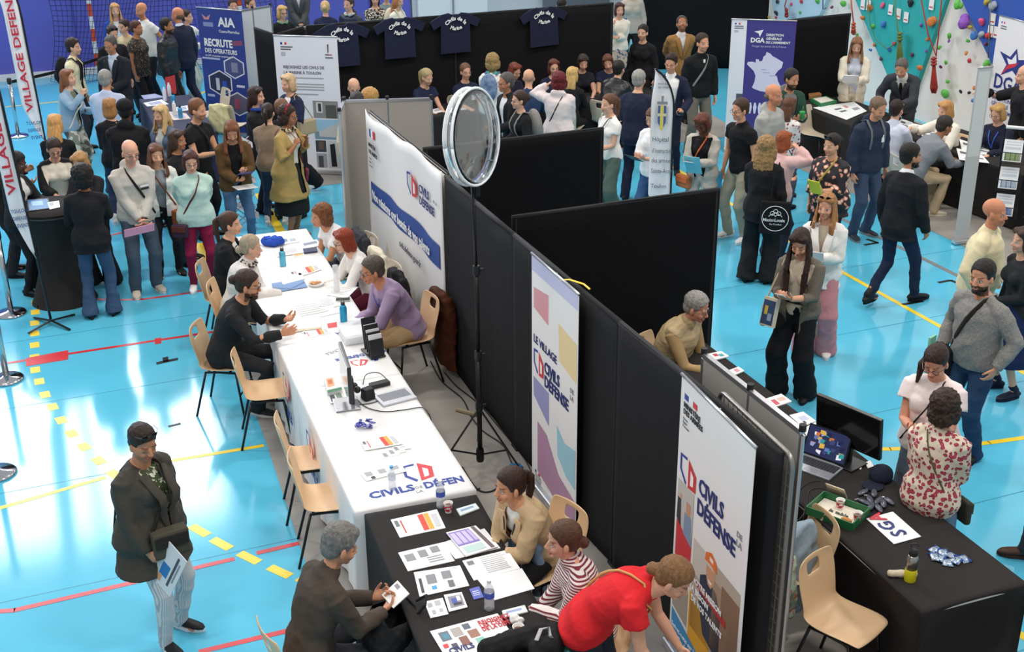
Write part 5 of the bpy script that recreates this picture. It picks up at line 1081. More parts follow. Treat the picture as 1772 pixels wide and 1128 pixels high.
lay('leaflet', 'white leaflet nearest the open backpack on the black table', 'leaflet', [(716,990),(796,978),(812,1013),(726,1032)], TZ, [(.22,.2,.42,.6,'84848a'),(.55,.15,.75,.5,'84848a'),(.28,.7,.38,.85,'3c9cd0'),(.06,.3,.12,.9,'3a3a40'),(.62,.6,.74,.9,'6a6a70')])
lay('leaflet', 'small white square card left of the photo card', 'leaflet', [(734,1041),(766,1034),(776,1062),(745,1069)], TZ, [(.1,.15,.35,.4,'b0b0b4'),(.5,.1,.8,.4,'b0b0b4'),(.2,.6,.4,.85,'b0b0b4'),(.6,.6,.8,.8,'b0b0b4')])
lay('leaflet', 'small square card with a grey and blue photograph', 'leaflet', [(768,1029),(799,1024),(809,1050),(777,1058)], TZ, [(.15,.15,.9,.85,'8d8a92'),(.3,.3,.6,.6,'4858a8'),(.6,.2,.8,.5,'e0e0e4'),(.35,.6,.8,.75,'3a3a44')])
lay('document', 'magazine with purple boxes printed on its cover', 'document', [(772,921),(823,909),(862,945),(806,962)], TZ+.004, [(.02,.05,.72,.62,'8a78c0'),(.05,.1,.2,.55,'c8bce4'),(.24,.1,.38,.55,'c8bce4'),(.42,.1,.56,.55,'c8bce4'),(.6,.1,.7,.55,'c8bce4'),(.1,.68,.7,.92,'bcd4d0'),(.80,.02,.92,.98,'6a5a60')], th=.008)
lay('document', 'plain paper stack under the purple magazine', 'document', [(765,939),(838,914),(866,948),(788,967)], TZ, [(.02,.02,.98,.98,'ecebe9')], th=.004)
lay('document', 'open white form with fine grey print in front of the beige blazer', 'document', [(800,970),(878,951),(900,983),(820,1004)], TZ, [(.06,.1,.2,.3,'77787c')]+lines(.35,.08,.92,.9,9,'c2c2c6',.4))
lay('document', 'blank white sheet under the water bottle', 'document', [(826,1002),(903,983),(925,1018),(856,1038)], TZ, [], col='efefed')
lay('card', 'small violet-blue business card beside the water bottle', 'card', [(812,1019),(829,1014),(837,1033),(820,1037)], TZ, lines(.15,.3,.85,.8,3,'c0c8ec'), col='5663b4')
o, sh = lay('poster', 'poster with small photographs and red lettering at the near table edge', 'poster', [(744,1092),(861,1061),(893,1106),(776,1145)], TZ, [(.08,.12,.22,.42,'66707c'),(.12,.2,.2,.36,'4a8aa0'),(.26,.1,.40,.38,'a8a29c'),(.44,.06,.54,.24,'5a6470'),(.30,.42,.42,.72,'8a5a4c'),(.46,.3,.60,.55,'a0705c'),(.50,.6,.62,.85,'8ac0b0'),(.16,.55,.24,.75,'4a4a58'),(.05,.5,.12,.62,'d43c44')])
stext(sh, 'REJOIGNEZ', .66, .22, .05, REDP, o, .01, .8); stext(sh, 'LES CIVILS', .66, .34, .05, REDP, o, .01, .8); stext(sh, 'DE LA DÉFENSE', .66, .46, .05, REDP, o, .01, .7); stext(sh, 'CIVILS', .08, .82, .07, NVD, o, .02, .8)
bottle(763,877,TZ+.001,'clear water bottle standing on the black table beside the cup'); bottle(847,1054,TZ,'clear water bottle on the blank sheet in the foreground'); bottle(679,846,TZ-.003,'small clear water bottle with blue cap on the white table logo', cap='5aa8e0', h=.19, lab='e6ecf2')
cup(776,886,TZ,'paper cup beside the first water bottle', 'c8263a'); cup(897,1103,TZ,'coffee cup with crumpled napkin in the foreground', 'c8263a', .08)
mb = MB(); b_ = at(893,1078,TZ); 
for k in range(7): mb.ell((RNG.uniform(-.03,.03), RNG.uniform(-.03,.03), .02+RNG.uniform(0,.02)), RNG.uniform(.012,.03,3), Rx(RNG.rand())@Rz(RNG.rand()*3))
o = mobj('napkin', remesh(mb, .006, 1, .015, .02), mat('efeeec', rough=.8), None); o.location = b_+np.array([0,0,.0]); tag(o, 'crumpled white napkin behind the foreground coffee cup', 'napkin')
def phone(corners, z, label, col='dfe6ea', c2='8aa8c0'):
    q = [at(px, py, z+.010) for px, py in corners]; sh = Sheet(*q); mb = MB(); ms = [mat('c8d8c8', rough=.4)]; slab(mb, [sh.a,sh.d,sh.c,sh.b], sh.n, .010); print_on(sh, [(.03,.06,.97,.94,col),(.15,.3,.8,.6,c2)], mb, ms, 0); o = mb.build('smartphone', ms, bevel=.003); tag(o, label, 'phone')
phone([(789,880),(823,870),(830,879),(796,892)], TZ, 'pale green cased phone near the beige blazer'); phone([(868,1056),(908,1046),(914,1058),(872,1068)], TZ, 'white phone in front of the striped shirt', 'e8ecf0', '98a8d0')
phone([(581,515),(606,514),(606,520),(580,521)], .75, 'dark phone beside the hands of the man in the lilac sweater', '2a2224', '3a3032')
# bags on and by the black table
mb = MB(); A_ = [at(px, py, TZ+.05) for px, py in ((838,1128),(880,1112),(925,1100),(962,1096),(958,1118),(925,1128))]
for k in range(len(A_)-1): limb(mb, [A_[k], A_[k+1]], [.07,.07], 10)
o = mobj('folded_bag', remesh(mb, .012, 3, .03, .06), cloth('1c1b1d'), None); tag(o, 'folded black bag with grey strap lying at the near table edge', 'bag')
mb = MB(); mb.tube([at(928,1108,TZ+.14), at(936,1088,TZ+.15), at(950,1086,TZ+.14), at(952,1100,TZ+.13), at(966,1118,TZ+.05)], .012, 6, flat=.3); mb.build('strap', cloth('a9a9ac'), o)
lay('folder', 'mint green folder at the corner of the near black table', 'folder', [(955,1100),(972,1092),(1000,1130),(970,1150)], TZ, [], col='7ad0c0')
# white table: near part
lay('leaflet', 'leaflet with red and orange bars alone on the near white table', 'leaflet', [(623,763),(680,750),(697,768),(632,779)], .749, ORD()); 
for i, (px, py) in enumerate(((657,790),(668,785),(676,779))): lay('card', f'{("front","middle","rear")[i]} small white card in the fanned trio on the white table', 'card', [(px+2,py-6),(px+28,py-10),(px+36,py-4),(px+8,py+2)], .749+.001*i, [(.05,.1,.3,.9,'9a9a9e'),(.45,.3,.75,.5,'c4c4c8')], th=.002)
lay('leaflet', 'white leaflet with three grey squares near the printed logo', 'leaflet', [(622,818),(694,803),(703,815),(634,832)], .749, [(.08,.1,.25,.6,'a4a4a8'),(.4,.1,.58,.6,'a4a4a8'),(.7,.05,.9,.5,'a4a4a8'),(.15,.7,.25,.98,'3a3a40')])
mb = MB(); b_ = at(631,740,.75)
for k in range(14): mb.box((RNG.uniform(-.06,.06), RNG.uniform(-.05,.05), .006+.004*k), (.05,.022,.006), M3=Rz(RNG.rand()*3)@Rx(.25*RNG.rand()))
o = mb.build('badge_pile', mat('34379c', rough=.4, pat='spots', c2='e6e6f0', ps=60, thr=.62)); o.location = b_; tag(o, 'small heap of blue pin badges on the white table', 'badges'); o['kind'] = 'stuff'
# computer set
def laptop(px, py, z, rz, label, w_=.32, dp=.225, open_=105, scr=None, keys='2a2c30', body='b9bcc2'):
    b = at(px, py, z); t = thing('laptop', label, 'laptop', b, rz); mb = MB(); mb.box((0,0,.008), (w_,dp,.014)); bo = mb.build('keyboard_base', mat(body, rough=.3, metal=.6), t, bevel=.003)
    mb = MB()
    for r in range(5):
        for c_ in range(14): mb.box((-w_*.43+c_*w_*.066, dp*.32-r*.022, .0165), (w_*.056,.018,.003))
    mb.build('keys', mat(keys, rough=.5), bo); mb = MB(); mb.box((0,-dp*.32,.0155), (.10,.06,.001)); mb.build('touchpad', mat('a4a7ae', rough=.3, metal=.5), bo)
    A3 = Rx(rad(90-open_)); mb = MB(); hh = dp*.98; mb.box(np.array([0,dp/2,.016])+A3@np.array([0,0,hh/2]), (w_,.007,hh), M3=A3); lid = mb.build('lid', mat('1d1f24' if scr else body, rough=.35, metal=.3), t, bevel=.002)
    sh = Sheet(*[np.array([0,dp/2,.016])+A3@np.array([x,-.0055,q]) for x, q in ((-w_*.47,hh*.96),(w_*.47,hh*.96),(w_*.47,hh*.06),(-w_*.47,hh*.06))])
    mb = MB()
    if scr:
        mm = mat(scr, emit=.5, rough=.2, pat=None); mb.add([sh.p(0,0),sh.p(0,1),sh.p(1,1),sh.p(1,0)], [(0,1,2,3)], 0); ms = [mm]
        for k in range(26):
            u, v = RNG.rand()*.85, RNG.rand()*.8; c_ = ['2e8a86','c9a24a','8a8fb8','d8d8e4','39406a','1d2140','b86a3a','5a6fa8'][k%8]; m2 = mat(c_, emit=.5, rough=.3)
            if m2 not in ms: ms.append(m2)
            mb.add([sh.p(u,v,.0004+.0002*k),sh.p(u,v+.06+.14*RNG.rand(),.0004+.0002*k),sh.p(u+.05+.1*RNG.rand(),v+.15,.0004+.0002*k),sh.p(u+.12,v,.0004+.0002*k)], [(0,1,2,3)], ms.index(m2))
    else: mb.add([sh.p(0,0),sh.p(0,1),sh.p(1,1),sh.p(1,0)], [(0,1,2,3)], 0); ms = [mat('0e0f12', rough=.15)]
    mb.build('screen', ms, t); return t
yawcam = lambda px, py, z=.75: math.atan2(at(px,py,z)[0], at(px,py,z)[1])
# silver keyboard laptop lying open on the white table (lid is the thin dock behind it)
t = thing('laptop', 'silver laptop base with keyboard beside the black dock on the white table', 'laptop', at(683,688,.75), rzt+rad(100-90)); mb = MB(); mb.box((0,0,.009), (.30,.22,.016)); mb.build('keyboard_base', mat('c9cbd0', rough=.35, metal=.4), t, bevel=.003)
mb = MB(); [mb.box((-.115+c_*.018, .07-r*.022, .018), (.015,.018,.003)) for r in range(6) for c_ in range(14)]; mb.build('keys', mat('8a8d94', rough=.5), t)
t = thing('monitor', 'flat computer monitor seen from its edge on the white table', 'monitor', at(604,700,.75), rad(-97)); 
mb = MB(); mb.box((0,-.02,.006), (.24,.20,.012)); mb.build('stand_foot', mat('9b9da2', rough=.3, metal=.5), t, bevel=.004); mb = MB(); mb.box((0,.03,.12), (.06,.03,.24)); mb.build('stand_neck', mat('2a2b2f'), t)
mb = MB(); mb.box((0,-.01,.29), (.52,.030,.32)); mb.build('screen_housing', mat('1b1b1e', rough=.3), t, bevel=.006); mb = MB(); mb.box((0,-.027,.29), (.50,.003,.30)); mb.build('screen', mat('9da6a0', rough=.12), t)
t = thing('docking_station', 'black docking box behind the laptop keyboard', 'dock', at(657,668,.75), rzt+rad(10)); mb = MB(); mb.box((0,0,.02), (.17,.07,.035)); mb.build('housing', mat('19191b', rough=.5), t, bevel=.006); mb = MB(); mb.box((0,.036,.02), (.12,.003,.012)); mb.build('port_strip', mat('77787c', rough=.4, metal=.5), t)
t = thing('desk_phone', 'black power brick and webcam cluster among the cables', 'electronics', at(637,690,.75), .3); mb = MB(); mb.box((0,0,.05), (.10,.09,.10), taper=.85); mb.build('housing', mat('17171a', rough=.6), t, bevel=.012); mb = MB(); mb.ell((-.06,.06,.08), (.03,.03,.03)); mb.ell((-.05,.12,.09), (.028,.03,.028)); mb.build('camera_head', mat('2b2622', rough=.4), t, smooth=True)
def cable(label, pts, z=.756, r=.004, col='18181a'):
    mb = MB(); P_ = [at(*q, z) if len(q) == 2 else at(q[0], q[1], q[2]) for q in pts]
    # smooth
    out = []
    for i in range(len(P_)-1):
        a, b_ = P_[max(i-1,0)], P_[i]; c_, d_ = P_[i+1], P_[min(i+2,len(P_)-1)]
        for k in range(6): u = k/6; out.append(.5*((2*b_)+(-a+c_)*u+(2*a-5*b_+4*c_-d_)*u*u+(-a+3*b_-3*c_+d_)*u**3))
    out.append(P_[-1]); mb.tube(out, r, 6); tag(mb.build('cable', mat(col, rough=.6), smooth=True), label, 'cable')
cable('black cables curling from the monitor past the laptop', [(617,690),(635,705),(665,712),(700,709),(730,705),(742,716),(747,730,.6),(750,745,.3)])
cable('thin black cable looping above the docking box', [(628,665,.76),(634,648,.80),(655,645,.82),(668,655,.76)]); cable('second black cable between power brick and keyboard', [(618,700),(640,698),(655,692),(652,683),(640,680)])
lay('leaflet_box', 'open pastry box with a roll left of the monitor', 'box', [(560,650),(584,645),(592,674),(567,680)], .752, [(.1,.2,.6,.7,'e8a878'),(.2,.3,.5,.55,'c86a34'),(0,.85,1,1,'2c7a4a')], th=.03)
lay('leaflet', 'green and photo leaflet in front of the monitor foot', 'leaflet', [(566,680),(588,674),(596,692),(572,698)], .75, [(0,0,1,.2,'2c7a4a'),(.1,.3,.45,.9,'5a6068'),(.55,.3,.95,.9,'8aa090')])
# acrylic leaflet holder with black sleeves
t = thing('leaflet_holder', 'clear and black leaflet holder full of sheets on the white table', 'leaflet holder', at(646,612,.75), rzt+.15)
mb = MB()
for k in range(4): mb.box((0,-.09+.05*k,.09+.03*k), (.13,.006,.16+.04*k), M3=Rx(-.2))
mb.box((0,0,.01), (.14,.24,.012)); mb.build('black_pockets', mat('26262a', rough=.3), t)
mb = MB(); [mb.box((0,-.075+.05*k,.11+.03*k), (.12,.012,.20), M3=Rx(-.2)) for k in range(4)]; mb.build('sheets', mat('e8e8e8'), t)
t = thing('leaflet_tray', 'clear acrylic tray with white sheets behind the leaflet holder', 'tray', at(612,585,.75), rzt); mb = MB(); mb.box((0,0,.05), (.22,.30,.10), taper=1.05); mb.build('acrylic_box', mat('f2f6f8', rough=.08, alpha=.35), t); mb = MB(); mb.box((0,0,.035), (.20,.28,.06)); mb.build('sheets', mat('eeeeec'), t)
bottle(595,556,.75,'bright blue metal bottle on the white table by the lilac sweater', 'metal', lab='22a0cc'); bottle(490,460,.75,'pale blue metal bottle at the far end of the white table', 'metal', lab='5ab0cc')
for lb, cs, mk in (('magazine lying at the edge beside the gesturing hands', [(494,556),(555,549),(556,568),(494,576)], [(.0,.85,1,1,'c9b89a'),(.2,.2,.8,.6,'e6e2dc')]), ('leaflet with orange bars near the gesturing hands', [(522,574),(566,567),(572,576),(528,585)], ORD()), ('white sheets under the hands of the bearded man', [(502,528),(560,520),(590,540),(520,556)], scribble()), ('drawn map sheet in the middle of the white table', [(547,519),(575,512),(588,528),(556,536)], scribble()),
        ('white papers in front of the lilac sweater', [(572,492),(620,496),(600,516),(566,510)], scribble()), ('form with orange bars between the seated women', [(500,470),(548,456),(556,466),(508,482)], ORD()), ('white form below the orange-barred form', [(482,480),(520,472),(528,482),(490,492)], qrless()), ('loose leaflets beside the blue bottle', [(474,432),(520,424),(530,436),(480,444)], scribble()), ('leaflet with biscuit packet', [(505,438),(523,433),(527,441),(508,446)], [(.1,.1,.9,.9,'d8b878')]), ('papers in front of the woman in white T-shirt', [(520,420),(548,414),(556,424),(526,430)], [(.1,.2,.9,.6,'8890a0')]), ('sheet with printed pictures at the far table end', [(478,414),(512,408),(518,418),(482,424)], [(.1,.2,.5,.7,'7a8a9a'),(.6,.3,.9,.8,'b0b8c0')])):
    lay('leaflet', 'white '+lb if not lb.startswith('white') else lb, 'leaflet', cs, .749, mk)
lay('folder', 'slate blue folder on the white table before the older woman', 'folder', [(470,490),(524,482),(532,496),(474,506)], .751, [('p',[(0,.5),(.5,.9),(1,.35),(1,.5),(.5,1),(0,.6)],'46608c')], col='6a8cb8')
lay('folder', 'dark blue notebook in front of the curly brown-haired woman', 'folder', [(524,430),(548,427),(549,434),(526,437)], .751, [], col='283458', th=.012)
mb = MB(); 
for k in range(6): mb.ell((RNG.uniform(-.07,.07), RNG.uniform(-.06,.06), .05), (.07,.06,.05))
o = mobj('cloth_bag', remesh(mb, .012, 2, .04, .05), cloth('2b50b4'), None); o.location = at(474,425,.75); tag(o, 'crumpled royal blue bag at the far table end', 'bag')
t = thing('clear_bag', 'clear plastic packet with bottles behind the clasped hands', 'packet', at(583,505,.75)); mb = MB(); mb.lathe([(.02,0),(.03,.01),(.026,.15),(.03,.28)], seg=12); mb.build('packet_body', mat('f0f0f2', rough=.15, alpha=.5), t, smooth=True)
mb = MB(); mb.lathe([(.005,.0),(.07,.004),(.085,.028),(.08,.03),(.065,.01)], seg=24, caps=False); o = mb.build('biscuit_tray', mat('e8e2dc', rough=.3), smooth=True); o.location = at(547,493,.75); tag(o, 'round tray of biscuits on the white table', 'tray')
mb = MB(); [mb.ell((RNG.uniform(-.04,.04),RNG.uniform(-.04,.04),.02),(.02,.02,.01)) for k in range(6)]; mb.build('biscuits', mat('c98a4a'), o)
# right table objects
RZ = .752
lay('laptop_mat', 'black mat under the open laptop', 'mat', [(1388,800),(1440,790),(1500,815),(1440,850)], RZ, [], col='17171a') if 0 else None
laptop(1411,809,RZ,rad(-62),'open silver laptop with a colourful screen on the right table', .34,.235,112,'2a3050')
t = thing('monitor', 'large black flat screen seen from behind its edge on the right table', 'monitor', at(1462,800,RZ), rad(-72)); mb = MB(); mb.box((.0,.0,.008), (.26,.20,.014)); mb.build('stand_foot', mat('18181a', rough=.4), t, bevel=.004); mb = MB(); mb.box((0,.02,.12), (.07,.03,.24)); mb.build('stand_neck', mat('18181a'), t)
mb = MB(); mb.box((0,-.0,.30), (.56,.035,.34), M3=Rx(.12)); mb.build('screen_housing', mat('131315', rough=.35), t, bevel=.006); mb = MB(); mb.box((0,.024,.30), (.30,.02,.18), M3=Rx(.12)); mb.build('rear_cover', mat('1c1c1f', rough=.5), t, bevel=.006); mb = MB(); mb.box((0,-.0205,.303), (.53,.002,.31), M3=Rx(.12)); mb.build('screen', mat('0c0c10', rough=.1), t)
for lb, cs, mk in (('stack of leaflets with red and teal print at the right table’s far end', [(1225,612),(1248,607),(1262,616),(1238,622)], [(.2,.2,.5,.6,'c83c54'),(.5,.4,.8,.8,'4aa8b0')]), ('small leaflet with pink print beside the grey board', [(1262,640),(1278,634),(1288,641),(1272,648)], [(.3,.2,.7,.8,'d890a0')]),
      ('stack of booklets in the middle of the right table', [(1324,690),(1352,681),(1370,694),(1340,704)], [(.15,.3,.4,.9,'c8505c'),(.5,.3,.9,.7,'d8b8a8')]), ('white leaflet with a small drawing before the dark screen', [(1366,718),(1390,712),(1412,728),(1388,738)], [(.3,.3,.8,.7,'c0c8d8'),(.3,.7,.45,.9,'3a3a40')]), ('white sheet with fold beside the laptop', [(1388,742),(1412,730),(1424,736),(1402,762)], []),):
    lay('leaflet', lb, 'leaflet', cs, RZ, mk, th=.010)
lay('document', 'white strip of paper under the dark screen', 'document', [(1466,800),(1470,796),(1492,806),(1490,812)], RZ, []); lay('leaflet', 'white leaflet corner behind the navy cap', 'leaflet', [(1497,800),(1506,796),(1512,806),(1502,810)], RZ, [])
t = thing('pastry_box', 'open green and white pastry box with two paper cups', 'box', at(1449,890,RZ), rad(-62)-rad(0))
mb = MB(); mb.box((0,0,.004), (.34,.26,.008)); [mb.box((sx*.17,0,.03), (.008,.26,.06)) for sx in (-1,1)]; [mb.box((0,sy*.13,.03), (.34,.008,.06)) for sy in (-1,1)]; mb.build('tray', mat('1f6b3f', rough=.5), t)
mb = MB(); mb.box((0,0,.011), (.32,.24,.004)); mb.build('lining', mat('e6dccb', rough=.7), t); mb = MB(); mb.box((-.10,.17,.07), (.14,.006,.12), M3=Rx(.6)); mb.build('folded_paper', mat('e2cfb4', rough=.8), t)
mb = MB(); mb.ell((.10,-.07,.03), (.04,.02,.016)); mb.build('pastry', mat('c8803c', rough=.6, bump=.5), t); text('la table', t, (-.06,-.02,.014), (1,0,0), (0,1,0), mat('3a4a3a'), .05, .01)
cup(1453,880,RZ+.014,'red paper cup at the back of the pastry box','c22a34',.07); cup(1483,902,RZ+.014,'red paper cup at the right corner of the pastry box','c22a34',.07)
o, sh = lay('sign_sheet', 'white sheet printed with large SGA letters', 'sign', [(1593,928),(1560,941),(1499,899),(1542,885)], RZ, [], th=.004) if 0 else lay('sign_sheet', 'white sheet printed with three large letters on the right table', 'sign', [(1545,885),(1594,928),(1547,941),(1499,897)], RZ, [])
for s_, a, m_ in (('S',(1571,924),NVD),('G',(1554,914),NVD),('A',(1535,899),REDP)):
    P0 = at(a[0], a[1], RZ+.014); X = unit(at(1545,885,RZ)-at(1594,928,RZ)); Y = np.cross((0,0,1), X); text(s_, o, P0, X, Y, m_, .15, .02, .95, lift=.001)
lay_l = lines(.3,.08,.62,.26,3,'b0b0b6')
def lump(name, label, cat, px, py, z, r, col, n=6, vox=.008, m=None, sq=1, group=None, disp=.02):
    mb = MB(); [mb.ell((RNG.uniform(-.5,.5)*r, RNG.uniform(-.5,.5)*r, r*.35*sq), (r*.6, r*.5, r*.35*sq)) for k in range(n)]
    o = mobj(name, remesh(mb, vox, 2, disp, .04), m or cloth(col), None); o.location = at(px, py, z); return tag(o, label, cat, group)
cb = thing('cap', 'navy baseball cap lying by the dark screen', 'cap', at(1524,830,RZ), rad(-60)); mb = MB(); mb.ell((0,0,.04), (.085,.10,.075)); 
o = mobj('cap_crown', remesh(mb, .008, 2, .01, .05), cloth('1b1f30'), cb); mb = MB(); mb.ell((0,-.13,.015), (.075,.085,.010)); mb.build('visor', cloth('1b1f30'), cb, smooth=True)
for k, (px, py, a) in enumerate(((1493,855,.3),(1505,868,1.2),(1512,858,.9),(1496,872,1.9),(1520,870,.5),(1528,876,1.0),(1538,870,1.6),(1507,880,.7),(1520,884,1.3))):
    mb = MB(); mb.ell((0,0,.016+.004*(k%3)), (.055,.022,.014), Rz(a)); o = mb.build('keychain_pouch', mat('5a5d68', rough=.25, metal=.3), smooth=True); o.location = at(px, py, RZ); tag(o, 'small grey metallic pouch in the heap on the right table', 'pouch', 'small grey pouches in the heap')
    mb = MB(); mb.tube([(.05*math.cos(a),.05*math.sin(a),.02),(.07*math.cos(a+.3),.07*math.sin(a+.3),.012)], .004, 5); mb.build('ring', AL, o)
for k, (px, py, a) in enumerate(((1618,952,.2),(1632,958,1.1),(1626,968,.6),(1645,962,1.9),(1640,975,.9),(1655,972,.4),(1668,968,1.5),(1618,965,1.2))):
    mb = MB(); c_ = Rz(a); G_ = [[c_@np.array([(i-2)*.022, (j-2)*.016*(1+.15*(abs(i-2)==2)), .004+.014*(1-((i-2)/2.)**2)*(1-((j-2)/2.)**2)+.004*(k%3)+.004*RNG.rand()]) for j in range(5)] for i in range(5)]; mb.grid(G_)
    o = mb.build('sachet', mat('aebccc', rough=.2, metal=.5, pat='spots', c2='2c58a8', ps=28, thr=.52), smooth=True, solid=.004); o.location = at(px, py, RZ); tag(o, 'silver and blue foil sachet in the heap on the right table', 'sachet', 'foil sachets in the heap')
b_ = at(1574,1004,RZ); t = thing('flask', 'steel and yellow flask standing on the right table', 'flask', b_)
mb = MB(); mb.lathe([(.034,0),(.037,.005),(.037,.085),(.0365,.088)], seg=24); mb.build('yellow_sleeve', mat('e8dc20', rough=.4), t, smooth=True); mb = MB(); mb.lathe([(.036,.088),(.036,.165),(.03,.18),(.026,.19)], seg=24); mb.build('steel_body', mat('b0a9a2', rough=.28, metal=.9), t, smooth=True)
mb = MB(); mb.lathe([(.027,.188),(.028,.215),(.02,.23)], seg=20); mb.tube([(.0,.02,.225),(.0,.03,.25),(.02,.0,.262),(.03,-.01,.25)], .006, 6); mb.build('lid', mat('141416', rough=.5), t)
mb = MB(); limb(mb, [(-.08,0,.025),(.08,0,.025)], [.024,.026], 12); o = mobj('rolled_paper', remesh(mb, .006, 2, .012, .03), mat('c9b8a0', rough=.5), None); o.location = at(1560,998,RZ); o.rotation_euler = (0,0,rad(-25)); tag(o, 'crumpled transparent roll beside the yellow flask', 'packet')
cable('tangle of black cables left of the pastry box', [(1418,832),(1400,835),(1382,850),(1374,875),(1380,900),(1395,880),(1400,850),(1425,845),(1438,860),(1420,870),(1405,858)])
cable('black cable hanging over the rear edge of the right table', [(1395,870),(1390,895),(1385,930,.5),(1400,960,.2),(1420,990,.02),(1440,1040,.02)])
# floor cables near the tripod
for i, pts in enumerate(([(745,625),(765,660),(800,690),(815,720),(835,745),(870,770),(885,800),(905,840)], [(800,808),(825,845),(850,850),(880,830),(905,815),(915,850),(890,870)], [(1060,960),(1080,1000),(1050,1020),(1070,1060)], [(770,645),(790,668),(830,700),(860,735),(905,790),(925,830)], [(830,845),(800,860),(770,862),(760,850)])):
    cable(f'black floor cable {("along the partition foot from the white sheet","curling round the tripod feet","behind the striped shirt","running past the tripod to the pastel banner","trailing from the tripod towards the table")[i]}', pts, .012, .007)
lump('power_strip', 'blue and white plug cluster on the floor behind the ponytail woman', 'plug', 893,812,.0,.06,'3a7ab0')
# background table items
lay('poster', 'large white printed plan on the table beside the purple banner', 'poster', [(1407,186),(1478,176),(1500,192),(1465,207)], .752, [(.3,.3,.5,.4,'6a6a70'),(.3,.5,.5,.6,'6a6a70'),(.6,.2,.7,.4,'c88a80'),(.7,.5,.9,.7,'9a9aa0')])
for lb, cs, mk in (('green box of snacks on the table behind the green jacket man', [(1402,170),(1430,166),(1448,174),(1420,180)], [(.1,.1,.9,.9,'e8e0d4')]), ('wooden box at the back of the banner table', [(1398,160),(1416,157),(1422,163),(1400,167)], [])):
    o, _ = lay('box', lb, 'box', cs, .76, mk, col='2a7a4a' if 'green box' in lb else 'a8764a', th=.05)
bottle(1388,163,.75,'white bottle on the banner table','plain',lab='e8e4e2', h=.25); 
for i, (cs, lb) in enumerate((([(1560,205),(1580,212),(1570,226),(1548,220)],'near the white shirt'), ([(1575,212),(1610,220),(1640,235),(1590,232)],'in front of the blonde woman'), ([(1660,240),(1710,258),(1722,270),(1665,262)],'beside the leaning banner'), ([(1655,256),(1700,268),(1712,282),(1660,276)],'nearest to the magazine rack'), ([(1590,228),(1630,236),(1640,246),(1600,240)],'under the grey sweater man'))):
    lay('document', 'white printed document '+lb, 'document', cs, .752, [(.1,.2,.5,.4,'55565c'),(.4,.5,.9,.65,'6a6b70'),(.2,.75,.6,.85,'88898e')])
for i, (px, py, k_, c_) in enumerate(((294,167,'plain','e6e8ee'),(301,182,'metal','3a9cd0'),(286,175,'plain','d8dce4'),(313,205,'metal','4aa0d0'),(303,200,'plain','e8e4dc'))): bottle(px, py, .75, ('tall white bottle at the back of the blue stand table','blue metal bottle on the blue stand table','short pale bottle on the blue stand table','blue bottle in front of the pink-topped items','small cream bottle on the blue stand table')[i], k_, lab=c_)
for i, (cs, c_) in enumerate((([(248,178),(280,172),(292,180),(255,184)],'e4e4ea'), ([(300,186),(325,182),(330,190),(303,193)],'dadce6'), ([(285,192),(322,196),(330,205),(300,208)],'c8b8b0'), ([(348,228),(366,225),(370,236),(352,240)],'e0e0ea'), ([(244,165),(268,162),(286,168),(250,172)],'8890b8'))):
    lay('leaflet', 'leaflet on the blue stand table, '+('white one at its left edge','pale one beside the blue bottle','beige one under the small bottles','one at the near corner','blue one at the far left corner')[i], 'leaflet', cs, .752, [(.2,.2,.8,.8,'9aa0b8')], col=c_)
for i, cs in enumerate(([(745,190),(762,186),(770,192),(752,196)], [(790,184),(805,181),(812,187),(795,190)], [(1038,164),(1062,160),(1068,166),(1044,170)], [(905,178),(922,175),(928,181),(910,184)])):
    lay('document', 'white papers on the table under the shirts, '+('beside the grey board','in front of the woman with glasses','in front of the leaning woman','in front of the bald man')[i], 'document', cs, .752, [(.2,.2,.8,.7,'b8b8bc')])
lay('tablet', 'dark tablet lying on the cocktail table edge', 'tablet', [(45,345),(84,343),(88,360),(50,365)], 1.11, [(.05,.05,.95,.95,'4a78a8'),(.2,.2,.7,.6,'8ab4d8')], col='22242a'); lay('leaflet', 'white leaflets on the cocktail table', 'leaflet', [(82,350),(102,347),(104,358),(86,362)], 1.11, [(.1,.1,.5,.6,'a0a4ac')])
o, _ = lay('tablet', 'grey laptop-like display on the counter behind the blonde woman', 'tablet', [(42,258),(70,250),(72,266),(44,274)], 1.0, [(.05,.05,.95,.95,'56607a')], col='2a2c34') if 0 else (None, None)
# seats (no sitter)
def chair_at(px, py, face, label, z=.45, m='n', **k):
    q = at(px, py, z); dc = unit([-q[0],-q[1],0]); rt = np.cross(-dc,(0,0,1)); a = rad(face); f = math.cos(a)*dc+math.sin(a)*rt; return chair(q[0], q[1], math.atan2(-f[0], f[1]), label, m=m, **k)
chair_at(458,678,88,'empty beige shell chair drawn back from the bearded man'); chair_at(538,795,92,'empty beige shell chair beside the near white table, farther one'); chair_at(564,864,90,'empty beige shell chair beside the near white table, nearer one')
chair_at(420,596,75,'beige shell chair behind the bearded man in black', .46) if 0 else None
chair_at(1455,1075,62,'empty beige shell chair in front of the right black table'); chair_at(1412,232,60,'beige shell chair at the table of the purple banner', m='g'); chair_at(372,198,-70,'beige shell chair beside the blue recruitment banner', m='g'); CHY = chair_at(400,218,150,'beige shell chair carrying a pale jacket near the recruitment banner', m='g')
chair_at(1012,212,140,'pale shell chair behind the long-haired blonde at the shirt wall', m='g') if 0 else None
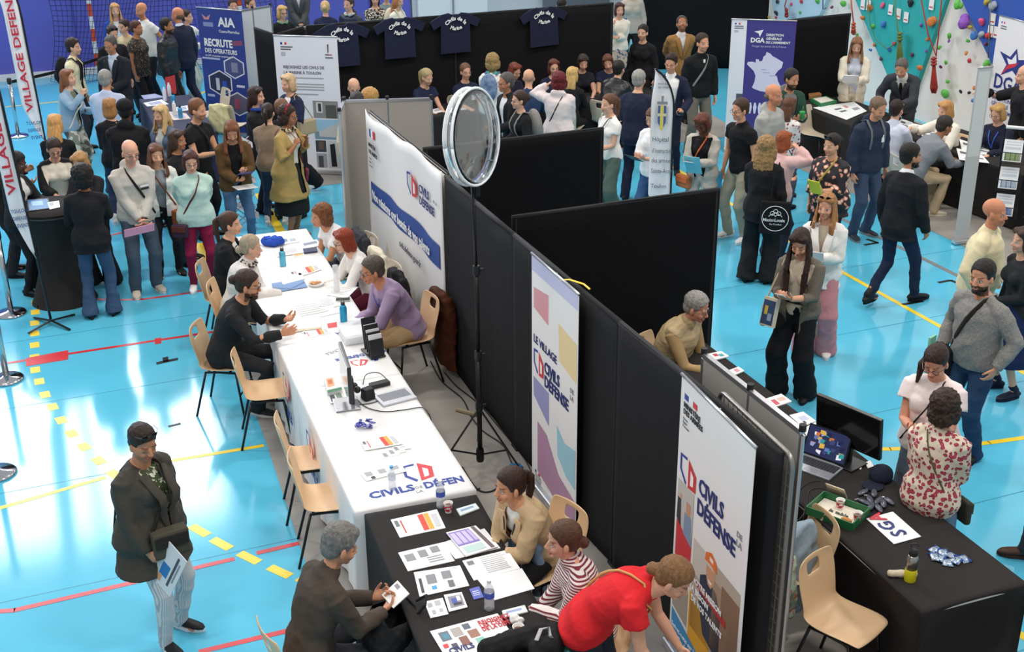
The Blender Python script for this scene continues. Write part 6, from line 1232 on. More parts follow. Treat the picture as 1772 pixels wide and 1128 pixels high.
# ---------------------------------------------------------------- the people
def seat(p, label, m='n', dy=-.02):
    q = p.A@np.array([0,dy,0])+p.pos; return chair(q[0], q[1], p.root.rotation_euler[2], label, m=m)
def held(p, which, name, label, cat, size, col, marks=(), tilt=50, off=(0,.06,.0), turn=0, th=.006, roll=0):
    """flat thing in a hand: size (w,h), tilt from horizontal, in the holder's frame"""
    c_ = p.A@(p.hand[which][0]+np.array(off))+p.pos; A3 = p.A@Rz(rad(turn))@Rx(rad(tilt))@Ry(rad(roll)); w_, h_ = size; X = A3[:,0]*w_/2; Y = A3[:,1]*h_/2
    sh = Sheet(c_-X+Y, c_+X+Y, c_+X-Y, c_-X-Y); mb = MB(); ms = [mat(col, rough=.5)]; slab(mb, [sh.a,sh.d,sh.c,sh.b], sh.n, th); print_on(sh, marks, mb, ms, 0); o = mb.build(name, ms); tag(o, label, cat); return o, sh
def coat(px, py, z, rz, label, col, w_=.42, h_=.62, name='jacket', flare=.08):
    """garment hung over a chair back"""
    mb = MB(); 
    limb(mb, [(0,0,0),(0,-.015,-h_*.35),(0,-.03,-h_*.7),(0,-.03,-h_)], [(w_*.42,.05),(w_*.5,.07),(w_*.5+flare*.5,.07),(w_*.5+flare,.05)], 16, ref=(1,0,0)); [limb(mb, [(sx*w_*.42,0,-.03),(sx*w_*.5,-.03,-.25),(sx*w_*.46,-.04,-.48)], [.05,.055,.045]) for sx in (-1,1)]
    o = mobj(name, remesh(mb, .014, 3, .02, .09, None, .022), cloth(col) if isinstance(col, str) else col, None); o.location = at(px, py, z); o.rotation_euler = (0,0,rz); return tag(o, label, 'jacket')
def coat_on(ch, label, col, w_=.40, h_=.6):
    o = coat(0, 0, .84, 0, label, col, w_, h_); A_ = Rz(ch.rotation_euler[2]); o.location = A_@np.array([0,-.315,.86])+np.array([ch.location.x, ch.location.y, 0]); o.rotation_euler = (0,0,ch.rotation_euler[2]); return o
NV = '222843'; K = '1b1b1e'; K2 = '232326'
# ---- foreground aisle
p = person(247,738,'woman in dark olive blazer and leggings, sunglasses in her hair, in the left foreground',1.64,42,1,1.42,.02,L='down',R=((.02,.16,-.50),(-.1,.75,-.6),'in',.85),lean=-7,legs=((.13,.04,0),(.13,.15,0)),head=(-14,16,0),skin='c08462',hair='short',hc='dark',top=(mat('3f4a2c',rough=.8,pat='spots',c2='c9ccb4',ps=42,thr=.57),.5,.16,{}),jacket=(cloth('45413a'),1,.44,{'open':'v','t0':.02,'lapel':1,'flare':.05}),bottom=(mat('cfd0d0',rough=.8,pat='stripe_x',c2='a9abb0',ps=38,thr=.6),'slim'),shoes='1a1a1d',sole='efefef',glasses=2,lod=0,extras=[('strap','2b2824',1,'4c483c',(.24,.10,.19),.016,-.14)],hunch=9)
held(p,'R','folder','plastic folder with a printed cover in the hand of the olive blazer woman','folder',(.25,.33),'dadde0',[(.35,.45,.65,.75,'2f7ab8'),(.05,.70,.30,.9,'8ab84a'),(.3,.76,.5,.92,'d8a070'),(.72,.1,.80,.85,'4a4c54'),(.84,.2,.89,.7,'8a8c94')],tilt=62,off=(-.03,.07,-.05),turn=18,roll=64)
p = person(597,907,'grey-haired man in brown zip cardigan seated at the near black table with an open backpack',1.76,112,0,1.05,pose='sit',L=((-.10,.34,-.28),(-.4,.8,.3),'up',.7),R=((-.10,.34,-.28),(-.4,.8,.3),'up',.7),lean=9,hunch=12,head=(-4,20,0),skin='c98f6e',hair='messy',hc='6e6a66',top=(cloth('4a4038'),1,.12,{'collar':1,'e':.02}),bottom=('2f3136',),shoes='6b4a30',lod=0,beard=1)
seat(p,'beige shell chair under the man with the open backpack')
held(p,'L','notebook','small white booklet in the hands of the man with the backpack','booklet',(.16,.13),'f0eeea',[(.1,.1,.4,.3,'8a8c94')],tilt=30,off=(.10,.04,.05))
c_ = p.A@np.array([.10,.50,.64])+p.pos; mb = MB(); limb(mb, [(0,-.10,-.10),(0,0,0),(0,.12,.08)], [(.17,.13),(.19,.14),(.12,.09)], 16, ref=(1,0,0)); cutb = lambda co: (co[:,2] > .075)&(np.abs(co[:,0]) < .13)&(np.abs(co[:,1]-.03) < .10)
o = mobj('backpack', remesh(mb, .010, 3, .02, .06, cutb), cloth('1c1c1e'), None); o.location = c_; o.rotation_euler = (0,0,p.root.rotation_euler[2]); tag(o, 'open black backpack on the lap of the man in the brown cardigan', 'backpack'); mb = MB(); mb.tube([(.12,.12,.10),(.16,.16,.18),(.10,.20,.20),(.04,.16,.14)], .010, 6); mb.build('handle', cloth('26262a'), o)
p = person(882,810,'woman in beige blazer with dark ponytail seated at the near black table',1.68,-52,1,1.0,pose='sit',L='table2',R='table2',lean=17,hunch=14,head=(-10,2,0),skin='cf9470',hair='pony',hc='2f1c14',hairn=.16,top=('f0efec',0,.06,{'e':.014}),jacket=('c9ad86',.8,.2,{'open':'v','t0':.1,'lapel':1}),bottom=(K,'slim'),shoes=K,lod=0,extras=[('lanyard','1a1a1c')])
seat(p,'beige shell chair under the woman in the beige blazer')
p = person(975,902,'young woman in red and white striped shirt seated at the near black table',1.66,-78,1,1.0,pose='sit',L='table2',R='lap',lean=8,hunch=14,head=(0,2,0),skin='d8a284',hair='lowbun',hc='4f3322',top=(mat('e8e0dc',rough=.8,pat='stripe_z',c2='7a2a34',ps=17,thr=.55,bump=.3,bscale=20),1,.12,{'collar':1,'e':.02}),bottom=('8a6c4e','reg'),shoes='3a2a22',lod=0)
seat(p,'beige shell chair under the woman in the striped shirt'); 
p = person(1188,974,'woman in red T-shirt with brown chignon bending over in the right foreground',1.70,78,1,1.12,lean=27,hunch=30,L=((-.02,.22,-.46),None,'in',.5),R=((-.02,.18,-.50),None,'in',.5),head=(0,32,0),skin='d8a284',hair='lowbun',hc='7a5636',top=('d8262c',.5,.10,{'e':.022}),bottom=('26303a','reg'),shoes=K,lod=0,extras=[('strap','d8a868',-1,None,(0,0,0),.010)])
# ---- long white table
p = person(430,467,'bearded man with a topknot all in black gesturing across the white table',1.80,72,0,1.08,pose='sit',L='talk',R=((-.02,.42,-.17),(-.2,.9,.25),'in',.25),lean=13,hunch=14,head=(4,10,0),skin='c98e6c',hair='bun',hc='33221a',beard=2,glasses=1,top=('232426',1,.14,{'e':.02}),bottom=('232426','reg'),shoes='2a2a2c',sole='d8d4cc',lod=0)
seat(p,'beige shell chair under the bearded man in black')
p = person(434,406,'older woman with grey chignon and cream quilted jacket seated at the white table',1.62,78,1,1.12,pose='sit',L='lap',R='table',lean=8,hunch=12,head=(6,6,0),skin='d8a488',hair='lowbun',hc='9a8a72',top=(mat('d6cfc8',rough=.7,bump=.8,bscale=9,stretch=(.4,.4,3)),1,.14,{'e':.035,'collar':1}),bottom=('3a3a40','reg'),shoes=K,extras=[('scarf',mat('c9bfb0',rough=.8,pat='spots',c2='2a2a2c',ps=30,thr=.5))])
seat(p,'beige shell chair under the older woman in the cream jacket')
p = person(396,366,'woman in black blazer with brown ponytail seated farthest along the white table',1.70,75,1,1.0,pose='sit',L='lap',R='lap',lean=4,hunch=8,skin='d6a080',hair='pony',hc='3f261a',hairn=.22,top=('e8e4e0',0,.06,{'e':.012}),jacket=(K,1,.22,{'open':'v','lapel':1}),bottom=(K,'slim'),shoes=K)
seat(p,'beige shell chair under the woman with ponytail at the far end')
p = person(552,354,'woman with brown curls in white T-shirt leaning on the far white table end',1.66,-68,1,1.08,pose='sit',L='table2',R='table2',lean=22,hunch=14,head=(-4,6,0),skin='c98f6c',hair='curly',hc='6a4226',top=('eeecea',.5,.1,{}),bottom=('3a3c50','reg'),shoes=K,extras=[('watch','L','e8e8ea')]); seat(p,'chair under the woman in the white T-shirt','g')
p = person(590,396,'woman with auburn bob and glasses in cream top pointing at a form',1.66,-72,1,1.0,pose='sit',L='table',R='writ',lean=18,hunch=12,head=(-5,12,0),skin='e0b094',hair='bob',hc='7c2f18',glasses=1,top=('ece8e2',1,.1,{}),bottom=('5a1730','slim'),shoes=K); seat(p,'chair under the woman with the auburn bob','g')
p = person(640,444,'man in lilac sweater and beige trousers with blue lanyard seated at the white table',1.78,-70,0,1.08,pose='sit',L='table',R='table2',lean=20,hunch=14,head=(-4,10,0),skin='c98664',hair='short',hc='4a4038',glasses=1,top=('a68fae',1,.14,{'e':.02}),bottom=('c9a77c','reg'),shoes='3a2a22',lod=0,extras=[('lanyard','2455b8')]); coat_on(seat(p,'beige shell chair under the man in the lilac sweater'),'long dark brown coat hung over the chair of the man in the lilac sweater','4a2410',.38,.76)
for px, py, z, a, lb, col, w_, h_ in ((622,402,.86,0,'dark grey down jacket on the chair behind the woman in white T-shirt','34343a',.44,.55),(652,432,.86,0,'cream jacket hung on the chair behind the auburn bob woman','d8d0b8',.40,.5),(686,470,.86,0,'black coat hung on a chair beside the white wall sheet','1f1e20',.38,.55),(905,905,.80,0,'denim jacket and straw bag on the chair behind the beige blazer woman','7a93ac',.34,.4),):
    coat(px,py,z,p.root.rotation_euler[2],lb,col,w_,h_)
coat(1378,915,.82,rad(25),'light denim jacket hung on the chair behind the grey board','8fa0ac',.36,.62); coat(1352,965,.70,rad(25),'green floral cloth with the denim jacket behind the grey board',mat('a9c4b0',rough=.8,pat='spots',c2='c86a5a',ps=30,thr=.58,c3='4a7a5a'),.20,.35)
coat(1392,205,.80,rad(20),'dark jacket hung on the pale chair of the banner table',K,.3,.3) if 0 else None
coat_on(CHY,'pale yellow jacket on the chair beside the blue recruitment banner','d8d0a0',.26,.40)
chair_at(640,420,-70,'pale shell chair under the dark grey down jacket',.45,'g'); chair_at(655,462,-70,'pale shell chair under the cream jacket',.45,'g'); chair_at(1370,985,-60,'beige shell chair under the light denim jacket',.45)
chair_at(905,975,-75,'shell chair pushed beside the partition behind the beige blazer',.45,'g') if 0 else None
# ---- left group
def std(*a, **k): return person(*a, **k)
p = std(224,243,'bald man in pale grey tracksuit hoodie with crossbody strap holding a pink folder',1.80,12,0,1.1,.01,L='clasp',R='clasp',head=(8,12,0),skin='dca58a',hair='bald',hc='dark',glasses=1,top=('c3bdb4',1,.14,{'hood':1,'e':.028,'collar':.6}),bottom=('4a5664','reg'),shoes='c9bfae',sole='e6e0d8',lod=1,extras=[('strap','22221f',-1,None,(0,0,0),.016),('watch','L','18181a'),('patch','1a1a1c',-.09,.62,(.10,.02)),('patch','e8e8e8',-.09,.68,(.10,.02))])
held(p,'R','folder','pink folder held low by the bald man in the grey hoodie','folder',(.34,.10),'e89cb8',tilt=70,off=(.08,.05,-.05),roll=6)
std(268,249,'brown-haired woman in white cardigan with brown shoulder bag, beside the bald man',1.60,8,1,1.0,L='down',R='down',head=(10,8,0),skin='d8a284',hair='longf',hc='5a3826',hairn=.16,top=('8a9098',.5,.08),jacket=('e6e2dc',1,.16,{'open':1}),bottom=(K,'slim'),shoes=K,extras=[('strap','7a4426',-1,'8a4a28',(.22,.08,.18))])
p = std(328,261,'woman with short dark red hair in mint fleece and burgundy trousers',1.64,4,1,1.12,.01,L='behind',R='behind',head=(4,10,0),skin='dca88c',hair='bob',hc='40201a',glasses=1,top=('b9d4c9',1,.16,{'e':.034,'collar':.8}),bottom=('7d1338','slim'),shoes='e6e4e2',sole='e6e4e2',extras=[('strap','5a2a22',1,'3a2438',(.18,.08,.15))])
std(304,224,'woman with long highlighted dark hair in black top seen between the fleece and the table',1.64,60,1,1.0,skin='a8714f',hair='long',hc='3a281e',hairn=.2,L='read',top=(K,.5,.1),bottom=('3a4450','reg'),shoes=K)
p = std(140,284,'woman with black curls, black blazer and flared jeans, back turned, at the cocktail table',1.70,172,1,1.02,L=((-.06,.3,-.24),(-.4,.8,0),'dn',.4),R='table',skin='brown',hair='afro',hc='black',top=(K,1,.1),jacket=(K,1,.22,{}),bottom=('39506e','flare'),shoes=K,lod=1)
std(134,264,'light-haired woman half hidden behind the woman with black curls',1.62,-30,1,1.0,L='table',R='table',head=(0,15,0),hair='bob',hc='9a7448',top=(K2,1,.1),bottom=(K,'wide'),shoes='c9a07a',hunch=12)
std(92,241,'woman with dark bun and glasses in cream blouse and black cardigan at the cocktail table',1.64,6,1,1.08,R='table',L='table',head=(0,22,0),skin='d8a488',hair='lowbun',hc='2a1c16',glasses=1,top=('ebe2d0',1,.1),jacket=(K,1,.2,{'open':2.2}),bottom=(K,'reg'),shoes=K,hunch=12)
std(30,262,'woman in black leather jacket and boots standing left of the cocktail table',1.66,62,1,1.0,R='table',L='table',head=(0,14,0),skin='dark',hair='short',hc='black',top=('e6e2dc',1,.08),jacket=('232428',1,.14,{'open':1.1}),bottom=(K,'slim'),shoes=K)
std(-12,236,'person in dark clothes at the left edge with a raised hand',1.66,80,0,1.0,L=((.05,.30,-.12),(0,.8,.5),'in',.6),R='talk',skin='c98f6e',hair='short',hc='dark',top=(K2,1,.1),bottom=(K2,'reg'),shoes=K)
std(92,197,'woman with long straight blonde hair in black, back turned, left of the denim jacket',1.68,165,1,1.0,L='read',R='read',hair='long',hc='c08f55',hairn=.12,top=(K,1,.1),bottom=(K,'reg'),shoes=K)
held(person(113,119,'woman with auburn hair in light denim jacket and camouflage trousers holding a phone',1.68,62,1,1.0,L='read',R='up',head=(0,-6,0),hair='long',hc='7a4a2c',hairn=.06,top=('6f7260',0,.06),jacket=('8fa8bc',1,.10,{'open':1}),bottom=(mat('d6d0c2',rough=.85,pat='spots',c2='8a8a7c',ps=7,thr=.5,c3='4a4c42'),'wide'),shoes='e0ddd6',extras=[('strap','e8e0cc',1,None,(0,0,0),.012)]),'L','smartphone','phone in the hand of the woman in denim jacket','phone',(.08,.15),'1a1a1e',tilt=25)
std(124,66,'young man with dark bowl cut in cream jacket and black backpack',1.76,70,0,.95,hair='messy',hc='2a1a14',top=(K,1,.06),jacket=('e8dcb8',1,.14,{'open':.8,'collar':.8}),bottom=('2a2c34','reg'),shoes=K,extras=[('pack','17171a')])
std(188,62,'grey-haired man in dark suit and glasses with blue lanyard, facing left',1.82,-28,0,1.05,L='front',R='down',head=(-10,8,0),skin='c08462',hair='short',hc='4a4642',glasses=1,top=('c8d0e0',1,.08,{'collar':.8}),jacket=('23252b',1,.18,{'open':'v','lapel':1}),bottom=('23252b','reg'),shoes=K,extras=[('lanyard','3a5ab8')])
std(180,120,'man in light blue shirt with thinning grey hair, back turned, beside the suited man',1.76,160,0,1.1,.02,L='front',R='front',skin='c98f6e',hair='short',hc='8a8680',glasses=1,top=('b9c4dc',1,.1,{'collar':.6,'e':.024}),bottom=('2a3448','reg'),shoes=K)
std(187,169,'woman with a light brown bob in black, back turned, left of the black cap man',1.66,172,1,1.0,L='front',R='front',hair='bob',hc='9a6c40',top=(K,1,.14),bottom=('2c3a52','slim'),shoes='e6e4e2')
std(214,172,'broad man in black hoodie and black cap, back turned',1.80,168,0,1.18,L='front',R='front',skin='dark',hair='cap',hc='black',top=('17171a',1,.16,{'hood':1,'e':.034}),bottom=('2c3a52','reg'),shoes='d8d6d4',sole='e8e8e8')
std(276,181,'woman with wavy blonde hair in denim jacket beside the blue stand table',1.62,-50,1,1.05,L='front',R='table',head=(0,4,0),hair='longf',hc='c0a070',hairn=.08,top=('e0dcd6',.5,.06),jacket=('5c7088',1,.10,{'open':1}),bottom=('2a2c38','reg'),shoes=K)
held(person(341,170,'man in black polo shirt with trimmed beard holding a small card',1.80,52,0,1.12,L='read',R='read',head=(6,6,0),skin='d09a7a',hair='short',hc='6a452c',beard=1,top=('161618',.5,.12,{'collar':.5}),bottom=(K,'reg'),shoes=K,extras=[('strap','2a2a2e',-1,None,(0,0,0),.018)]),'L','card','small white card with a dark pattern held by the man in black polo','card',(.13,.13),'ececea',[(.3,.25,.6,.6,'4a4a4e')],tilt=40)
p = std(400,212,'woman with wavy brown hair in brown leather jacket looking down at leaflets',1.70,12,1,1.0,L='read',R='front',head=(-10,30,0),skin='d69c7a',hair='longf',hc='6a4024',hairn=.14,top=('1c1c1e',.5,.1),jacket=('5c4428',1,.14,{'open':1}),bottom=('4a6a8c','slim'),shoes=K)
held(p,'L','leaflet','blue leaflet in the hand of the woman in leather jacket','leaflet',(.16,.22),'3a4c9a',[(.2,.2,.8,.4,'8a9ad0')],tilt=20); held(p,'R','clipboard','pale clipboard tucked under the leaflet of the leather jacket woman','clipboard',(.24,.32),'dcdcd8',tilt=8,off=(-.02,.08,-.06))
std(441,149,'woman with long dark hair in black jacket and blue shawl facing right',1.70,72,1,1.0,L='front',R='front',hair='long',hc='2c1b14',hairn=.08,top=(K2,1,.12),bottom=(K,'reg'),shoes=K,extras=[('scarf','26408c',1)])
std(462,178,'woman with dark ponytail in taupe sweater, back turned, sunglasses in hair',1.60,165,1,1.05,L='front',R='front',hair='pony',hc='241811',hairn=.10,top=('8c7864',1,.14,{'e':.024}),bottom=('2c3a52','slim'),shoes='d8d4cc',glasses=0)
p = std(499,182,'woman with dark curls, red headband and long camel coat over a black skirt',1.72,58,1,1.12,.01,L='strap',R='strap',head=(10,6,0),skin='a56c4a',hair='curly',hc='2c1a12',glasses=1,top=('d2cabc',.5,.10),jacket=('a68c55',.8,.62,{'open':1.25,'flare':.10}),bottom=(K,'skirtlong'),shoes='8a6a4a',extras=[('scarf',mat('d0b890',rough=.8,pat='spots',c2='1c1612',ps=38,thr=.48)),('band','a3202c'),('strap','8a4a3a',-1,'7a2c50',(.10,.03,.16),.006)])
p = std(498,127,'woman with blonde bob in navy jacket with quilted bag walking left',1.72,-52,1,1.0,pose='walk',L='strap',R='front',hair='bob',hc='c0a078',top=('e6e2dc',1,.08),jacket=(NV,1,.2,{'open':.9}),bottom=(K,'wide'),shoes='e0ddd6',step=1,extras=[('tote','a8987c',-1,(.10,.30,.20),.42)])
std(486,170,'man with short brown hair half hidden between the curly-haired and the blonde woman',1.60,150,0,1.0,hair='short',hc='6a4a34',top=(K2,1,.1),bottom=(K2,'reg'),shoes=K)
std(617,158,'man with short dark grey hair behind the grey display board',1.74,170,0,1.0,R=((.12,.04,-.50),None,'in',.4),skin='c98f6e',hair='short',hc='2c2a2a',top=('d8cbb8',1,.1,{'e':.024}),bottom=('2a2c34','reg'),shoes=K)
std(640,152,'person with frizzy light brown hair beside the dark-haired man behind the board',1.70,168,1,.95,hair='afro',hc='a8804a',top=(K2,1,.1),bottom=(K,'reg'),shoes=K)
# ---- goal group
std(197,5,'woman with long blonde hair in white blouse and blue jacket near the goal net',1.70,8,1,1.0,hair='longf',hc='b48a58',hairn=.05,top=('ece8e4',1,.1),jacket=('2b4aa0',1,.1,{'open':1.6}),bottom=('4a5a3a','reg'),shoes=K)
std(243,4,'bald bearded man in white polo shirt standing by the goal',1.80,-55,0,1.12,.03,hair='bald',hc='3a2c24',beard=1,skin='c98a68',top=('e6e4de',.5,.16,{'collar':.5,'e':.02}),bottom=('24262e','reg'),shoes=K,L='behind',R='down')
std(213,33,'person in beige jacket with yellow sunglasses behind the patterned blouse',1.66,-50,1,1.0,hair='short',hc='2c1c14',top=('c9b48c',1,.14,{'e':.03}),bottom=('3a3a40','reg'),shoes=K,glasses=0)
std(194,44,'young man in black with sunglasses on his head behind the suited man',1.78,25,0,1.0,head=(0,16,0),hair='short',hc='2c1e16',glasses=2,top=(K,1,.1),bottom=('2a3040','reg'),shoes=K)
std(234,35,'woman in black and brown patterned blouse with low bun, facing right',1.70,62,1,1.25,.03,L='down',R='down',skin='b57a58',hair='lowbun',hc='4a281c',top=(mat('2a2220',rough=.8,pat='spots',c2='8a7460',ps=55,thr=.6),.5,.2,{'e':.03}),bottom=(K,'reg'),shoes=K)
p = std(287,30,'bearded man in black puffer jacket holding a red folder',1.78,68,0,1.05,R='down',L='down',skin='a8714f',hair='short',hc='1c1410',beard=2,top=(mat('17171a',rough=.45,bump=.9,bscale=8,stretch=(.3,.3,3)),1,.1,{'e':.045,'collar':1}),bottom=('1c1c20','reg'),shoes=K)
held(p,'R','folder','red folder carried by the man in black puffer jacket','folder',(.24,.31),'d0302c',tilt=90,off=(.03,.05,-.08),turn=70,roll=90)
std(306,12,'man in navy suit with receding hair striding left past the blue stand',1.84,-140,0,1.05,pose='walk',head=(20,0,0),skin='c98664',hair='fringe',hc='5a4636',glasses=1,top=('e0e4ec',1,.08,{'collar':.8}),jacket=('22263a',1,.20,{}),bottom=('22263a','reg'),shoes='1b1b1d')
held(person(321,16,'woman in pale clothes with dark hair holding up a white paper, behind the navy suit',1.70,75,1,1.0,L='up',R='read',hair='pony',hc='2c1c16',top=('e0ded8',1,.12,{'e':.03}),bottom=('b9c4b8','wide'),shoes='c9c4b8'),'L','leaflet','white paper held up by the woman behind the navy suit','leaflet',(.12,.16),'efefef',tilt=70)
# ---- behind the black wall
std(402,-2,'man with sunglasses and white shirt behind the blue recruitment banner',1.68,10,0,1.0,hair='short',hc='2a1c14',top=('e8e4e0',1,.1),bottom=('2a2c34','reg'),shoes=K,glasses=0)
std(432,-6,'man in grey jacket behind the pale display board',1.80,40,0,1.05,hair='short',hc='4a3222',top=('5a5854',1,.14,{'e':.034}),bottom=('2a2c34','reg'),shoes=K)
std(487,9,'woman with blonde hair, green scarf and black coat behind the black wall',1.66,30,1,1.0,hair='bob',hc='b8975a',glasses=1,top=(K,1,.2,{'e':.034}),bottom=(K,'reg'),shoes=K,extras=[('scarf','8fa888')])
std(512,-40,'man in grey suit jacket with clasped hands, head above the frame',1.84,8,0,1.08,L='clasp',R='clasp',top=('e0e0e4',1,.08),jacket=('4c4d50',1,.20,{'open':'v','lapel':1}),bottom=('2c2d30','reg'),shoes=K)
std(562,1,'woman with blonde twisted hair in navy jacket, back turned, behind the wall',1.68,172,1,1.0,hair='bun',hc='c0a070',top=(NV,1,.14,{'e':.028}),bottom=(K,'reg'),shoes=K)
std(603,-6,'person in navy puffer with pale hood, behind the first hanging shirts',1.74,-40,0,1.0,L='down',R='down',hair='short',hc='3a281c',top=(mat('20283c',rough=.5,bump=.7,bscale=8,stretch=(.3,.3,3)),1,.1,{'hood':1,'e':.045}),bottom=('2a2c34','reg'),shoes=K,extras=[('scarf','c9c8c4')])
std(648,-14,'woman in black and cream patterned top with hand at her chin, behind the wall',1.68,5,1,1.0,L='chin',R='front',hair='long',hc='2a1c16',top=(mat('d8d0c0',rough=.8,pat='spots',c2='26221e',ps=30,thr=.5),1,.12),bottom=(K,'reg'),shoes=K)
std(668,-20,'person with maroon bag seen between two women behind the wall',1.62,20,0,1.0,L='down',R='down',hair='short',hc='3a2c24',top=('7a8a8c',1,.12),bottom=(K,'reg'),shoes=K)
std(688,-10,'woman in white top with cream backpack strap behind the wall',1.66,55,1,1.0,hair='long',hc='a8693c',top=('ece6d6',1,.1),bottom=('4a4c58','reg'),shoes=K,extras=[('pack','d8ceb4')])
std(972,-4,'dark-haired person whose head tops the black wall on the right',1.74,170,0,1.0,hair='short',hc='241812',top=(K,1,.1),bottom=(K,'reg'),shoes=K)
std(1072,4,'woman in cream blouse with patterned skirt hugging a blue folder',1.68,15,1,1.0,L='cross',R='up',hair='bob',hc='3a1c18',top=('e8e0d0',1,.08,{'e':.03}),bottom=(mat('b8a898',rough=.8,pat='spots',c2='4a5a80',ps=18,thr=.55),'skirt'),shoes=K)
p = std(1095,-30,'person in beige knit sweater with head above the frame, near the corner',1.80,5,1,1.0,L='down',R='down',hair='short',hc='6a5040',top=(mat('b8b0a4',rough=.9,bump=.7,bscale=50),1,.14,{'e':.03}),bottom=(K,'reg'),shoes=K)
p_ = at(1074,42,1.25); mb = MB(); mb.box((0,0,0), (.24,.012,.30), rz=-.4, mi=0); o = mb.build('folder', mat('2263a8', rough=.5)); o.location = p_+np.array([-.12,-.22,0]); tag(o, 'blue folder held against the cream blouse', 'folder')
# ---- seated row under the shirts
def sitrow(px, py, label, face, seatlb=None, m='g', **k):
    p = person(px, py, label, k.pop('h',1.68), face, k.pop('fem',1), k.pop('g',1.0), pose='sit', **k)
    if seatlb: seat(p, seatlb, m)
    return p
sitrow(612,136,'bald man with glasses in navy polo shirt seated under the first shirt',8,'chair under the bald man with glasses',fem=0,h=1.76,hair='bald',glasses=1,head=(0,14,0),top=(NV,.5,.1),bottom=(K,'reg'),L='table',R='table')
sitrow(740,119,'woman with blonde ponytail in navy T-shirt, leftmost woman seated under the shirts',35,'chair under the blonde ponytail woman',hair='pony',hc='a8946c',head=(10,14,0),top=(NV,.5,.1),bottom=(K,'reg'),L='table',R='table',lean=8)
sitrow(805,109,'woman with brown hair and glasses in navy T-shirt seated right of the blonde ponytail woman',25,'chair under the woman in the second navy T-shirt',hair='lowbun',hc='6a4a34',glasses=1,top=(NV,.5,.1),bottom=(K,'reg'),L='table',R='table',extras=[('patch','e8e8ec',-.07,.62,(.06,.08))])
sitrow(893,109,'woman with reddish hair and glasses in dark top leaning over the table',40,'chair under the reddish-haired woman',hair='bob',hc='6a2f1e',glasses=1,head=(8,16,0),top=('25243a',1,.1),bottom=(K,'reg'),L='table',R='table',lean=12)
sitrow(958,102,'woman with auburn hair and glasses in navy seated facing the pink hoodie',15,'chair under the auburn-haired woman in navy',hair='bob',hc='54261c',glasses=1,top=(NV,1,.1),bottom=(K,'reg'),L='table',R='table',lean=6)
sitrow(1010,95,'woman with straight dark hair in black T-shirt seated at the right part of the wall',15,'chair under the dark-haired woman in black',hair='long',hc='2a1c16',hairn=.04,head=(0,18,0),top=('1d1e26',.5,.1),bottom=(K,'reg'),L='table',R='table',lean=6)
sitrow(1050,95,'woman with brown hair in navy T-shirt leaning down at the right end of the row',10,'chair under the last woman of the row',hair='bob',hc='5a3020',head=(-10,16,10),top=(NV,.5,.1),bottom=(K,'reg'),L='table',R='table',lean=16)
sitrow(915,119,'bald man in blue shirt seen from behind at the shirt wall table',172,'pale shell chair under the bald man in blue shirt',fem=0,h=1.76,g=1.08,hair='bald',skin='d8a284',top=('2a3c5c',1,.1,{'collar':.5,'e':.02}),bottom=('24262e','reg'),L='table',R='table',lean=6)
sitrow(990,115,'woman with long blonde hair in black seen from behind on a pale chair',160,'pale shell chair with red sticker under the long-haired blonde',hair='long',hc='c09c60',hairn=.10,top=(K,1,.14),bottom=(K,'reg'),L='table',R='table',lean=8)
sitrow(1071,104,'man in black leather jacket with dark hair leaning over the table from behind',150,'chair under the man in leather jacket',fem=0,h=1.78,g=1.1,hair='short',hc='1c1612',top=(mat('232326',rough=.35,bump=.4,bscale=12),1,.14,{'e':.035}),bottom=(K,'reg'),L='table',R='table',lean=24)
sitrow(655,150,'x',0) if 0 else None
std(853,92,'woman with teal scarf, white sweater and denim backpack, back turned at the wall table',1.66,160,1,1.08,L='front',R='front',hair='curly',hc='8f7448',top=('e2e0da',1,.1,{'e':.028}),bottom=('77746c','reg'),shoes=K,extras=[('scarf','4ab0a4'),('pack',mat('8499b4',rough=.8,pat='cloud',c2='40587c',ps=14),'5a7090')])
std(876,125,'man with glasses and grey hair in black zip jacket facing left by the acrylic disc',1.78,-62,0,1.0,skin='b57a58',hair='short',hc='4a4846',glasses=1,L='front',top=('d8d8dc',1,.06),jacket=('1b1c1e',1,.12,{'open':.9,'collar':1}),bottom=('2a2c34','reg'),shoes=K)
std(899,156,'woman with dark bun in black sweater and grey backpack facing left',1.66,-68,1,.95,R='front',L='hold',hair='bun',hc='33221a',glasses=1,top=('17171a',1,.12,{'e':.022}),bottom=('2a2c34','reg'),shoes=K,extras=[('pack','8a8680')])
std(968,124,'woman with dark red hair in pink hoodie, hand on her head, back turned',1.68,172,1,1.12,L='head',R='front',hair='curly',hc='5a1418',top=('e2d4d2',1,.16,{'hood':1,'e':.038}),bottom=('2a3044','reg'),shoes=K,extras=[('strap','17171a',-1,'20243a',(.2,.08,.2),.010)])
p = std(1054,162,'woman with brown ponytail in white T-shirt and green wide trousers facing left',1.68,-55,1,.98,L='front',R='down',skin='dca88c',hair='pony',hc='5a3a28',hairn=.2,top=('ece8e2',.5,.08),bottom=('5a6a60','wide'),shoes='d8d4cc',extras=[('strap','1a1a1c',1,None,(0,0,0),.006),('tote','cfcac4',1,(.08,.26,.3),.7)])
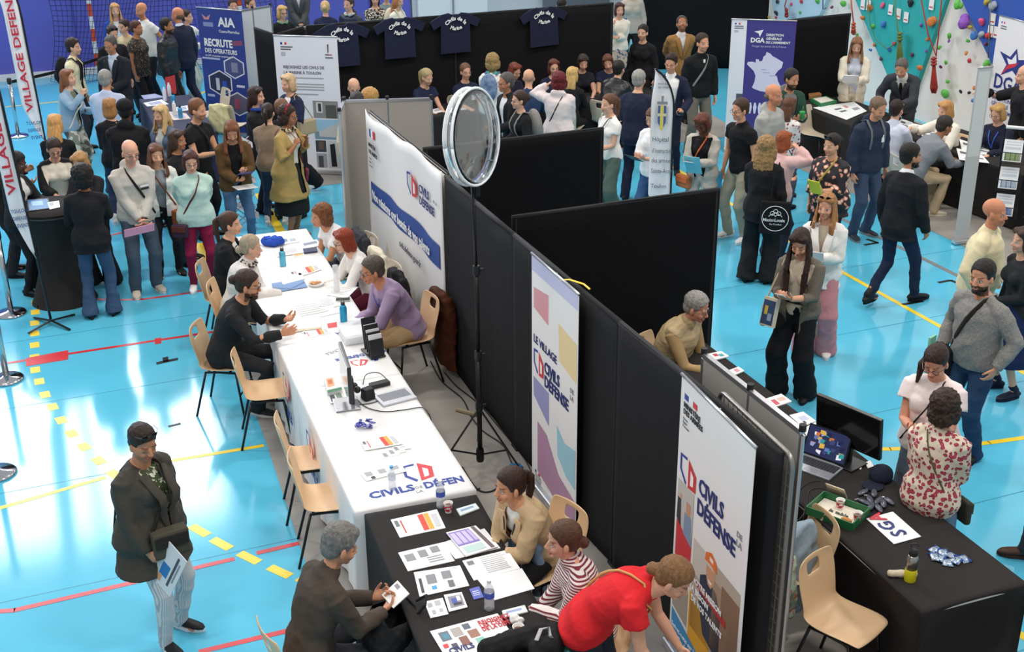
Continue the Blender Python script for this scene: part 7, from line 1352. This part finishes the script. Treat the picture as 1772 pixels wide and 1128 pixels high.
# ---- centre right
std(1113,42,'woman with dark ponytail in black coat in front of the corner curtain',1.70,-20,1,1.0,hair='pony',hc='17110e',hairn=.1,L='down',R='down',top=(K,1,.3,{'e':.03}),bottom=(K,'reg'),shoes=K,extras=[('tote',K,1,(.12,.3,.3),.6)])
std(1180,27,'man in camel blazer looking up, hands behind his back',1.80,18,0,1.0,L='behind',R='behind',head=(-12,-26,0),skin='a8714f',hair='short',hc='3c3834',beard=1,top=('d8d4d2',1,.08,{'collar':.8}),jacket=('9a7444',1,.18,{'open':'v','lapel':1}),bottom=('2a2c34','reg'),shoes=K)
std(1216,57,'tall man in black zip fleece and grey trousers with a backpack strap',1.86,28,0,1.02,R='down',L='down',skin='d69c7c',head=(8,0,0),hair='short',hc='2e2018',top=('17181a',1,.12,{'e':.03,'collar':.9}),bottom=('6b665c','reg'),shoes='3a2c20',extras=[('strap','8a8a86',1,None,(0,0,0),.018),('patch','e8e8e8',0,.9,(.03,.05))])
p = std(1162,93,'curly-haired young man with glasses in navy suit and white shirt holding a black phone',1.76,-10,0,.98,L='hold',R='read',head=(-6,4,0),skin='d69c7c',hair='curlytop',hc='241610',glasses=1,top=('f0eeea',1,.06,{'collar':.8}),jacket=('20243a',1,.18,{'open':1.6}),bottom=('1c2034','slim'),shoes=K)
held(p,'L','smartphone','black phone in the hand of the young man in navy suit','phone',(.08,.15),'17171a',tilt=30); held(p,'R','folder','pale blue folder under the arm of the young man in navy suit','folder',(.22,.30),'b4c4d8',tilt=55,off=(.04,.02,.02),turn=20)
std(1106,120,'grey-haired man in navy suit, back turned, behind the teardrop flag',1.80,160,0,1.05,L='front',R='down',hair='short',hc='8a8882',top=('e0e0e4',1,.08),jacket=('20243a',1,.20,{}),bottom=('20243a','reg'),shoes=K)
p = std(1127,188,'person in white shirt and jeans behind the teardrop flag reading a booklet',1.66,-35,1,1.1,L='read',R='read',head=(0,20,0),hair='short',hc='5a3a28',top=('efeeec',.8,.16,{'e':.032}),bottom=('3a5a84','reg'),shoes='d8d4cc')
held(p,'R','booklet','dark booklet read beside the teardrop flag','booklet',(.16,.20),'2c2c34',[(.1,.1,.9,.3,'c83c54'),(.1,.5,.9,.9,'e8e8e8')],tilt=30)
p = std(1213,198,'woman with auburn bob and glasses in pale grey cardigan and black top with orange strap',1.62,-18,1,1.08,L='read',R='read',head=(-6,24,0),skin='5a3828',hair='bob',hc='5a2c1c',glasses=1,top=(K,.5,.08),jacket=('b8b2a8',1,.3,{'open':1.7}),bottom=('b4b4ae','reg'),shoes=K,extras=[('strap','d8703c',1,'b07048',(.22,.08,.16),.012)])
held(p,'L','leaflet','light blue folder in the hands of the woman in grey cardigan','folder',(.20,.28),'7ac8d8',tilt=60,off=(.02,.04,-.02)); held(p,'R','leaflet','white leaflet held by the woman in grey cardigan','leaflet',(.12,.15),'f0f0f0',[(.2,.2,.8,.5,'88888c')],tilt=20,off=(0,.08,.02))
p = std(1281,170,'young man with glasses in black polo, khaki trousers and white sneakers',1.80,-48,0,1.0,L='down',R='down',head=(-4,6,0),skin='d69c7c',hair='short',hc='3a2418',glasses=1,top=('161618',.5,.12,{'collar':.5}),bottom=('a39c88','reg'),shoes='ece9e6',sole='f0f0f0')
held(p,'R','folder','turquoise folder carried by the young man in black polo','folder',(.22,.30),'3a9cc0',tilt=90,off=(.04,.05,-.12),turn=80,roll=90)
std(1340,145,'balding man in light grey hoodie facing right beside the purple banner',1.86,62,0,1.1,.02,L='front',R='front',skin='c98a68',hair='fringe',hc='5a5048',top=('a8a8a4',1,.14,{'hood':1,'e':.036}),bottom=('4a4c50','reg'),shoes=K)
std(1366,168,'woman in white floral blouse with long brown hair beside the grey hoodie',1.50,150,1,1.0,hair='long',hc='5a3826',hairn=.1,L='front',R='front',top=(mat('e6e0dc',rough=.8,pat='flower',c2='b06a7a',ps=20,thr=.70,c3='7a3a4a'),1,.14,{'e':.03}),bottom=('4a4c58','reg'),shoes=K,extras=[('strap','1a1a1c',1,None,(0,0,0),.010)])
p = std(1373,119,'bearded man in green jacket over grey hoodie holding a green cup',1.78,30,0,1.0,L='read',R='read',skin='c48c6a',head=(14,10,0),hair='short',hc='1e1612',beard=2,top=('77797a',1,.12,{'hood':1}),jacket=('2c4a3c',1,.14,{'open':1.1}),bottom=('2a3a34','reg'),shoes=K)
c_ = p.A@(p.hand['R'][0]+np.array([-.05,.03,.06]))+p.pos; mb = MB(); mb.lathe([(.03,-.05),(.036,.03),(.037,.05),(.02,.055)], seg=16); mb.tube([(0,0,.05),(.01,0,.12)], .004, 5); o = mb.build('cup', mat('2f9c4a', rough=.4), smooth=True); o.location = c_; tag(o, 'green cup in the hands of the man in green jacket', 'cup')
p = std(1328,234,'woman with curly dark blonde hair, all in black, back turned, with black tote bag',1.72,165,1,1.02,L='front',R='down',hair='curlylong',hc='8f7048',top=(K,1,.2),jacket=(K,1,.22,{}),bottom=(K,'wide'),shoes='17171a',lod=1)
q = p.A@np.array([.20,-.10,.86])+p.pos; dcam_ = unit([-q[0],-q[1],0]); t = thing('tote_bag', 'black tote bag with round white print hanging from the blazer woman', 'bag', q+dcam_*.06, math.atan2(-dcam_[0], dcam_[1])+math.pi); mb = MB(); mb.box((0,0,0), (.34,.06,.38), taper=.96); mb.build('bag_body', cloth('161618'), t, bevel=.015)
mb = MB(); [mb.tube([(sx*.07,0,.18),(sx*.04,.02,.45),(0,.06,.62)], .011, 6, flat=.5) for sx in (-1,1)]; mb.build('strap', cloth('161618'), t)
mb = MB(); mb.tube([(.145*math.cos(a), -.033, .145*math.sin(a)) for a in np.linspace(0, 2*math.pi, 33)], .004, 5)
for cx_, cz_ in ((-.035,.06),(.035,.06),(0,.085)): mb.tube([(cx_+.022*math.cos(a), -.033, cz_+.022*math.sin(a)) for a in np.linspace(0, 2*math.pi, 17)], .003, 4); mb.tube([(cx_+.038*math.cos(a), -.033, cz_-.045+.03*math.sin(a)) for a in np.linspace(.2, math.pi-.2, 9)], .003, 4)
mb.build('printed_logo', WH, t); text('MissionLocale', t, (-.135,-.032,-.035), (1,0,0), (0,0,1), WH, .052, .012, .82); text('Du Coudon', t, (-.06,-.032,-.075), (1,0,0), (0,0,1), WH, .028, .0)
std(1357,226,'woman with auburn hair in pink hoodie with her hand at her ear, back turned',1.55,140,1,1.08,L='front',R='head',hair='bob',hc='8a4524',top=('dcb4b0',1,.16,{'e':.04}),bottom=('26303e','reg'),shoes=K,extras=[('tote','c4c8d0',-1,(.12,.24,.22),.62)])
p = std(1441,231,'woman in black blouse with large pink flowers, sunglasses in her dark hair, yellow leaflet',1.68,-28,1,1.28,.03,L='read',R='down',head=(-12,4,0),skin='d9a283',hair='pony',hc='1e1512',glasses=2,top=(mat('1c1a20',rough=.75,pat='flower',c2='d08a74',ps=15,thr=.76,c3='f0d0bc'),.8,.24,{'e':.034}),bottom=('20242c','reg'),shoes=K,lod=1,extras=[('strap','b8a050',1,None,(0,0,0),.014)])
held(p,'L','leaflet','yellow leaflet held by the woman in the flowered blouse','leaflet',(.15,.20),'e6dc34',tilt=60,off=(0,.05,.04))
p = std(1433,334,'young woman in white blazer and pink wide trousers with black handbag',1.70,-8,1,.98,L=((-.13,.26,-.22),(-.5,.7,.3),'up',.7),R='front',head=(-10,2,0),skin='dca284',hair='longf',hc='9a6a40',hairn=.04,glasses=2,top=('c8b8a4',1,.06),jacket=('ebe8e2',1,.26,{'open':'v','lapel':1,'t0':.25}),bottom=('c98a90','wide'),shoes='e6e0dc',lod=1,extras=[('tote','17171a',1,(.08,.22,.28),.72)])
held(p,'L','card','printed cards in the hand of the woman in white blazer','card',(.14,.11),'e6e4e4',[(.1,.1,.5,.9,'8a4a5a'),(.55,.2,.9,.8,'4a5a7a')],tilt=65,off=(0,.05,.03))
p = std(1384,400,'woman with very long dark hair in grey cardigan looking at her phone',1.70,-22,1,1.0,L='read',R='read',head=(6,26,0),skin='d8a082',hair='longf',hc='2a1a14',hairn=.42,top=('cfbfa8',.5,.06,{'e':.012}),jacket=(mat('6e665a',rough=.9,bump=.8,bscale=90),.8,.42,{'open':1.9}),bottom=('17171a','wide'),shoes=K,lod=0,extras=[('belt','151515'),('tote','c9b898',1,(.05,.26,.22),.58,.10)])
held(p,'L','smartphone','white phone in the hands of the long-haired woman','phone',(.075,.15),'e0e0e2',tilt=30,off=(.03,.04,.03))
held(p,'R','paper_bag','blue and yellow printed paper bag hanging from the arm of the long-haired woman','bag',(.17,.26),'c8bfa8',[(.05,.05,.95,.9,'33486c'),(.2,.2,.5,.45,'8aa0b8'),(.55,.4,.8,.7,'c8a84a')],tilt=-72,off=(.10,.02,-.16),roll=25,th=.04)
# ---- walking man and right side
std(1578,247,'dark-haired bearded man in black jacket and dark jeans walking across the floor',1.84,142,0,1.02,pose='walk',L='down',R=((.05,.12,-.50),None,'in',.5),head=(-25,0,0),skin='b57f5e',hair='short',hc='171210',beard=2,top=('e0e0e2',1,.06,{'collar':.7}),jacket=('1b1c20',1,.24,{}),bottom=('1c2740','slim'),shoes='16161a',step=1,lod=1)
p = std(1525,169,'man in navy hoodie with grey backpack straps and a white letter on the front',1.80,42,0,1.08,L='down',R='down',head=(6,16,0),skin='cf9474',hair='short',hc='6a5442',top=('2a3246',1,.14,{'hood':1,'e':.034,'collar':.8}),bottom=('3c4a62','reg'),shoes='2e3640',sole='8a8a8c',extras=[('pack','1c1e24','6a6c72'),('patch','e8e8ec',-.07,.68,(.05,.09))])
p = person(1553,172,'man with dark hair in white shirt seen from behind at the right stand table',1.76,150,0,1.05,pose='sit',L='table',R='table',lean=6,hair='short',hc='241812',top=('ccd2e0',1,.1,{'e':.022,'collar':.6}),bottom=(K,'reg'),shoes=K); seat(p,'chair under the man in white shirt','g')
std(1560,103,'grey-haired man in dark grey suit and black tie leaning over a table',1.80,-12,0,1.05,lean=20,hunch=20,L='table',R='pocket',head=(-4,22,0),skin='cc9474',hair='short',hc='55504c',top=('e6e0d8',1,.06,{'collar':.8}),jacket=('3a3c42',1,.2,{'open':'v','lapel':1}),bottom=('3a3c42','reg'),shoes=K,extras=[('tie','141416')])
p = std(1484,65,'woman with long brown hair in cream blazer reading papers by the climbing wall',1.74,2,1,1.02,L='read',R='read',head=(0,18,0),hair='longf',hc='7a5234',hairn=.10,top=('c8d0de',1,.06),jacket=('e6ddc8',1,.26,{'open':1.4,'e':.034}),bottom=('d8c8ae','wide'),shoes='c9bfae')
held(p,'L','document','white papers in the hands of the woman in cream blazer','document',(.22,.28),'f2f2f2',[(.15,.2,.8,.24,'b0b0b4'),(.15,.35,.8,.39,'b0b0b4')],tilt=35,off=(.08,.05,.02))
p = sitrow(1637,174,'blonde woman in cream blouse seated at the stand table by the climbing wall',-42,'beige shell chair under the blonde woman in cream blouse','n',hair='bob',hc='b0804c',top=('ece4d4',1,.12,{'e':.03}),bottom=(K,'reg'),L='table',R='point',lean=10,head=(-10,8,0))
p = sitrow(1640,200,'man in grey sweater and khaki trousers leaning over the stand table',125,'pale shell chair under the man in grey sweater','g',fem=0,h=1.80,g=1.12,skin='9a6a4a',hair='short',hc='2a2420',top=('7e8288',1,.12,{'e':.026}),bottom=('b8a282','reg'),L='table',R='table',lean=34,head=(0,14,0),shoes='d8cdb8')
sitrow(1727,180,'blonde woman with glasses in navy seated in front of the white star banner',-25,'beige shell chair beside the silver banner pole','n',hair='bob',hc='a8824c',glasses=1,head=(-10,14,0),top=('1e2236',1,.12,{'e':.026}),bottom=(K,'reg'),L='table',R='table',extras=[('lanyard','2a5ac0')])
std(1776,112,'bald person in black at the right edge pointing towards the table',1.80,-70,0,1.12,L='down',R='point',hair='bald',hc='dark',top=(K,1,.2,{'e':.034}),bottom=(K,'wide'),shoes=K)
std(1724,343,'bald man in cream zip-neck fleece facing right',1.78,78,0,1.18,.04,L='pocket',R='pocket',skin='c98664',hair='bald',hc='8a7a6a',top=('dccfa8',1,.14,{'e':.034,'collar':.9}),bottom=('1f2a44','reg'),shoes=K,lod=1)
std(1776,392,'person in navy dress at the right edge, head beyond the frame',1.66,-60,1,1.15,L='front',R='down',hair='long',hc='3a281e',top=('232528',1,.1),bottom=('1e2a50','skirtlong'),shoes='1c2034',lod=1)
p = std(1703,450,'dark-bearded man in heather grey sweater with a black sling bag, hands in pockets',1.80,-38,0,1.18,.03,L='pocket',R='pocket',head=(8,6,0),skin='d09474',hair='short',hc='1a1310',beard=2,top=(mat('7c7a78',rough=.95,bump=.8,bscale=120,pat='cloud',c2='98958f',ps=70),1,.12,{'e':.03}),bottom=('27405e','reg'),shoes=K,lod=0,extras=[('strap','2c2620',1,'17181c',(.20,.10,.30),.022)])
mb = MB(); c_ = at(1612,597,1.02); mb.box((0,0,0), (.10,.02,.16), rz=.4); o = mb.build('folder', mat('8ccca8', rough=.6)); o.location = c_; tag(o, 'green folder peeking out beside the sling bag of the grey sweater man', 'folder')
p = std(1619,603,'woman with dark ponytail and glasses in pale pink T-shirt looking at her phone',1.68,-14,1,1.18,.02,L='read',R='read',head=(-2,24,0),skin='d89a7c',hair='ponys',hc='2a1914',glasses=1,top=('ecdcd8',.5,.14,{'e':.028}),bottom=('5a6470','reg'),shoes='d8d4cc',lod=0,extras=[('strap','17171a',1,None,(0,0,0),.007)])
held(p,'L','smartphone','dark phone in the hands of the woman in pale pink T-shirt','phone',(.075,.15),'202026',tilt=30,off=(.03,.04,.02))
std(1641,674,'woman with dark curls in cream blouse printed with red leaves and blue jeans, back turned',1.62,160,1,1.06,L='front',R='front',hair='curly',hc='33241c',top=(mat('d6c6b0',rough=.75,pat='flower',c2='8c2438',ps=30,thr=.80,c3='b03a50'),1,.16,{'e':.034}),bottom=('7c96b0','reg'),shoes='d8d4cc',lod=0,extras=[('strap','5a5a40',1,'3a3a34',(.14,.05,.18),.008)])
p = person(1213,507,'grey-haired man with glasses in tan quilted vest seated behind the partition',1.78,62,0,1.12,.02,pose='sit',L='lap',R='table',lean=14,hunch=12,head=(6,16,0),skin='cf8f70',hair='short',hc='8a8680',glasses=1,top=(mat('a88a5c',rough=.7),1,.12,{'e':.02,'collar':1}),jacket=(mat('b49c74',rough=.6,bump=.9,bscale=9,stretch=(.4,.4,3)),0,.14,{'e':.042,'collar':1.2}),bottom=('3a3c40','reg'),shoes=K,lod=0,extras=[('patch','2a2420',.17,.78,(.06,.07))]); seat(p,'chair under the man in the tan vest')
# the foot of somebody leaving the frame on the right
p = std(1905,600,'person leaving the frame on the right of whom one brown shoe shows',1.76,-90,0,1.0,pose='walk',step=0,top=('4a4c50',1,.1),bottom=('3a3c44','reg'),shoes='4a3022',lod=1)
print('OBJ', len(SC.objects), 'POLY', sum(len(o.data.polygons) for o in SC.objects if o.type == 'MESH'))
